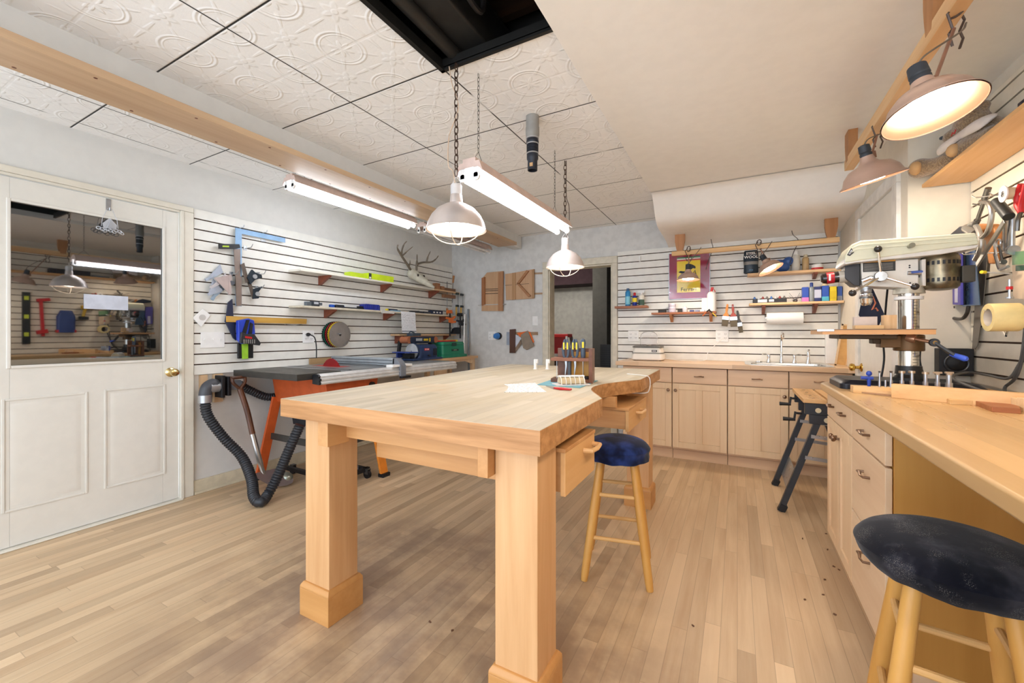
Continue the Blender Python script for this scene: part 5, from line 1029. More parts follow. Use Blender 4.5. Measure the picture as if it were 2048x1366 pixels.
b = B(); b.prism([(2.14, ZS - .07), (2.54, ZS - .07), (2.50, .42), (2.2, .42)], -3.3, -2.76, 'yz'); b.o('motor_box', BLACKM, t)
b = B(); b.cyl((-2.70, 2.50, .75), (-2.685, 2.50, .75), .03, n=16); b.o('bevel_slot', BLACK, t)
for x0, y0, x1, y1 in ((-3.35, 2.09, -3.42, 1.99), (-2.72, 2.09, -2.62, 1.98), (-3.35, 2.53, -3.42, 2.60), (-2.72, 2.50, -2.575, 2.52)):
    b = B(); b.bar((x0, y0, .66), (x1, y1, .015), .075, .022, (1, 0, 0)); lg = b.o('leg', SO if y0 < 2.3 else mat('#E88828', .5), t, bev=.003)
    b = B(); b.box((x1 - .03, y1 - .04, 0), (x1 + .03, y1 + .04, .03)); b.o('rubber_foot', BLACK, lg, bev=.004)
b = B(); b.bar((-3.38, 2.06, .34), (-2.66, 2.05, .34), .05, .012, (0, 1, 0)); b.bar((-2.67, 2.05, .34), (-2.66, 2.50, .34), .05, .012, (1, 0, 0)); b.o('stretcher', mat('#4A4742', .5, .3), t)
t2 = thing('mobile_base', 'black wheeled base frame on the floor under the table saw', 'mobile base', (-2.95, 2.45, 0))
b = B(); b.bar((-3.36, 2.14, .07), (-2.55, 2.12, .07), .03, .03); b.bar((-3.36, 2.44, .07), (-2.66, 2.42, .07), .03, .03); b.bar((-2.68, 2.1, .07), (-2.68, 2.45, .07), .03, .03); b.o('base_frame', BLACK, t2)
for x_, y_ in ((-2.66, 2.20), (-2.66, 2.42), (-3.3, 2.2)):
    b = B(); b.cyl((x_, y_ - .012, .034), (x_, y_ + .012, .034), .034, n=18); b.o('caster_wheel', BLACK, t2)
    b = B(); b.box((x_ - .018, y_ - .016, .035), (x_ + .018, y_ - .013, .075)); b.box((x_ - .018, y_ + .013, .035), (x_ + .018, y_ + .016, .075)); b.box((x_ - .02, y_ - .018, .072), (x_ + .02, y_ + .018, .078)); b.o('caster_fork', DSTEEL, t2)
b = B(); b.box((-3.0, 2.15, .09), (-2.74, 2.40, .10)); b.box((-2.745, 2.15, .06), (-2.74, 2.40, .10)); tag(b.o('steel_pan', mat('#B9BCC4', .35, .6), bev=.002), 'pale metal tray lying on the wheeled base under the table saw', 'tray')
b = B(); b.ball((-3.12, 2.02, .05), (.06, .05, .045), 12); tag(b.o('foil_scrap', mat('#A9AD9E', .3, .7), remesh=.008), 'crumpled silvery scrap on the floor behind the shovel blade', 'scrap')
# sander
t = thing('belt_disc_sander', 'blue belt and disc sander on the saw extension with a round grey disc', 'sander', (-3.15, 3.45, ZS))
NAVY = mat('#2B3F66', .4, .2, var=.12)
b = B(); b.box((-3.36, 3.30, ZS), (-2.95, 3.78, ZS + .02)); b.o('base', NAVY, t, bev=.005)
b = B(); b.rings([rr_(-3.18, -2.98, 3.42, 3.74, .04, ZS + .02), rr_(-3.18, -2.98, 3.42, 3.74, .04, ZS + .13), rr_(-3.17, -3.0, 3.46, 3.72, .04, ZS + .165)]); b.o('motor_housing', NAVY, t, bev=.004)
b = B(); b.box((-2.981, 3.50, ZS + .10), (-2.978, 3.58, ZS + .125)); lb_ = b.o('red_badge', RED, t); text('RYOBI', .022, face((-2.9775, 3.54, ZS + .1125), (0, 1, 0), (0, 0, 1)), WHITE, lb_)
b = B()
for k in range(4): b.box((-2.981, 3.645 + k * .018, ZS + .04), (-2.977, 3.655 + k * .018, ZS + .12))
b.o('vent', BLACK, t)
b = B(); b.cyl((-3.07, 3.395, ZS + .095), (-3.07, 3.405, ZS + .095), .082, n=32); b.o('sanding_disc', mat('#B4B4B2', .6), t)
b = B(); b.cyl((-3.07, 3.405, ZS + .095), (-3.07, 3.43, ZS + .095), .09, n=32); b.cyl((-3.07, 3.392, ZS + .095), (-3.07, 3.396, ZS + .095), .006, n=8); b.o('disc_hub', mat('#22304A', .4), t)
b = B(); b.box((-3.20, 3.24, ZS + .082), (-2.96, 3.385, ZS + .092)); b.box((-3.17, 3.27, ZS + .03), (-3.15, 3.38, ZS + .082)); b.o('work_table', mat('#2C3F86', .4), t, bev=.002)
b = B(); b.cyl((-3.0, 3.30, ZS + .05), (-2.955, 3.30, ZS + .05), .012, n=10); b.box((-3.13, 3.32, ZS + .02), (-3.02, 3.39, ZS + .07)); b.o('table_bracket', BLACK, t)
b = B(); b.bar((-3.12, 3.36, ZS + .215), (-3.12, 3.78, ZS + .215), .11, .075); b.o('belt_arm', mat('#1F2B40', .4, .2), t, bev=.01)
b = B(); b.cyl((-3.175, 3.36, ZS + .215), (-3.065, 3.36, ZS + .215), .036, n=20); b.cyl((-3.175, 3.80, ZS + .215), (-3.065, 3.80, ZS + .215), .036, n=20); b.bar((-3.12, 3.36, ZS + .252), (-3.12, 3.80, ZS + .252), .10, .003); b.o('sanding_belt', mat('#A2603E', .8), t)
b = B(); b.box((-3.064, 3.46, ZS + .205), (-3.061, 3.56, ZS + .232)); b.o('grey_label', mat('#A9ADB2', .5), t)
b = B(); b.box((-3.064, 3.585, ZS + .205), (-3.061, 3.66, ZS + .228)); b.box((-3.064, 3.68, ZS + .195), (-3.061, 3.70, ZS + .235)); b.o('yellow_label', mat('#D8B628', .5), t)
b = B(); b.box((-3.16, 3.42, ZS + .26), (-3.08, 3.56, ZS + .29)); b.tube([(-3.12, 3.40, ZS + .28), (-3.12, 3.44, ZS + .31), (-3.12, 3.5, ZS + .29)], .008, 8); b.o('tracking_knob', mat('#3A4450', .4), t, bev=.005)
b = B(); b.cyl((-3.05, 3.56, ZS + .045), (-2.955, 3.56, ZS + .045), .008, n=8); b.ball((-2.955, 3.56, ZS + .045), .013, 10); b.o('switch_knob', BLACK, t)
b = B(); b.bar((-3.2, 3.33, ZS + .02), (-3.2, 3.36, ZS + .2), .03, .03); b.bar((-3.1, 3.75, ZS + .15), (-3.12, 3.75, ZS + .19), .03, .03); b.o('arm_post', BLACK, t)
# green case
t = thing('green_tool_case', 'green plastic tool case with black latch beside the blue sander', 'case', (-3.12, 4.1, ZS))
GC = mat('#177A5A', .4, var=.04)
b = B(); b.rings([rr_(-3.26, -2.99, 3.83, 4.34, .03, ZS + .0), rr_(-3.26, -2.99, 3.83, 4.34, .03, ZS + .03), rr_(-3.25, -3.01, 3.86, 4.31, .03, ZS + .035), rr_(-3.25, -3.015, 3.865, 4.305, .03, ZS + .15)]); b.rings([rr_(-3.255, -3.01, 3.86, 4.31, .03, ZS + .152), rr_(-3.25, -3.02, 3.87, 4.30, .04, ZS + .185)]); b.o('shell', GC, t, bev=.003)
b = B(); b.box((-3.011, 4.03, ZS + .135), (-3.004, 4.12, ZS + .175)); b.o('latch', mat('#123C30', .4), t, bev=.002)
b = B(); b.box((-3.012, 4.03, ZS + .075), (-3.009, 4.17, ZS + .097)); lb_ = b.o('nameplate', mat('#16302A', .4), t); text('BOSCH', .018, face((-3.0085, 4.10, ZS + .086), (0, 1, 0), (0, 0, 1)), mat('#B8B49A', .4), lb_)
b = B(); b.box((-3.15, 3.86, ZS + .187), (-3.11, 4.25, ZS + .203)); tag(b.o('red_level', mat('#D8333A', .4), bev=.003), 'red level lying on top of the green tool case', 'level')
b = B(); b.box((-3.28, 3.75, ZS + .178), (-3.265, 4.50, ZS + .205)); tag(b.o('yellow_rule', mat('#E4DA3E', .4)), 'long yellow rule standing behind the green tool case', 'rule')
# wooden stand in the corner carrying the case
t = thing('corner_stand', 'rough pine stand in the far left corner under the green tool case', 'stand', (-3.1, 4.1, 0))
b = B(); b.box((-3.42, 3.58, ZS - .035), (-2.98, 4.56, ZS - .002)); b.o('stand_top', wood('#D9B48A', '#C09668', 'y'), t, bev=.002)
for x_, y_ in ((-3.03, 3.60), (-3.03, 4.50), (-3.40, 3.60), (-3.40, 4.50)): b = B(); b.box((x_ - .02, y_ - .02, 0), (x_ + .02, y_ + .03, ZS - .036)); b.o('leg', PLY, t)
b = B(); b.prism([(3.62, ZS - .036), (4.48, ZS - .036), (4.44, ZS - .10), (4.3, ZS - .06), (3.8, ZS - .06), (3.66, ZS - .10)], -3.02, -3.0, 'yz'); b.o('apron', PLY, t)
b = B(); b.box((-3.40, 3.64, .25), (-3.04, 4.48, .27)); b.o('lower_shelf', PLY, t)
b = B(); b.box((-3.0, 3.62, .30), (-2.99, 3.85, .80)); t3 = tag(b.o('plywood_offcut', PLY), 'pale plywood offcut leaning against the corner stand', 'board')
t3.location.y += .06
# ================================================================ SHOVEL, HOSES, BLAST GATE
t = thing('shovel', 'old garden spade with D-handle leaning against the left wall', 'shovel', (-3.2, 1.9, 0))
p_top, p_mid, p_low = XP(480, 778, -3.32), XP(505, 868, -3.25), XP(523, 935, -3.18); tip = Vector((-3.05, 1.985, .012))
b = B(); b.tube(smooth([p_top, p_top.lerp(p_mid, .5) + Vector((0, .008, 0)), p_mid]), .0195, 10); D = XP(480, 757, -3.42)
b.tube(smooth([p_top + Vector((0, 0, 0)), p_top + Vector((-.005, -.045, .05)), p_top + Vector((-.01, -.05, .09))]), .012, 8); b.tube(smooth([p_top, p_top + Vector((0, .035, .05)), p_top + Vector((-.01, .04, .09))]), .012, 8); b.cyl(p_top + Vector((-.01, -.058, .088)), p_top + Vector((-.01, .048, .088)), .013, n=10); b.o('handle', wood('#6B4026', '#3E2315', 'z', 1.5), t)
b = B(); b.tube(smooth([p_mid, p_low, p_low + Vector((.03, .015, -.08))]), [.019] * 6 + [.016] * 6 + [.013], 10); b.o('socket', mat('#B7B2AC', .3, .9), t)
b = B(); c = p_low + Vector((.015, .01, -.03)); dn = (tip - c).normalized(); sd = Vector((.15, .95, 0)).normalized(); nn = dn.cross(sd).normalized(); BL = [(-.09, 0), (-.095, .02), (-.085, .25), (-.05, .30), (0, .32), (.05, .30), (.085, .25), (.095, .02), (.09, 0), (0, -.005)]
L_ = (tip - c).length / .32
pts = [c + sd * u + dn * v * L_ for u, v in BL]; b.rings([pts, [p + nn * .002 for p in pts]]); b.o('blade', mat('#8E8280', .35, .8), t)
HOSE = mat('#2B2C30', .45)
def hose(name, label, path, r, m=HOSE, cat='hose', pitch=.019, n=16, smoothn=14):
    P = smooth(path, smoothn); L = [0]
    for a, c in zip(P, P[1:]): L.append(L[-1] + (c - a).length)
    tot = L[-1]; k = int(tot / pitch) * 4; Q = []; R_ = []; j = 0
    for i in range(k + 1):
        s = tot * i / k
        while j < len(L) - 2 and L[j + 1] < s: j += 1
        Q.append(P[j].lerp(P[j + 1], (s - L[j]) / max(1e-6, L[j + 1] - L[j]))); R_.append(r * (1, .92, .80, .92)[i % 4])
    b = B(); b.tube(Q, R_, n); return tag(b.o(name, m, sharp=80), label, cat)
hose('dust_hose', 'black ribbed dust hose looping down to the floor by the left wall', [XP(410, 800, -3.42), XP(416, 832, -3.40), XP(448, 876, -3.33), XP(484, 914, -3.22), XP(503, 958, -3.06), ZP(508, 993, .06), ZP(522, 1004, .038), ZP(538, 985, .07), XP(560, 942, -2.86), XP(583, 888, -2.80), XP(600, 850, -2.765)], .036)
t = thing('hose_fitting', 'black and silver taped hose fitting on the saw end of the dust hose', 'fitting', (-2.75, 2.06, .46)); b = B(); b.lathe([(.036, 0), (.036, .05), (.045, .06), (.045, .10), (.034, .14), (.034, .2)], frame((-2.765, 2.05, .45), (.15, .22, .6)), 18); b.o('coupling', mat('#22242A', .3), t)
b = B(); b.lathe([(.0375, .01), (.0375, .03)], frame((-2.765, 2.05, .45), (.15, .22, .6)), 18, cap=False); b.o('blue_band', mat('#2C57B8', .4), t)
g = XP(440, 772, -3.42)
t = thing('blast_gate', 'black dust blast gate with taped pipe elbows on the left wall', 'blast gate', tuple(g))
b = B(); b.box((-3.47, g.y - .012, g.z - .085), (-3.37, g.y + .012, g.z + .08)); b.box((-3.475, g.y + .03, g.z - .075), (-3.37, g.y + .055, g.z + .07)); b.o('gate_plates', BLACK, t, bev=.003)
b = B(); e0 = XP(410, 790, -3.42); b.tube(smooth([e0 + Vector((0, 0, -.03)), e0, e0 + Vector((0, .012, .05)), e0 + Vector((0, .05, .075)), Vector((-3.42, g.y - .02, g.z))]), .04, 16); b.o('elbow', mat('#4A4B50', .5), t)
b = B(); b.cyl((-3.42, g.y - .075, g.z + .002), (-3.42, g.y - .012, g.z), .043, n=18); b.cyl(e0 + Vector((0, 0, -.055)), e0 + Vector((0, 0, .0)), .043, n=18); b.o('silver_tape', mat('#B9BABC', .35, .7), t)
b = B(); b.cyl((-3.42, g.y + .055, g.z), (-3.42, g.y + .14, g.z - .005), .038, n=18); b.o('outlet_pipe', mat('#7F858C', .4), t)
hose('dust_hose', 'short sagging black hose from the blast gate to the table saw', [(-3.42, g.y + .14, g.z - .005), (-3.42, g.y + .22, g.z - .06), (-3.40, g.y + .36, g.z - .13), (-3.36, g.y + .52, g.z - .10), (-3.31, g.y + .62, g.z - .0)], .033)
b = B(); b.box((-3.52, 1.60, .70), (-3.488, 1.645, .875)); b.box((-3.52, 1.69, .66), (-3.488, 1.75, .875)); tag(b.o('wall_cleat', PLY), 'pair of pale plywood cleats on the wall behind the blast gate', 'cleat')
# ================================================================ PLAIN BACK WALL
BWY = 4.715
def bplate(b, pts, y0, y1): b.prism([(p.x, p.z) for p in [YP(*q, BWY - y1) for q in pts]], BWY - y1, BWY - y0, 'xz')
t = thing('saw_jig', 'upright pale wooden saw jig with dark slots hung on the back wall', 'jig', (-2.85, 4.69, 1.49))
JG = wood('#C9A27C', '#B58C66', 'z'); b = B(); bplate(b, [(965, 556), (974, 545), (1006, 542), (1005, 622), (963, 622)], .01, .025); b.o('jig_base', JG, t)
b = B(); bplate(b, [(963, 556), (969, 554), (969, 609), (963, 611)], .025, .05); b.o('left_fence', wood('#A86E44', '#8E5832', 'z'), t)
b = B(); bplate(b, [(996, 545), (1006, 543), (1005, 622), (996, 622)], .025, .045); b.o('right_fence', wood('#B5835A', '#9A6A44', 'z'), t)
for q in (578, 581.5, 587): b = B(); bplate(b, [(968, q), (996, q - 1), (996, q + .2), (968, q + 1.2)], .025, .027); b.o('slot', mat('#3A2A1E', .7), t)
b = B(); b.tube([YP(956, 610, BWY - .03), YP(1012, 608.5, BWY - .03)], .006, 8); tag(b.o('jig_dowel', mat('#C9C6C0', .4)), 'thin pale rod behind the upright saw jig', 'rod')
t = thing('miter_sled', 'square wooden mitre sled with a diamond fence hung beside the upright jig', 'jig', (-2.45, 4.69, 1.62))
b = B(); bplate(b, [(1010, 548), (1025, 546), (1068, 538), (1067, 597), (1012, 600)], .01, .025); b.o('sled_base', JG, t)
for q in ([(1033, 567), (1053, 540), (1057, 542), (1037, 568)], [(1033, 567), (1037, 566), (1061, 592), (1056, 594)]): b = B(); bplate(b, q, .025, .05); b.o('diagonal_fence', wood('#B07A4C', '#94623A', 'x'), t)
b = B(); bplate(b, [(1024, 546), (1031, 545), (1031, 599), (1024, 600)], .025, .033); bplate(b, [(1064, 540), (1068, 539), (1068, 596), (1064, 597)], .025, .04); b.o('runner', wood('#B98E62', '#A07850', 'z'), t)
b = B(); bplate(b, [(1010, 570.5), (1058, 567), (1058, 567.6), (1010, 571.2)], .0252, .027); b.o('saw_kerf', BLACK, t)
for z_, lb in ((545.5, 'upper thin wood cleat between the mitre sled and the door casing'), (586, 'lower thin wood cleat between the mitre sled and the door casing')):
    b = B(); bplate(b, [(1060, z_), (1086, z_ - 1), (1086, z_ + 2.5), (1060, z_ + 3.5)], .0, .008); tag(b.o('wall_cleat', wood('#A98A68', '#8F7050', 'x')), lb, 'cleat')
b = B(); bplate(b, [(1013, 664), (1075, 664), (1075, 670), (1013, 671)], .0, .012); tag(b.o('wall_cleat', wood('#9C7E5E', '#846646', 'x')), 'long wood cleat holding the squares on the back wall', 'cleat')
t = thing('try_square', 'dark walnut try square hung on the back wall cleat', 'square', (-2.55, 4.68, .94))
b = B(); bplate(b, [(1019, 659), (1030, 658), (1030, 706), (1019, 706)], .02, .04); b.o('stock', wood('#5E3A28', '#43271A', 'z'), t, bev=.001)
b = B(); bplate(b, [(1029, 706), (1029, 698), (1041, 680), (1043, 688)], .022, .03); b.o('brace', wood('#8E7660', '#74604C', 'z'), t)
b = B(); bplate(b, [(1030, 668), (1043, 676), (1030, 697)], .024, .026); b.o('inset', mat('#C9CCD4', .4), t)
b = B(); bplate(b, [(1013, 664), (1019, 664), (1019, 690), (1013, 690)], .014, .018); tag(b.o('grey_card', mat('#9AA2AE', .5)), 'grey-blue card hanging left of the walnut square', 'card')
t = thing('orange_square', 'orange plastic angle behind the brown sanding pad on the back wall', 'square', (-2.33, 4.68, 1.05)); b = B(); bplate(b, [(1034, 666), (1054, 662), (1060, 664), (1068, 684), (1065, 687), (1056, 668), (1040, 674)], .014, .022); b.o('angle', ORANGE, t)
b = B(); bplate(b, [(1041, 670), (1055, 661), (1068, 692), (1053, 700), (1046, 696)], .024, .036); tag(b.o('brown_pad', mat('#8E8070', .8), bev=.002), 'brown sanding pad hanging askew on the back wall cleat', 'pad')
t = thing('blue_plug', 'blue twist-lock plug in the outlet on the plain back wall', 'plug', tuple(YP(998, 672, 4.70))); p = YP(998, 672, 4.71)
b = B(); b.cyl(p, p + Vector((0, -.02, 0)), .046, n=22); b.o('collar', BLACK, t); b = B(); b.lathe([(.040, .02), (.040, .05), (.03, .075), (.02, .08)], frame(p, (-.3, -1, 0)), 20); b.o('plug_body', mat('#3E7FC8', .4), t)
# ================================================================ NEXT ROOM
t = thing('step_ladder', 'red topped step stool standing in the dark room beyond the doorway', 'step stool', (-2.6, 6.2, 0))
q = YP(1123, 668, 6.0); b = B(); b.box((q.x - .14, 5.9, 1.13), (q.x + .14, 6.1, 1.18)); b.o('top_step', RED, t, bev=.005)
b = B(); b.box((q.x - .13, 5.92, .88), (q.x + .12, 5.94, 1.13)); b.o('apron', mat('#8E1218', .4), t)
for s in (-1, 1):
    b = B(); b.bar((q.x + s * .12, 5.91, 1.14), (q.x + s * .19, 5.6, 0), .03, .05); b.o('leg', STEEL, t)
    b = B(); b.bar((q.x + s * .12, 6.09, 1.14), (q.x + s * .19, 6.4, 0), .03, .05); b.o('leg', STEEL, t)
for z_ in (.85, .55, .25): b = B(); b.box((q.x - .17, 5.93 - (1.14 - z_) * .27 - .05, z_), (q.x + .17, 5.93 - (1.14 - z_) * .27 + .06, z_ + .03)); b.o('step', STEEL, t)
b = B(); b.box((-2.25, 5.0, 0), (-1.98, 5.4, .80)); b.box((-2.27, 4.98, .80), (-1.96, 5.42, .84)); tag(b.o('dark_cabinet', mat('#3A3028', .7), bev=.004), 'low brown cabinet just inside the dark doorway', 'cabinet')
b = B(); p = YP(1219, 700, 6.3); b.box((p.x - .13, 6.25, .68), (p.x + .10, 6.35, 1.02))
for k in range(9): b.box((p.x - .125, 6.243, .70 + k * .034), (p.x + .095, 6.25, .712 + k * .034))
tag(b.o('black_grille', mat('#0E0E10', .5)), 'black louvred grille standing in the dark room beyond the doorway', 'grille')
b = B(); b.box((p.x - .15, 6.2, 0), (p.x + .12, 6.37, .679)); tag(b.o('grille_stand', mat('#1C1A18', .7)), 'dark plinth under the black grille in the next room', 'stand')
# vacuum drop
p = ZP(1065, 233, 2.42); t = thing('vacuum_drop', 'black hose end hanging from a grey pipe through the ceiling tile', 'hose', (p.x, p.y, 2.1))
def zz(py): return CAMZ + (HORIZON - py) / FOC * (p.x * -math.sin(YAW) + p.y * math.cos(YAW))
F = Matrix.Translation((p.x, p.y, 0))
b = B(F); b.lathe([(.037, 2.43), (.037, zz(258)), (.039, zz(256)), (.039, zz(268)), (.036, zz(276)), (.034, zz(278))][::-1], None, 22); b.o('grey_pipe', mat('#8F8C86', .5), t)
b = B(F); pr = [(.033, zz(278)), (.030, zz(280)), (.036, zz(283)), (.036, zz(287)), (.031, zz(289))]
z_ = zz(290)
while z_ > zz(306): pr += [(.034, z_), (.034, z_ - .003), (.030, z_ - .0045), (.030, z_ - .007)]; z_ -= .009
pr += [(.031, zz(308)), (.033, zz(312)), (.033, zz(318)), (.028, zz(322)), (.028, zz(341)), (.023, zz(341)), (.023, zz(325))]
b.lathe(pr[::-1], None, 22); b.o('rubber_hose', mat('#20242E', .45), t, sharp=50)
b = B(F); b.lathe([(.0365, zz(279)), (.0365, zz(276))], None, 22); b.lathe([(.0345, zz(290)), (.0345, zz(287.5))], None, 22); b.lathe([(.0345, zz(309)), (.0345, zz(306.5))], None, 22); b.o('hose_clamp', STEEL, t)
b = B(F); b.box((-.004, -.0295, zz(336)), (.014, -.0255, zz(329))); b.o('paper_tag', mat('#C9A070', .6), t)
# ================================================================ DRILL PRESS
DY = 2.62
def DP(px, py, y=DY): return YP(px, py, y)
t = thing('drill_press', 'cream benchtop drill press with polished column on the side worktop', 'drill press', (.66, DY, .92))
CREAM = mat('#D9D8BE', .35, var=.03); CREAMW = mat('#DAD6CC', .4, var=.04)
def dplate(b, pts, y0, y1): b.prism([(p.x, p.z) for p in [DP(*q, y0) for q in pts]], y0, y1, 'xz')
b = B(); b.rings([rr_(.43, .93, 2.47, 2.77, .03, .92), rr_(.43, .93, 2.47, 2.77, .03, .945), rr_(.455, .91, 2.49, 2.75, .03, .963)]); b.o('base', mat('#25272E', .4, .3), t, bev=.002)
cxx = .712
b = B(); b.lathe([(.065, .963), (.065, .975), (.05, .99), (.047, 1.03), (.038, 1.031)], Matrix.Translation((cxx, DY, 0)), 24); b.o('column_flange', mat('#2A2826', .4, .3), t)
b = B(); b.cyl((cxx, DY, .97), (cxx, DY, 1.41), .0375, n=28); col = b.o('column', mat('#D9D5CC', .12, .95, var=0), t)
b = B()
for k in range(26): b.box((cxx + .004, DY - .0385, .99 + k * .014), (cxx + (.02 if k % 5 else .028), DY - .0365, .992 + k * .014))
b.o('rack_scale', mat('#4A4238', .5, .4), col)
b = B(); b.lathe([(.038, 1.340), (.052, 1.342), (.052, 1.356), (.038, 1.358)], Matrix.Translation((cxx, DY, 0)), 24); b.o('white_collar', WHITE, t)
b = B(); dplate(b, [(1722, 524), (1838, 517), (1838, 568), (1822, 578), (1795, 575), (1725, 572)], DY - .055, DY + .055); b.o('head_casting', CREAMW, t, bev=.006)
b = B(); b.cyl((cxx, DY, 1.37), (cxx, DY, 1.44), .058, .05, n=24); b.o('head_socket', mat('#C9C2B0', .4, .3), t)
cover = [(1690, 525), (1691, 511), (1703, 489), (1722, 481), (1952, 465), (1959, 488), (1712, 522)]
b = B(); dplate(b, cover, DY - .105, DY + .105); b.o('belt_cover', CREAM, t, bev=.006)
b = B(); dplate(b, [(1698, 506), (1712, 497), (1955, 478), (1956.5, 481), (1714, 500), (1697, 509)], DY - .109, DY + .109); dplate(b, [(1703, 496), (1718, 489), (1953.5, 471), (1954.5, 473.5), (1719, 492), (1702, 499)], DY - .108, DY + .108); b.o('cover_ridge', CREAM, t, bev=.001)
b = B(); dplate(b, [(1688, 527), (1689, 518), (1708, 515), (1958, 489), (1953, 496), (1885, 508), (1712, 525), (1692, 529)], DY - .100, DY + .100); b.o('cover_lip', mat('#DCD8D0', .4), t, bev=.003)
b = B(); dplate(b, [(1694, 510), (1703, 496), (1708, 505), (1700, 512)], DY - .108, DY - .1055); nb = b.o('name_badge', mat('#2B2629', .4), t)
b = B(); dplate(b, [(1697, 508), (1703, 499), (1705, 503), (1700, 509)], DY - .109, DY - .108); b.o('badge_mark', mat('#D8D8DC', .3), nb)
p = DP(1819, 493, DY - .11); b = B(); b.cyl(p, p + Vector((0, -.035, 0)), .009, .011, 14); b.cyl(p + Vector((0, -.035, 0)), p + Vector((0, -.037, 0)), .008, n=14); b.o('cover_knob', mat('#8A8672', .35, .7), t)
b = B(); dplate(b, [(1690, 526), (1720, 524), (1720, 572), (1708, 571), (1690, 556)], DY - .045, DY + .045); b.o('front_guard', mat('#2A2A2E', .4), t, bev=.003)
b = B(); dplate(b, [(1726, 522), (1791, 518), (1791, 541), (1726, 544)], DY - .058, DY - .0555); wl = b.o('warning_label', mat('#2E2D2A', .5), t)
b = B(); dplate(b, [(1726, 522), (1791, 518), (1791, 522), (1726, 526)], DY - .059, DY - .058); b.o('orange_stripe', mat('#D89A34', .5), wl)
b = B()
for k in range(6): dplate(b, [(1728, 529 + k * 2.4), (1786, 525.5 + k * 2.4), (1786, 526.2 + k * 2.4), (1728, 529.7 + k * 2.4)], DY - .0588, DY - .058)
b.o('label_lines', mat('#8E8B84', .5), wl)
for q in ((1819, 531), (1819, 535), (1820, 566)): b = B(); p = DP(*q, DY - .0555); b.cyl(p, p + Vector((0, -.002, 0)), .0035, n=8); b.o('screw_hole', BLACK, t)
hb = DP(1757, 555, DY - .06); HF = frame(hb, (-.05, -1, 0))
b = B(); b.lathe([(.022, -.005), (.024, .01), (.025, .05), (.022, .056), (0, .057)], HF, 24); b.o('feed_hub', mat('#C9C8C4', .25, .8), t)
hc = hb + Vector((0, -.045, 0))
for q, y_ in (((1756, 498), DY - .14), ((1705, 586), DY - .16), ((1830, 573), DY - .12)):
    e = DP(*q, y_); b = B(); b.cyl(hc, e, .0055, n=10); hd = b.o('feed_handle', CHROME, t); b = B(); b.ball(e, .0155, 14); b.o('handle_ball', mat('#2E2C2A', .25), hd)
b = B(); b.tube([DP(1725, 562, DY - .05), DP(1740, 556, DY - .06), DP(1755, 556, DY - .06)], .011, 10); b.o('depth_rod', CHROME, t)
QX = DP(1732, 560).x; QF = Matrix.Translation((QX, DY, 0))
zq = lambda py: DP(1732, py).z
b = B(); b.lathe([(.026, zq(572)), (.026, zq(578)), (.022, zq(579)), (.022, zq(583)), (.018, zq(586)), (.0, zq(587))][::-1], QF, 22); b.o('quill', STEEL, t)
b = B(); b.lathe([(.018, zq(585)), (.024, zq(588)), (.0245, zq(592)), (.026, zq(593)), (.026, zq(598)), (.0245, zq(599)), (.024, zq(604)), (.016, zq(611)), (.008, zq(612))][::-1], QF, 22); ch = b.o('chuck', CHROME, t)
b = B(); b.lathe([(.0265, zq(593.5)), (.0265, zq(597.5))], QF, 22, cap=False); b.o('knurled_ring', DSTEEL, ch)
mx = DP(1876, 545).x; MZ0, MZ1 = DP(1876, 579).z, DP(1876, 511).z; MY = DY - .02
b = B(); b.lathe([(.03, MZ0 - .006), (.055, MZ0), (.064, MZ0 + .012), (.066, MZ0 + .03), (.066, MZ1 - .03), (.064, MZ1 - .012), (.055, MZ1), (.03, MZ1 + .006)], Matrix.Translation((mx, MY, 0)), 32); mo = b.o('motor', mat('#8C8068', .3, .75, var=.25), t)
b = B()
for z_ in (MZ0 + .03, MZ1 - .05):
    for a in range(-4, 5):
        F = Matrix.Translation((mx, MY, z_)) @ Matrix.Rotation(math.radians(a * 15 - 6), 4, 'Z'); b.box((-.0045, -.0672, 0), (.0045, -.064, .017), F)
b.o('vent_slot', BLACK, mo)
b = B(); dplate(b, [(1843, 519), (1852, 518), (1852, 572), (1845, 571)], MY - .05, MY + .05); b.o('motor_bracket', mat('#D5D1C8', .4), t, bev=.002)
b = B(); b.box((DP(1838, 540).x, MY - .02, DP(0, 548).z), (mx - .05, MY + .02, DP(0, 540).z)); b.o('motor_bracket', mat('#D5D1C8', .4), t, bev=.002)
b = B(); b.box((DP(1910, 540).x, MY - .05, DP(1920, 566, MY).z), (DP(1936, 540).x, MY + .0, DP(1920, 534, MY).z)); b.o('capacitor_box', mat('#4A473F', .45, .3), t, bev=.002)
b = B(); b.cyl(DP(1815, 546, DY - .06), DP(1845, 546, DY - .06), .009, n=12); b.o('tension_knob', STEEL, t); b = B(); b.cyl(DP(1822, 545, DY - .065), DP(1845, 543, DY - .065), .0065, n=10); b.o('blue_lever', mat('#4A62A8', .4), t)
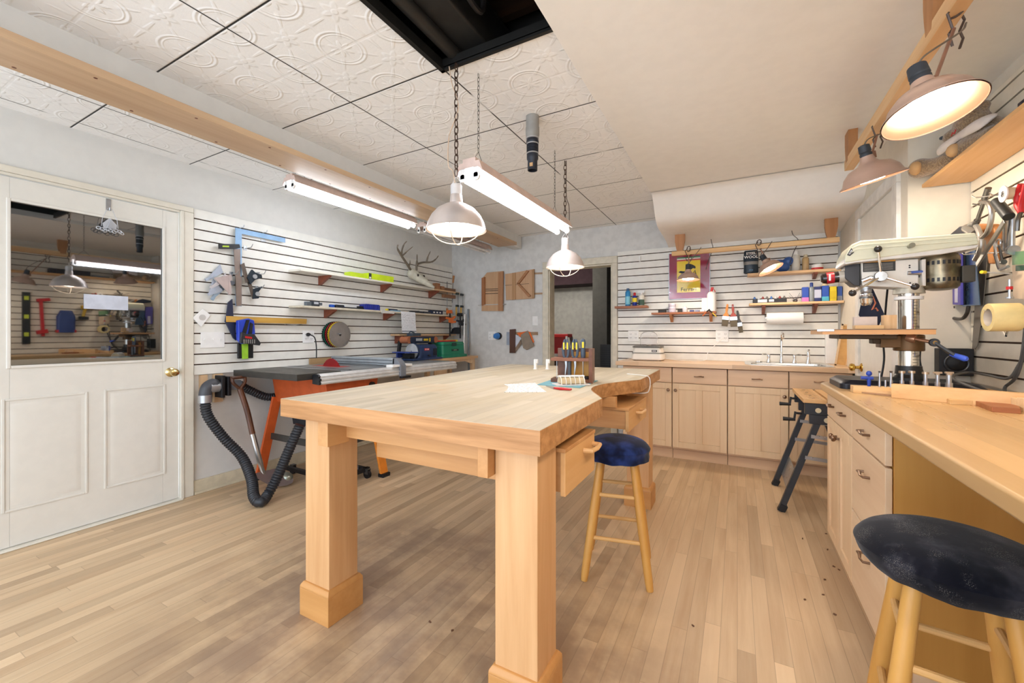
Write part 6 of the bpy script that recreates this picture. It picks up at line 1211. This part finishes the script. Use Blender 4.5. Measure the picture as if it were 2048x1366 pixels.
# table
tz = 1.178; b = B(); b.box((.355, 2.44, tz), (.752, 2.80, tz + .022)); tb_ = b.o('table_board', wood('#D2A06C', '#BE8A56', 'x', .7), t, bev=.001)
b = B(); b.box((.352, 2.438, tz + .0222), (.754, 2.802, tz + .0245)); b.o('table_veneer', mat('#6E5A4C', .5), tb_)
b = B(); b.box((.335, 2.436, tz + .015), (.40, 2.442, tz + .024)); b.o('steel_strip', STEEL, tb_)
b = B(); b.box((.43, 2.49, tz - .022), (.64, 2.76, tz - .001)); b.box((.57, 2.57, tz - .045), (.60, 2.64, tz - .02)); b.o('cast_table', mat('#4A3A28', .5, .5), t, bev=.004)
b = B(); b.lathe([(.055, 1.10), (.056, 1.105), (.056, 1.172), (.052, 1.177)], Matrix.Translation((cxx, DY, 0)), 24); b.box((.60, DY - .04, 1.115), (cxx - .03, DY + .04, 1.172)); b.o('table_bracket', mat('#6E5030', .45, .5), t, bev=.003)
c0, c1 = DP(1825, 677, DY - .05), DP(1868, 685, DY - .09); c2 = DP(1907, 710, DY - .11); c3 = DP(1928, 718, DY - .17)
b = B(); b.lathe([(.02, -.02), (.022, 0), (.02, .012)], frame(c0, c1 - c0), 18); b.cyl(c0, c1, .008, n=12); b.o('crank_shaft', mat('#C99A78', .3, .7), t)
b = B(); b.bar(c1 + (c1 - c2) * .15, c2 + (c2 - c1) * .1, .012, .028, (0, 1, 0)); b.cyl(c1 + Vector((0, .007, 0)), c1 + Vector((0, -.012, 0)), .018, n=18); ca = b.o('crank_arm', mat('#3A3D40', .45), t, bev=.003)
b = B(); p = c1 + Vector((0, -.012, 0)); b.cyl(p, p + Vector((0, -.002, 0)), .008, n=14); b.o('arm_bolt', mat('#A98A54', .3, .8), ca)
b = B(); b.lathe([(.008, -.01), (.0105, .005), (.012, .03), (.0125, .045), (.008, .052), (0, .054)], frame(c2, c3 - c2 + Vector((.03, 0, -.01))), 16); b.o('crank_grip', mat('#4466D8', .35), t)
# fence blocks standing on the drill table
for a_, c_, lb, m_ in (((.498, 2.56, tz + .0255), (.585, 2.60, tz + .085), 'whitish wood fence block behind the chuck on the drill table', mat('#CDBCB0', .5)), ((.49, 2.50, tz + .0255), (.595, 2.555, tz + .043), 'low pale wood strip in front of the fence block on the drill table', PINE), ((.60, 2.52, tz + .0255), (.645, 2.572, tz + .09), 'upright laminated pine block beside the drill press column', wood('#E2BE90', '#C99C68', 'z', 2))):
    b = B(); b.box(a_, c_); tag(b.o('fence_block', m_, bev=.001), lb, 'block')
# soda bottle
t = thing('soda_bottle', 'dark cola bottle with a red label lying sideways at the drill press head', 'bottle', tuple(DP(1667, 556)))
e0, e1 = DP(1697, 552, DY - .01), DP(1641, 558, DY - .01); L = (e1 - e0).length; FB = frame(e0, e1 - e0)
b = B(); b.lathe([(.028, 0), (.030, .01), (.030, L * .3), (.027, L * .42), (.028, L * .6), (.028, L * .8), (.024, L * .93), (.014, L)], FB, 22); b.o('bottle_body', mat('#1D1416', .12, coat=.5), t)
b = B(); b.lathe([(.0282, L * .52), (.0286, L * .6), (.0286, L * .8)], FB, 22, cap=False); lb_ = b.o('red_label', mat('#B8202C', .35), t)
p = e0.lerp(e1, .7) + Vector((0, -.0292, .0)); b = B(); b.box((p.x - .004, p.y - .0004, p.z - .016), (p.x + .004, p.y + .001, p.z + .016)); b.o('label_mark', WHITE, lb_)
b = B(); b.lathe([(.0304, L * .02), (.0306, L * .30), (.0285, L * .36)], FB, 22, cap=False); b.o('pale_collar', mat('#B9B2A4', .3), t)
# flag with orange emblem behind the press
t = thing('emblem_pennant', 'dark pointed pennant with an orange outlined emblem behind the drill chuck', 'pennant', tuple(DP(1745, 660, 2.79)))
b = B(); b.prism([(p.x, p.z) for p in [YP(*q, 2.79) for q in ((1742, 570), (1768, 628))]] + [(.635, 1.2026), (.60, 1.2026)] + [(p.x, p.z) for p in [YP(*q, 2.79) for q in ((1717, 630), (1722, 606))]], 2.785, 2.79, 'xz'); fl = b.o('cloth', mat('#23263A', .7), t)
b = B(); b.tube([YP(*q, 2.783) for q in ((1735, 603), (1746, 593), (1751, 606), (1744, 620), (1752, 616), (1756, 622))], .004, 6); b.o('emblem', mat('#D87A54', .5), fl)
# ================================================================ BITS ON THE SIDE WORKTOP
ZC = .92
t = thing('pine_bit_block', 'pine block row of upright drill bits in front of the drill press', 'bit holder', (.62, 2.33, ZC))
b = B(); b.box((.45, 2.33, ZC), (.90, 2.385, ZC + .03)); b.o('block', PINE, t, bev=.001)
t = thing('hinged_board', 'thin board with a pencil lying at the front corner of the side worktop', 'board', (.52, 2.3, ZC)); b = B(); b.prism([tuple(ZP(*q, ZC).xy) for q in ((1709, 785), (1788, 794), (1795, 772), (1722, 768))], ZC + .0005, ZC + .006); b.o('thin_board', wood('#A98462', '#8A6648', 'x', 1.2), t)
b = B(); p, q = ZP(1722, 781, ZC + .010), ZP(1787, 786, ZC + .010); b.bar(p, q, .03, .012); tag(b.o('pine_strip', PINE), 'short pine strip lying on the thin board at the worktop corner', 'strip')
def bit(lb, px_, y, ptop, pbot, r, top, bl=None):
    a = YP(px_, pbot, y); z1 = YP(px_, ptop, y).z; z0 = ZC + .0302
    t = thing('drill_bit', lb, 'drill bit', (a.x, y, z0), 'upright bits in the pine block'); F = Matrix.Translation((a.x, y, 0))
    b = B(); b.cyl((a.x, y, z0), (a.x, y, z0 + .03), r * 1.4, n=12); b.cyl((a.x, y, z0 + .03), (a.x, y, z1 - .008), r, n=12); b.o('shank', STEEL, t)
    b = B()
    if top == 'fine': b.cyl((a.x, y, z1 - .008), (a.x, y, z1), r * .9, r * 1.3, 10)
    elif top == 'cup': b.cyl((a.x, y, z1 - .009), (a.x, y, z1), .0115, n=14)
    else: b.box((a.x - .013, y - .006, z1 - .006), (a.x + .013, y + .006, z1 + .001)); b.cyl((a.x, y, z1 - .012), (a.x, y, z1 - .006), r * 1.2, n=10)
    b.o('cutter', DSTEEL if top == 'fine' else mat('#B9A48C', .3, .8), t, sharp=30)
for k, (px_, pt, pb_, r, tp, nm) in enumerate(((1759, 742, 770, .0035, 'fine', 'thin drill bit, leftmost of the upright row in front of the drill press'), (1771, 765, 772, .003, 'fine', 'very short bit between the two thin drill bits at the left of the row'), (1782, 742, 770, .0045, 'fine', 'thick-shanked drill bit, second tall one from the left of the upright row'), (1804, 742, 770, .0055, 'cup', 'cup-headed bit directly in front of the column, left of its pair'), (1824, 742, 770, .0055, 'cup', 'cup-headed bit directly in front of the column, right of its pair'), (1851, 744, 772, .0065, 'cup', 'cup-headed bit just right of the column'), (1875, 744, 773, .0065, 'tee', 'wide T-topped bit, left of the last two in the upright row'), (1898, 744, 774, .0085, 'tee', 'wide T-topped bit, right of the last two in the upright row'))):
    bit(nm, px_, 2.357, pt, pb_, r, tp)
t = thing('bench_dog', 'bright blue plastic hold-down standing at the left of the bit row', 'hold-down', (.50, 2.36, ZC + .03)); a = YP(1738, 775, 2.357)
b = B(); b.cyl((a.x, 2.357, ZC + .0302), (a.x, 2.357, YP(1738, 757, 2.357).z), .006, .008, 12); b.ball((a.x, 2.357, YP(1738, 747, 2.357).z), (.011, .009, .012), 12); b.cyl((a.x - .028, 2.357, YP(1738, 756, 2.357).z), (a.x + .014, 2.357, YP(1738, 756, 2.357).z), .0075, n=12); b.o('hold_down_body', mat('#22409E', .35), t)
# loose pine boards
def lboard(lb, pts, z0, z1, m, **k): b = B(); b.prism([tuple(ZP(*p, ZC).xy) for p in pts], z0, z1); return tag(b.o('wood_offcut', m, bev=.001, **k), lb, 'board')
p0, p1 = ZP(1788, 796, ZC), ZP(2300, 850, ZC)
KP = wood('#E4BA80', '#C98F54', 'x', .5, stain_shade=('#8A5428', 3.5, .62, .72, .7))
b = B(); b.bar(p0 + Vector((0, .02, .028)), Vector((1.04, 2.02, ZC + .028)), .038, .056); tag(b.o('wood_offcut', KP, bev=.001), 'longest pine two-by-four on edge along the back of the side worktop', 'board')
lboard('narrow pine strip lying in front of the long pine board', ((1839, 791), (1968, 803), (1972, 797), (1843, 786)), ZC + .018, ZC + .034, PINE)
lboard('flat pine offcut with an angled end under the narrow strip', ((1882, 800), (1900, 809), (1955, 811), (1985, 800), (1900, 794)), ZC, ZC + .017, PINE)
lboard('red-brown wood offcut lying nearest at the right of the worktop', ((1951, 811), (1984, 824), (2042, 828), (2030, 812), (1975, 806)), ZC, ZC + .017, wood('#A8663C', '#8A4E2A', 'x'))
b = B(); b.box((.835, 2.06, ZC), (1.03, 2.10, ZC + .04)); b.box((.835, 2.02, ZC), (.86, 2.06, ZC + .045)); tag(b.o('pine_tray', wood('#E6C79A', '#D6AE7A', 'x'), bev=.001), 'pale squared pine block at the right end of the loose boards', 'block')
# speaker box
t = thing('speaker_box', 'small black speaker box mounted on the end wall behind the crank handle', 'speaker', (.99, 3.0, .965))
b = B(); b.box((.925, 2.965, .965), (1.055, 3.028, 1.105)); b.o('cabinet', BLACK, t, bev=.003)
b = B(); b.ring(frame((.99, 2.964, 1.03), (0, 1, 0)), .045, .006, 28, 8); b.o('cone_ring', mat('#2E2E30', .3), t); b = B(); b.lathe([(.042, 0), (.03, .008), (.0, .012)], frame((.99, 2.966, 1.03), (0, -1, 0)), 24); b.o('cone', mat('#0D0D0F', .6), t)
def cord(name, lb, pts, r, m=BLACK, cat='cord'): b = B(); b.tube(smooth(pts), r, 8); return tag(b.o(name, m), lb, cat)
cord('power_cord', 'black cord hanging down behind the drill press left of its column', [DP(1776, 568, 2.75), DP(1772, 610, 2.80), DP(1767, 680, 2.85), DP(1768, 720, 2.86), (DP(1761, 755, 2.86).x, 2.86, .925)], .0045)
cord('power_cord', 'black cord hanging down behind the drill press right of its column', [DP(1838, 668, 2.8), DP(1841, 690, 2.80), DP(1841, 730, 2.80), (DP(1862, 757, 2.8).x, 2.78, .926), (.95, 2.70, .925)], .0045)
cord('grey_cable', 'thick grey cable curving up from the worktop against the right slats', [(.93, 2.42, .925), YP(1905, 757, 2.5), XP(1935, 745, 1.0), XP(1975, 750, 1.02), XP(2015, 757, 1.03), XP(2035, 735, 1.04), XP(2046, 700, 1.045), (1.05, 2.5, 1.4)], .006, mat('#5E5C58', .5), 'cable')
cord('grey_cable', 'second dark cable rising to the right edge against the right slats', [(.96, 2.35, .925), (.99, 2.5, .925), XP(2010, 775, 1.03), XP(2035, 748, 1.04), (1.05, 2.5, 1.2)], .006, mat('#4A4846', .5), 'cable')
# ================================================================ RIGHT SLAT WALL
def RW(px, py, off=.0): return XP(px, py, RX - off)
def rplate(b, pts, o0, o1): b.prism([(p.y, p.z) for p in [RW(*q, o1) for q in pts]], RX - o1, RX - o0, 'yz')
t = shelf('deep pine shelf high on the right wall holding the teddy bear', (.868, -.2, 1.962), (1.06, 3.0, 1.98), wood('#E0B178', '#CF9A60', 'y', .7), wood('#C7834E', '#B06E3C', 'x'), (2.05, 1.1), .09, 'y', -1)
t = thing('teddy_bear', 'worn brown teddy bear slumped at the end of the high right shelf', 'teddy bear', (.95, 2.7, 1.98))
fm, fb = new('worn_plush'); x, y, z = coord(); nn_ = noise(vec(x, y, z), 160, 3); N.nt.links.new(mix(nn_.step(.35, .7), hx('#7A6148'), hx('#A58A66')), fb.inputs['Base Color']); fb.inputs['Roughness'].default_value = .95; fb.inputs['Sheen Weight'].default_value = .5; bump(fb, nn_, .9, .006)
b = B()
b.tube([(.96, 2.66, 2.04), (.92, 2.75, 2.025), (.87, 2.82, 2.02), (.835, 2.86, 2.025)], [.052, .042, .037, .045], 14); b.ball((.825, 2.872, 2.03), .05, 14)
b.tube([(.98, 2.55, 2.03), (.94, 2.62, 2.03), (.905, 2.69, 2.03)], [.05, .042, .042], 14)
b.ball((.975, 2.66, 2.08), (.07, .10, .075), 16); b.ball((.975, 2.76, 2.17), (.068, .075, .065), 16); b.ball((.925, 2.82, 2.15), (.035, .04, .032), 12); b.ball((1.00, 2.72, 2.235), .025, 10); b.ball((.95, 2.70, 2.225), .025, 10)
b.o('body', fm, t, remesh=.009)
b = B(); b.ball((.80, 2.845, 2.025), (.026, .03, .034), 14); b.o('foot_pad', mat('#C9A070', .9), t)
b = B(); b.ball((.88, 2.665, 2.03), (.026, .028, .03), 14); b.o('foot_pad', mat('#C9A070', .9), t)
b = B(); b.ball((.895, 2.835, 2.155), (.011, .012, .009), 10); b.o('nose', mat('#3E4A54', .4), t)
t = thing('cloth_bundle', 'crumpled white cloth with a red mark across the teddy bear', 'cloth', (.95, 2.72, 2.05))
b = B(); pts = [(.87, 2.80, 2.075), (.885, 2.75, 2.085), (.90, 2.69, 2.095), (.915, 2.63, 2.10), (.93, 2.57, 2.10), (.94, 2.52, 2.09)]
b.rings([[Vector(p) + Vector(q) * (1 + .3 * math.sin(i * 2.1)) for q in ((-.014, 0, -.04), (-.022, .0, .0), (-.008, 0, .022), (.04, 0, .036), (.05, 0, .02), (.02, .0, .0))] for i, p in enumerate(pts)]); b.o('cloth', mat('#DCD0C6', .8), t, sub=2)
b = B(); b.tube([(.874, 2.67, 2.10), (.874, 2.655, 2.11), (.876, 2.645, 2.10), (.876, 2.63, 2.112)], .002, 5); b.o('red_mark', RED, t)
b = B(); b.box((.90, 2.30, 1.981), (1.02, 2.48, 2.0)); tag(b.o('blue_book', mat('#5B7688', .6), bev=.002), 'blue-grey book lying on the high right shelf beside the bear', 'book')
b = B(); b.box((.93, 1.9, 1.981), (1.04, 2.29, 2.05))
for k in range(10): b.box((.925, 1.92 + k * .037, 1.99), (.931, 1.935 + k * .037, 2.045))
tag(b.o('dark_case', mat('#3A3238', .6), bev=.002), 'long dark ribbed case on the high right shelf nearest the camera', 'case')
# pegs
def rhook(lb, p, L=.11): b = B(); b.tube([(RX, p.y, p.z), (RX - L, p.y, p.z), (RX - L - .012, p.y, p.z + .012)], .003, 6); return tag(b.o('slat_hook', CHROME), lb, 'hook')
# C clamp
t = thing('c_clamp', 'large steel C-clamp hanging at the corner above the drill press motor', 'clamp', tuple(RW(1970, 430, .09))); CS = mat('#9E9A92', .35, .8, var=.1)
g = lambda px_, py_: RW(px_, py_, .10)
b = B(); b.tube(smooth([g(1962, 403), g(1976, 406), g(1983, 420), g(1982, 440), g(1976, 462), g(1968, 472), g(1960, 474), g(1956, 466)], 4), .0095, 10); b.o('frame', CS, t)
b = B(); b.cyl(g(1976, 380), g(1954, 442), .0075, n=12); b.cyl(g(1977, 376), g(1969, 398), .011, n=12); b.cyl(g(1955, 440), g(1950, 450), .012, n=14); b.cyl(g(1946, 408), g(1962, 411), .003, n=8); b.o('screw', DSTEEL, t)
t = thing('clamp_pair', 'second grey clamp head tucked behind the large C-clamp', 'clamp', tuple(RW(1945, 460, .08)))
b = B(); b.tube(smooth([g(1938, 452), g(1948, 447), g(1958, 462), g(1962, 480), g(1960, 500), g(1950, 520)], 4), .010, 10); b.cyl(g(1934, 456), g(1952, 468), .02, n=14); b.o('head', mat('#A8A59E', .35, .7), t)
b = B(); rplate(b, [(1899, 469), (1918, 453), (1927, 456), (1936, 470), (1936, 480), (1900, 480)], .06, .09); tag(b.o('navy_handle', mat('#1F2638', .4), bev=.005), 'dark navy saw handle peeking over the drill press cover', 'handle')
# hand saws
t = thing('hand_saw', 'blue-bladed hand saw hanging behind the drill press motor', 'saw', tuple(RW(1940, 560, .05)))
b = B(); rplate(b, [(1928, 508), (1950, 500), (1959, 610), (1925, 613)], .045, .048); bl = b.o('blade', mat('#6F90B8', .25, .85), t)
p = RW(1934, 566, .0482); text('BLUE', .035, face(p, (0, .12, 1), (0, 1, -.1)), mat('#1C2030', .4), bl)
t = thing('hand_saw', 'saw with a violet sheath hanging left of the blue-bladed saw', 'saw', tuple(RW(1912, 560, .06)))
b = B(); rplate(b, [(1904, 505), (1920, 505), (1921, 610), (1905, 609)], .06, .072); b.o('sheath', mat('#5A52A8', .4), t, bev=.002)
b = B(); rplate(b, [(1909, 560), (1915, 560), (1915, 605), (1909, 605)], .0722, .0735); b.o('sheath_stripe', mat('#C9C8DC', .4), t)
b = B(); rplate(b, [(1920, 505), (1927, 505), (1927, 610), (1919, 610)], .052, .058); b.o('dark_spine', BLACKM, t)
b = B(); b.tube(smooth([RW(1937, 612, .06), RW(1934, 626, .06), RW(1925, 637, .06), RW(1910, 637, .06), RW(1902, 633, .06)]), .008, 8); b.tube([RW(1908, 612, .06), RW(1907, 630, .06)], .004, 6); b.o('frame_end', mat('#4A4641', .4, .5), t)
t = thing('long_saw', 'long grey saw blade hanging down the right slats behind the masking tape', 'saw', tuple(RW(1960, 560, .02)))
b = B(); rplate(b, [(1962, 480), (1978, 470), (1966, 610), (1955, 690), (1950, 699), (1944, 697), (1950, 600)], .012, .015); b.o('blade', mat('#8F8A84', .35, .8), t)
b = B(); rplate(b, [(1953, 448), (1985, 449), (1990, 465), (1985, 528), (1976, 528), (1970, 480), (1956, 480)], .02, .045); b.o('handle', wood('#C98A4E', '#B0713A', 'z'), t, bev=.006)
# steel bar crossing
b = B(); b.bar(RW(1954, 530, .12), RW(2010, 442, .12), .022, .008, (1, 0, 0)); tag(b.o('steel_bar', mat('#A09C94', .35, .8), bev=.002), 'diagonal flat steel bar across the tools on the right slats', 'bar')
t = thing('hammer', 'black rubber mallet head under the white wire spool', 'mallet', tuple(RW(2005, 420, .1)))
b = B(); b.cyl(RW(1992, 402, .12), RW(2018, 434, .12), .018, n=18); b.o('head', mat('#2A2C2A', .45), t, bev=.003)
b = B(); b.cyl(RW(2012, 415, .10), RW(2012, 500, .06), .009, n=12); b.o('shaft', STEEL, t)
b = B(); b.cyl(RW(2025, 430, .07), RW(2024, 500, .06), .009, n=12); b.cyl(RW(2022, 500, .06), RW(2028, 500, .06), .02, n=12); tag(b.o('steel_tube_tool', STEEL), 'thin upright steel tube right of the mallet shaft', 'tube')
sp = RW(2008, 388, .13); t = thing('wire_spool', 'white plastic wire spool on a peg at the upper right wall', 'spool', tuple(sp))
F = frame(sp, (1, 0, 0)); b = B(); b.lathe([(.012, -.004), (.032, -.004), (.032, 0), (.014, 0), (.014, .03), (.030, .03), (.030, .034), (.012, .034)], F, 28, cap=False); b.o('spool_body', mat('#EFEAE2', .4), t)
b = B(); b.lathe([(.022, .002), (.023, .015), (.022, .028)], F, 24, cap=False); b.o('thread', mat('#D8C9A0', .7), t)
rhook('chrome peg through the white wire spool', sp, .16)
t = thing('tin_snips', 'red-handled snips hanging at the right picture edge', 'snips', tuple(RW(2042, 400, .1)))
for s in (0, 1): b = B(); b.tube(smooth([RW(2042, 425, .1), RW(2034 + s * 8, 410, .10), RW(2035 + s * 12, 390, .10), RW(2042 + s * 10, 368, .1)]), .009, 10); b.o('handle', RED, t)
b = B(); b.tube(smooth([RW(2042, 422, .1), RW(2036, 440, .10), RW(2034, 462, .10)]), .0075, 8); b.o('jaws', DSTEEL, t)
rhook('chrome peg through the red snips handles', RW(2044, 385, .0), .14)
t = thing('small_c_clamp', 'small steel C-clamp hanging left of the green card', 'clamp', tuple(RW(2005, 520, .08))); g = lambda a, c: RW(a, c, .09)
b = B(); b.tube(smooth([g(1990, 508), g(1994, 522), g(1999, 538), g(2006, 537), g(2016, 533)], 4), .006, 8); b.ring(frame(g(1997, 486), (1, 0, 0)), .016, .003, 16, 6); b.tube([g(1988, 483), g(1992, 510)], .005, 6); b.o('frame', STEEL, t)
b = B(); b.cyl(g(1998, 490), g(2005, 524), .0045, n=8); b.cyl(g(2004, 524), g(2008, 524), .01, n=10); b.o('screw', DSTEEL, t)
rhook('chrome peg in front of the hanging green card', RW(2022, 503, .0), .15); 
t = thing('peg_rod', 'yellow-tipped thin rod sticking out above the masking tape', 'rod', tuple(RW(1990, 546, .1))); b = B(); b.cyl(RW(1965, 544, .15), RW(2025, 548, .02), .003, n=8); b.o('rod', WHITE, t); b = B(); b.cyl(RW(1963, 544, .155), RW(1970, 544.5, .14), .007, n=10); b.o('yellow_tip', YELLOW, t)
t = thing('hanging_card', 'green and cream packaging card hanging at the right picture edge', 'card', tuple(RW(2040, 560, .06))); b = B(); rplate(b, [(2023, 503), (2060, 500), (2060, 600), (2026, 596)], .05, .054); cd = b.o('card', mat('#D9BFA0', .5), t)
b = B(); rplate(b, [(2024, 504), (2060, 501), (2060, 528), (2024, 530)], .0545, .056); b.o('green_print', mat('#6F9468', .5), cd); b = B(); rplate(b, [(2031, 531), (2060, 529), (2060, 540), (2031, 542)], .0545, .056); b.o('dark_label', mat('#2C4A3A', .5), cd)
t = thing('red_wing_bolt', 'small upright bolt with a red collar beside the packaging card', 'bolt', tuple(RW(2019, 590, .09))); b = B(); b.cyl(RW(2019, 559, .09), RW(2019, 597, .09), .0045, n=8); b.cyl(RW(2019, 594, .09), RW(2019, 597, .09), .012, n=12); b.o('bolt', STEEL, t); b = B(); b.cyl(RW(2019, 573, .09), RW(2019, 579, .09), .010, n=12); b.o('red_collar', RED, t)
# masking tape and red hole saw on a peg
tp = RW(1975, 635, .16); ax = Vector((1, .0, 0)); t = thing('masking_tape', 'wide roll of cream masking tape on a peg of the right slats', 'tape', tuple(tp)); F = frame(tp, (1, .0, .0))
b = B(); b.lathe([(.036, 0), (.056, 0), (.057, .002), (.057, .085), (.056, .087), (.036, .087), (.036, 0)], F, 40, cap=False); b.m(1).lathe([(.0355, .001), (.0355, .086)], F, 36, cap=False); b.o('tape_roll', [mat('#E2CB8C', .6), mat('#D5C8B8', .6)], t)
t = thing('red_knob_tool', 'black and red round knob behind the masking tape roll', 'knob', tuple(RW(2008, 633, .05))); q = tp + Vector((.092, -.0, 0)); b = B(); b.lathe([(.03, 0), (.036, .01), (.036, .02)], frame(q, (1, 0, 0)), 24); b.o('black_disc', BLACK, t); b = B(); b.lathe([(.04, .021), (.043, .028), (.04, .036)], frame(q, (1, 0, 0)), 24); b.o('red_disc', mat('#C8402C', .4), t)
b = B(); b.tube([tp + Vector((-.01, .0, .03)), tp + Vector((.16, .0, .03))], .003, 6); tag(b.o('slat_hook', CHROME), 'chrome peg through the masking tape roll', 'hook')
b = B(); b.tube([RW(2005, 660, .05), RW(2012, 672, .06), RW(2016, 660, .05)], .004, 6); tag(b.o('steel_shackle', CHROME), 'little chrome shackle below the red knob', 'shackle')
# behind the view, seen only in the door glass: tools on the near part of the right slats
t = thing('spirit_level', 'long black spirit level on the right slats, seen only mirrored in the door glass', 'level', (1.03, 1.72, 1.1)); b = B(); b.box((1.03, 1.68, 1.05), (1.06, 1.75, 1.72)); b.o('level_body', BLACK, t, bev=.002)
for z_ in (1.15, 1.38, 1.62): b = B(); b.box((1.027, 1.695, z_), (1.0302, 1.735, z_ + .05)); b.o('vial', mat('#C9D83A', .4), t)
t = thing('red_clamp', 'red bar clamp on the right slats, seen only mirrored in the door glass', 'clamp', (1.0, 1.86, 1.2)); b = B(); b.bar((1.03, 1.86, 1.15), (1.03, 1.84, 1.62), .03, .04); b.bar((1.02, 1.80, 1.62), (1.02, 1.92, 1.64), .04, .04); b.bar((1.02, 1.80, 1.2), (1.02, 1.90, 1.22), .05, .05); b.o('clamp_body', RED, t, bev=.003)
t = thing('blue_sander', 'blue and black power tool on the right slats, seen only mirrored in the door glass', 'power tool', (1.0, 2.05, 1.2)); b = B(); b.rings([rr_(.98, 1.06, 1.98, 2.16, .03, 1.2), rr_(.98, 1.06, 1.98, 2.16, .03, 1.42), rr_(1.0, 1.06, 2.02, 2.13, .02, 1.5)]); b.o('shell', mat('#2A3E78', .4), t); b = B(); b.box((.985, 1.975, 1.2), (1.055, 2.165, 1.235)); b.o('red_trim', RED, t)
t = thing('yellow_drill', 'yellow and black cordless drill on the right slats, seen only mirrored in the door glass', 'drill', (1.0, 2.26, 1.3)); b = B(); b.tube([(1.02, 2.22, 1.55), (1.02, 2.36, 1.56)], .03, 12); b.tube([(1.02, 2.26, 1.54), (1.02, 2.24, 1.42)], .018, 10); b.o('drill_body', mat('#C9A22E', .4), t); b = B(); b.box((.99, 2.20, 1.38), (1.05, 2.29, 1.425)); b.o('battery', BLACK, t)
# crumbs of wood on the floor
cm_ = mat('#6E4E38', .8)
chip = None
for k, (px_, py_) in enumerate(((1652, 1068), (1655, 1100), (1668, 1134), (1650, 1160), (1678, 1140), (1646, 1190), (1605, 1078), (1670, 1230), (1610, 1200), (1386, 1252), (1140, 985), (1075, 1178), (860, 1245), (905, 1262))):
    p = ZP(px_, py_, 0)
    if chip is None:
        b = B(); b.rings([[(p.x - .005, p.y - .003, .0003), (p.x + .005, p.y - .003, .0003), (p.x + .006, p.y + .002, .0003), (p.x - .004, p.y + .003, .0003)], [(p.x - .006, p.y - .002, .004), (p.x + .005, p.y - .003, .006), (p.x + .006, p.y + .002, .005), (p.x - .004, p.y + .003, .003)]])
        chip = tag(b.o('wood_chip', cm_), 'tiny dark wood crumb on the floor beside the maple side cabinets', 'wood chip', 'wood crumbs scattered over the floor')
    else: dup(chip, (p.x, p.y, .0003), k * 1.3, 'tiny dark wood crumb ' + ('on the floor beside the maple side cabinets' if k < 9 else 'on the floor between the folding workbench and the dusty stool' if k < 10 else 'on the floor beside the wooden stool legs' if k < 12 else 'on the floor under the island workbench'))
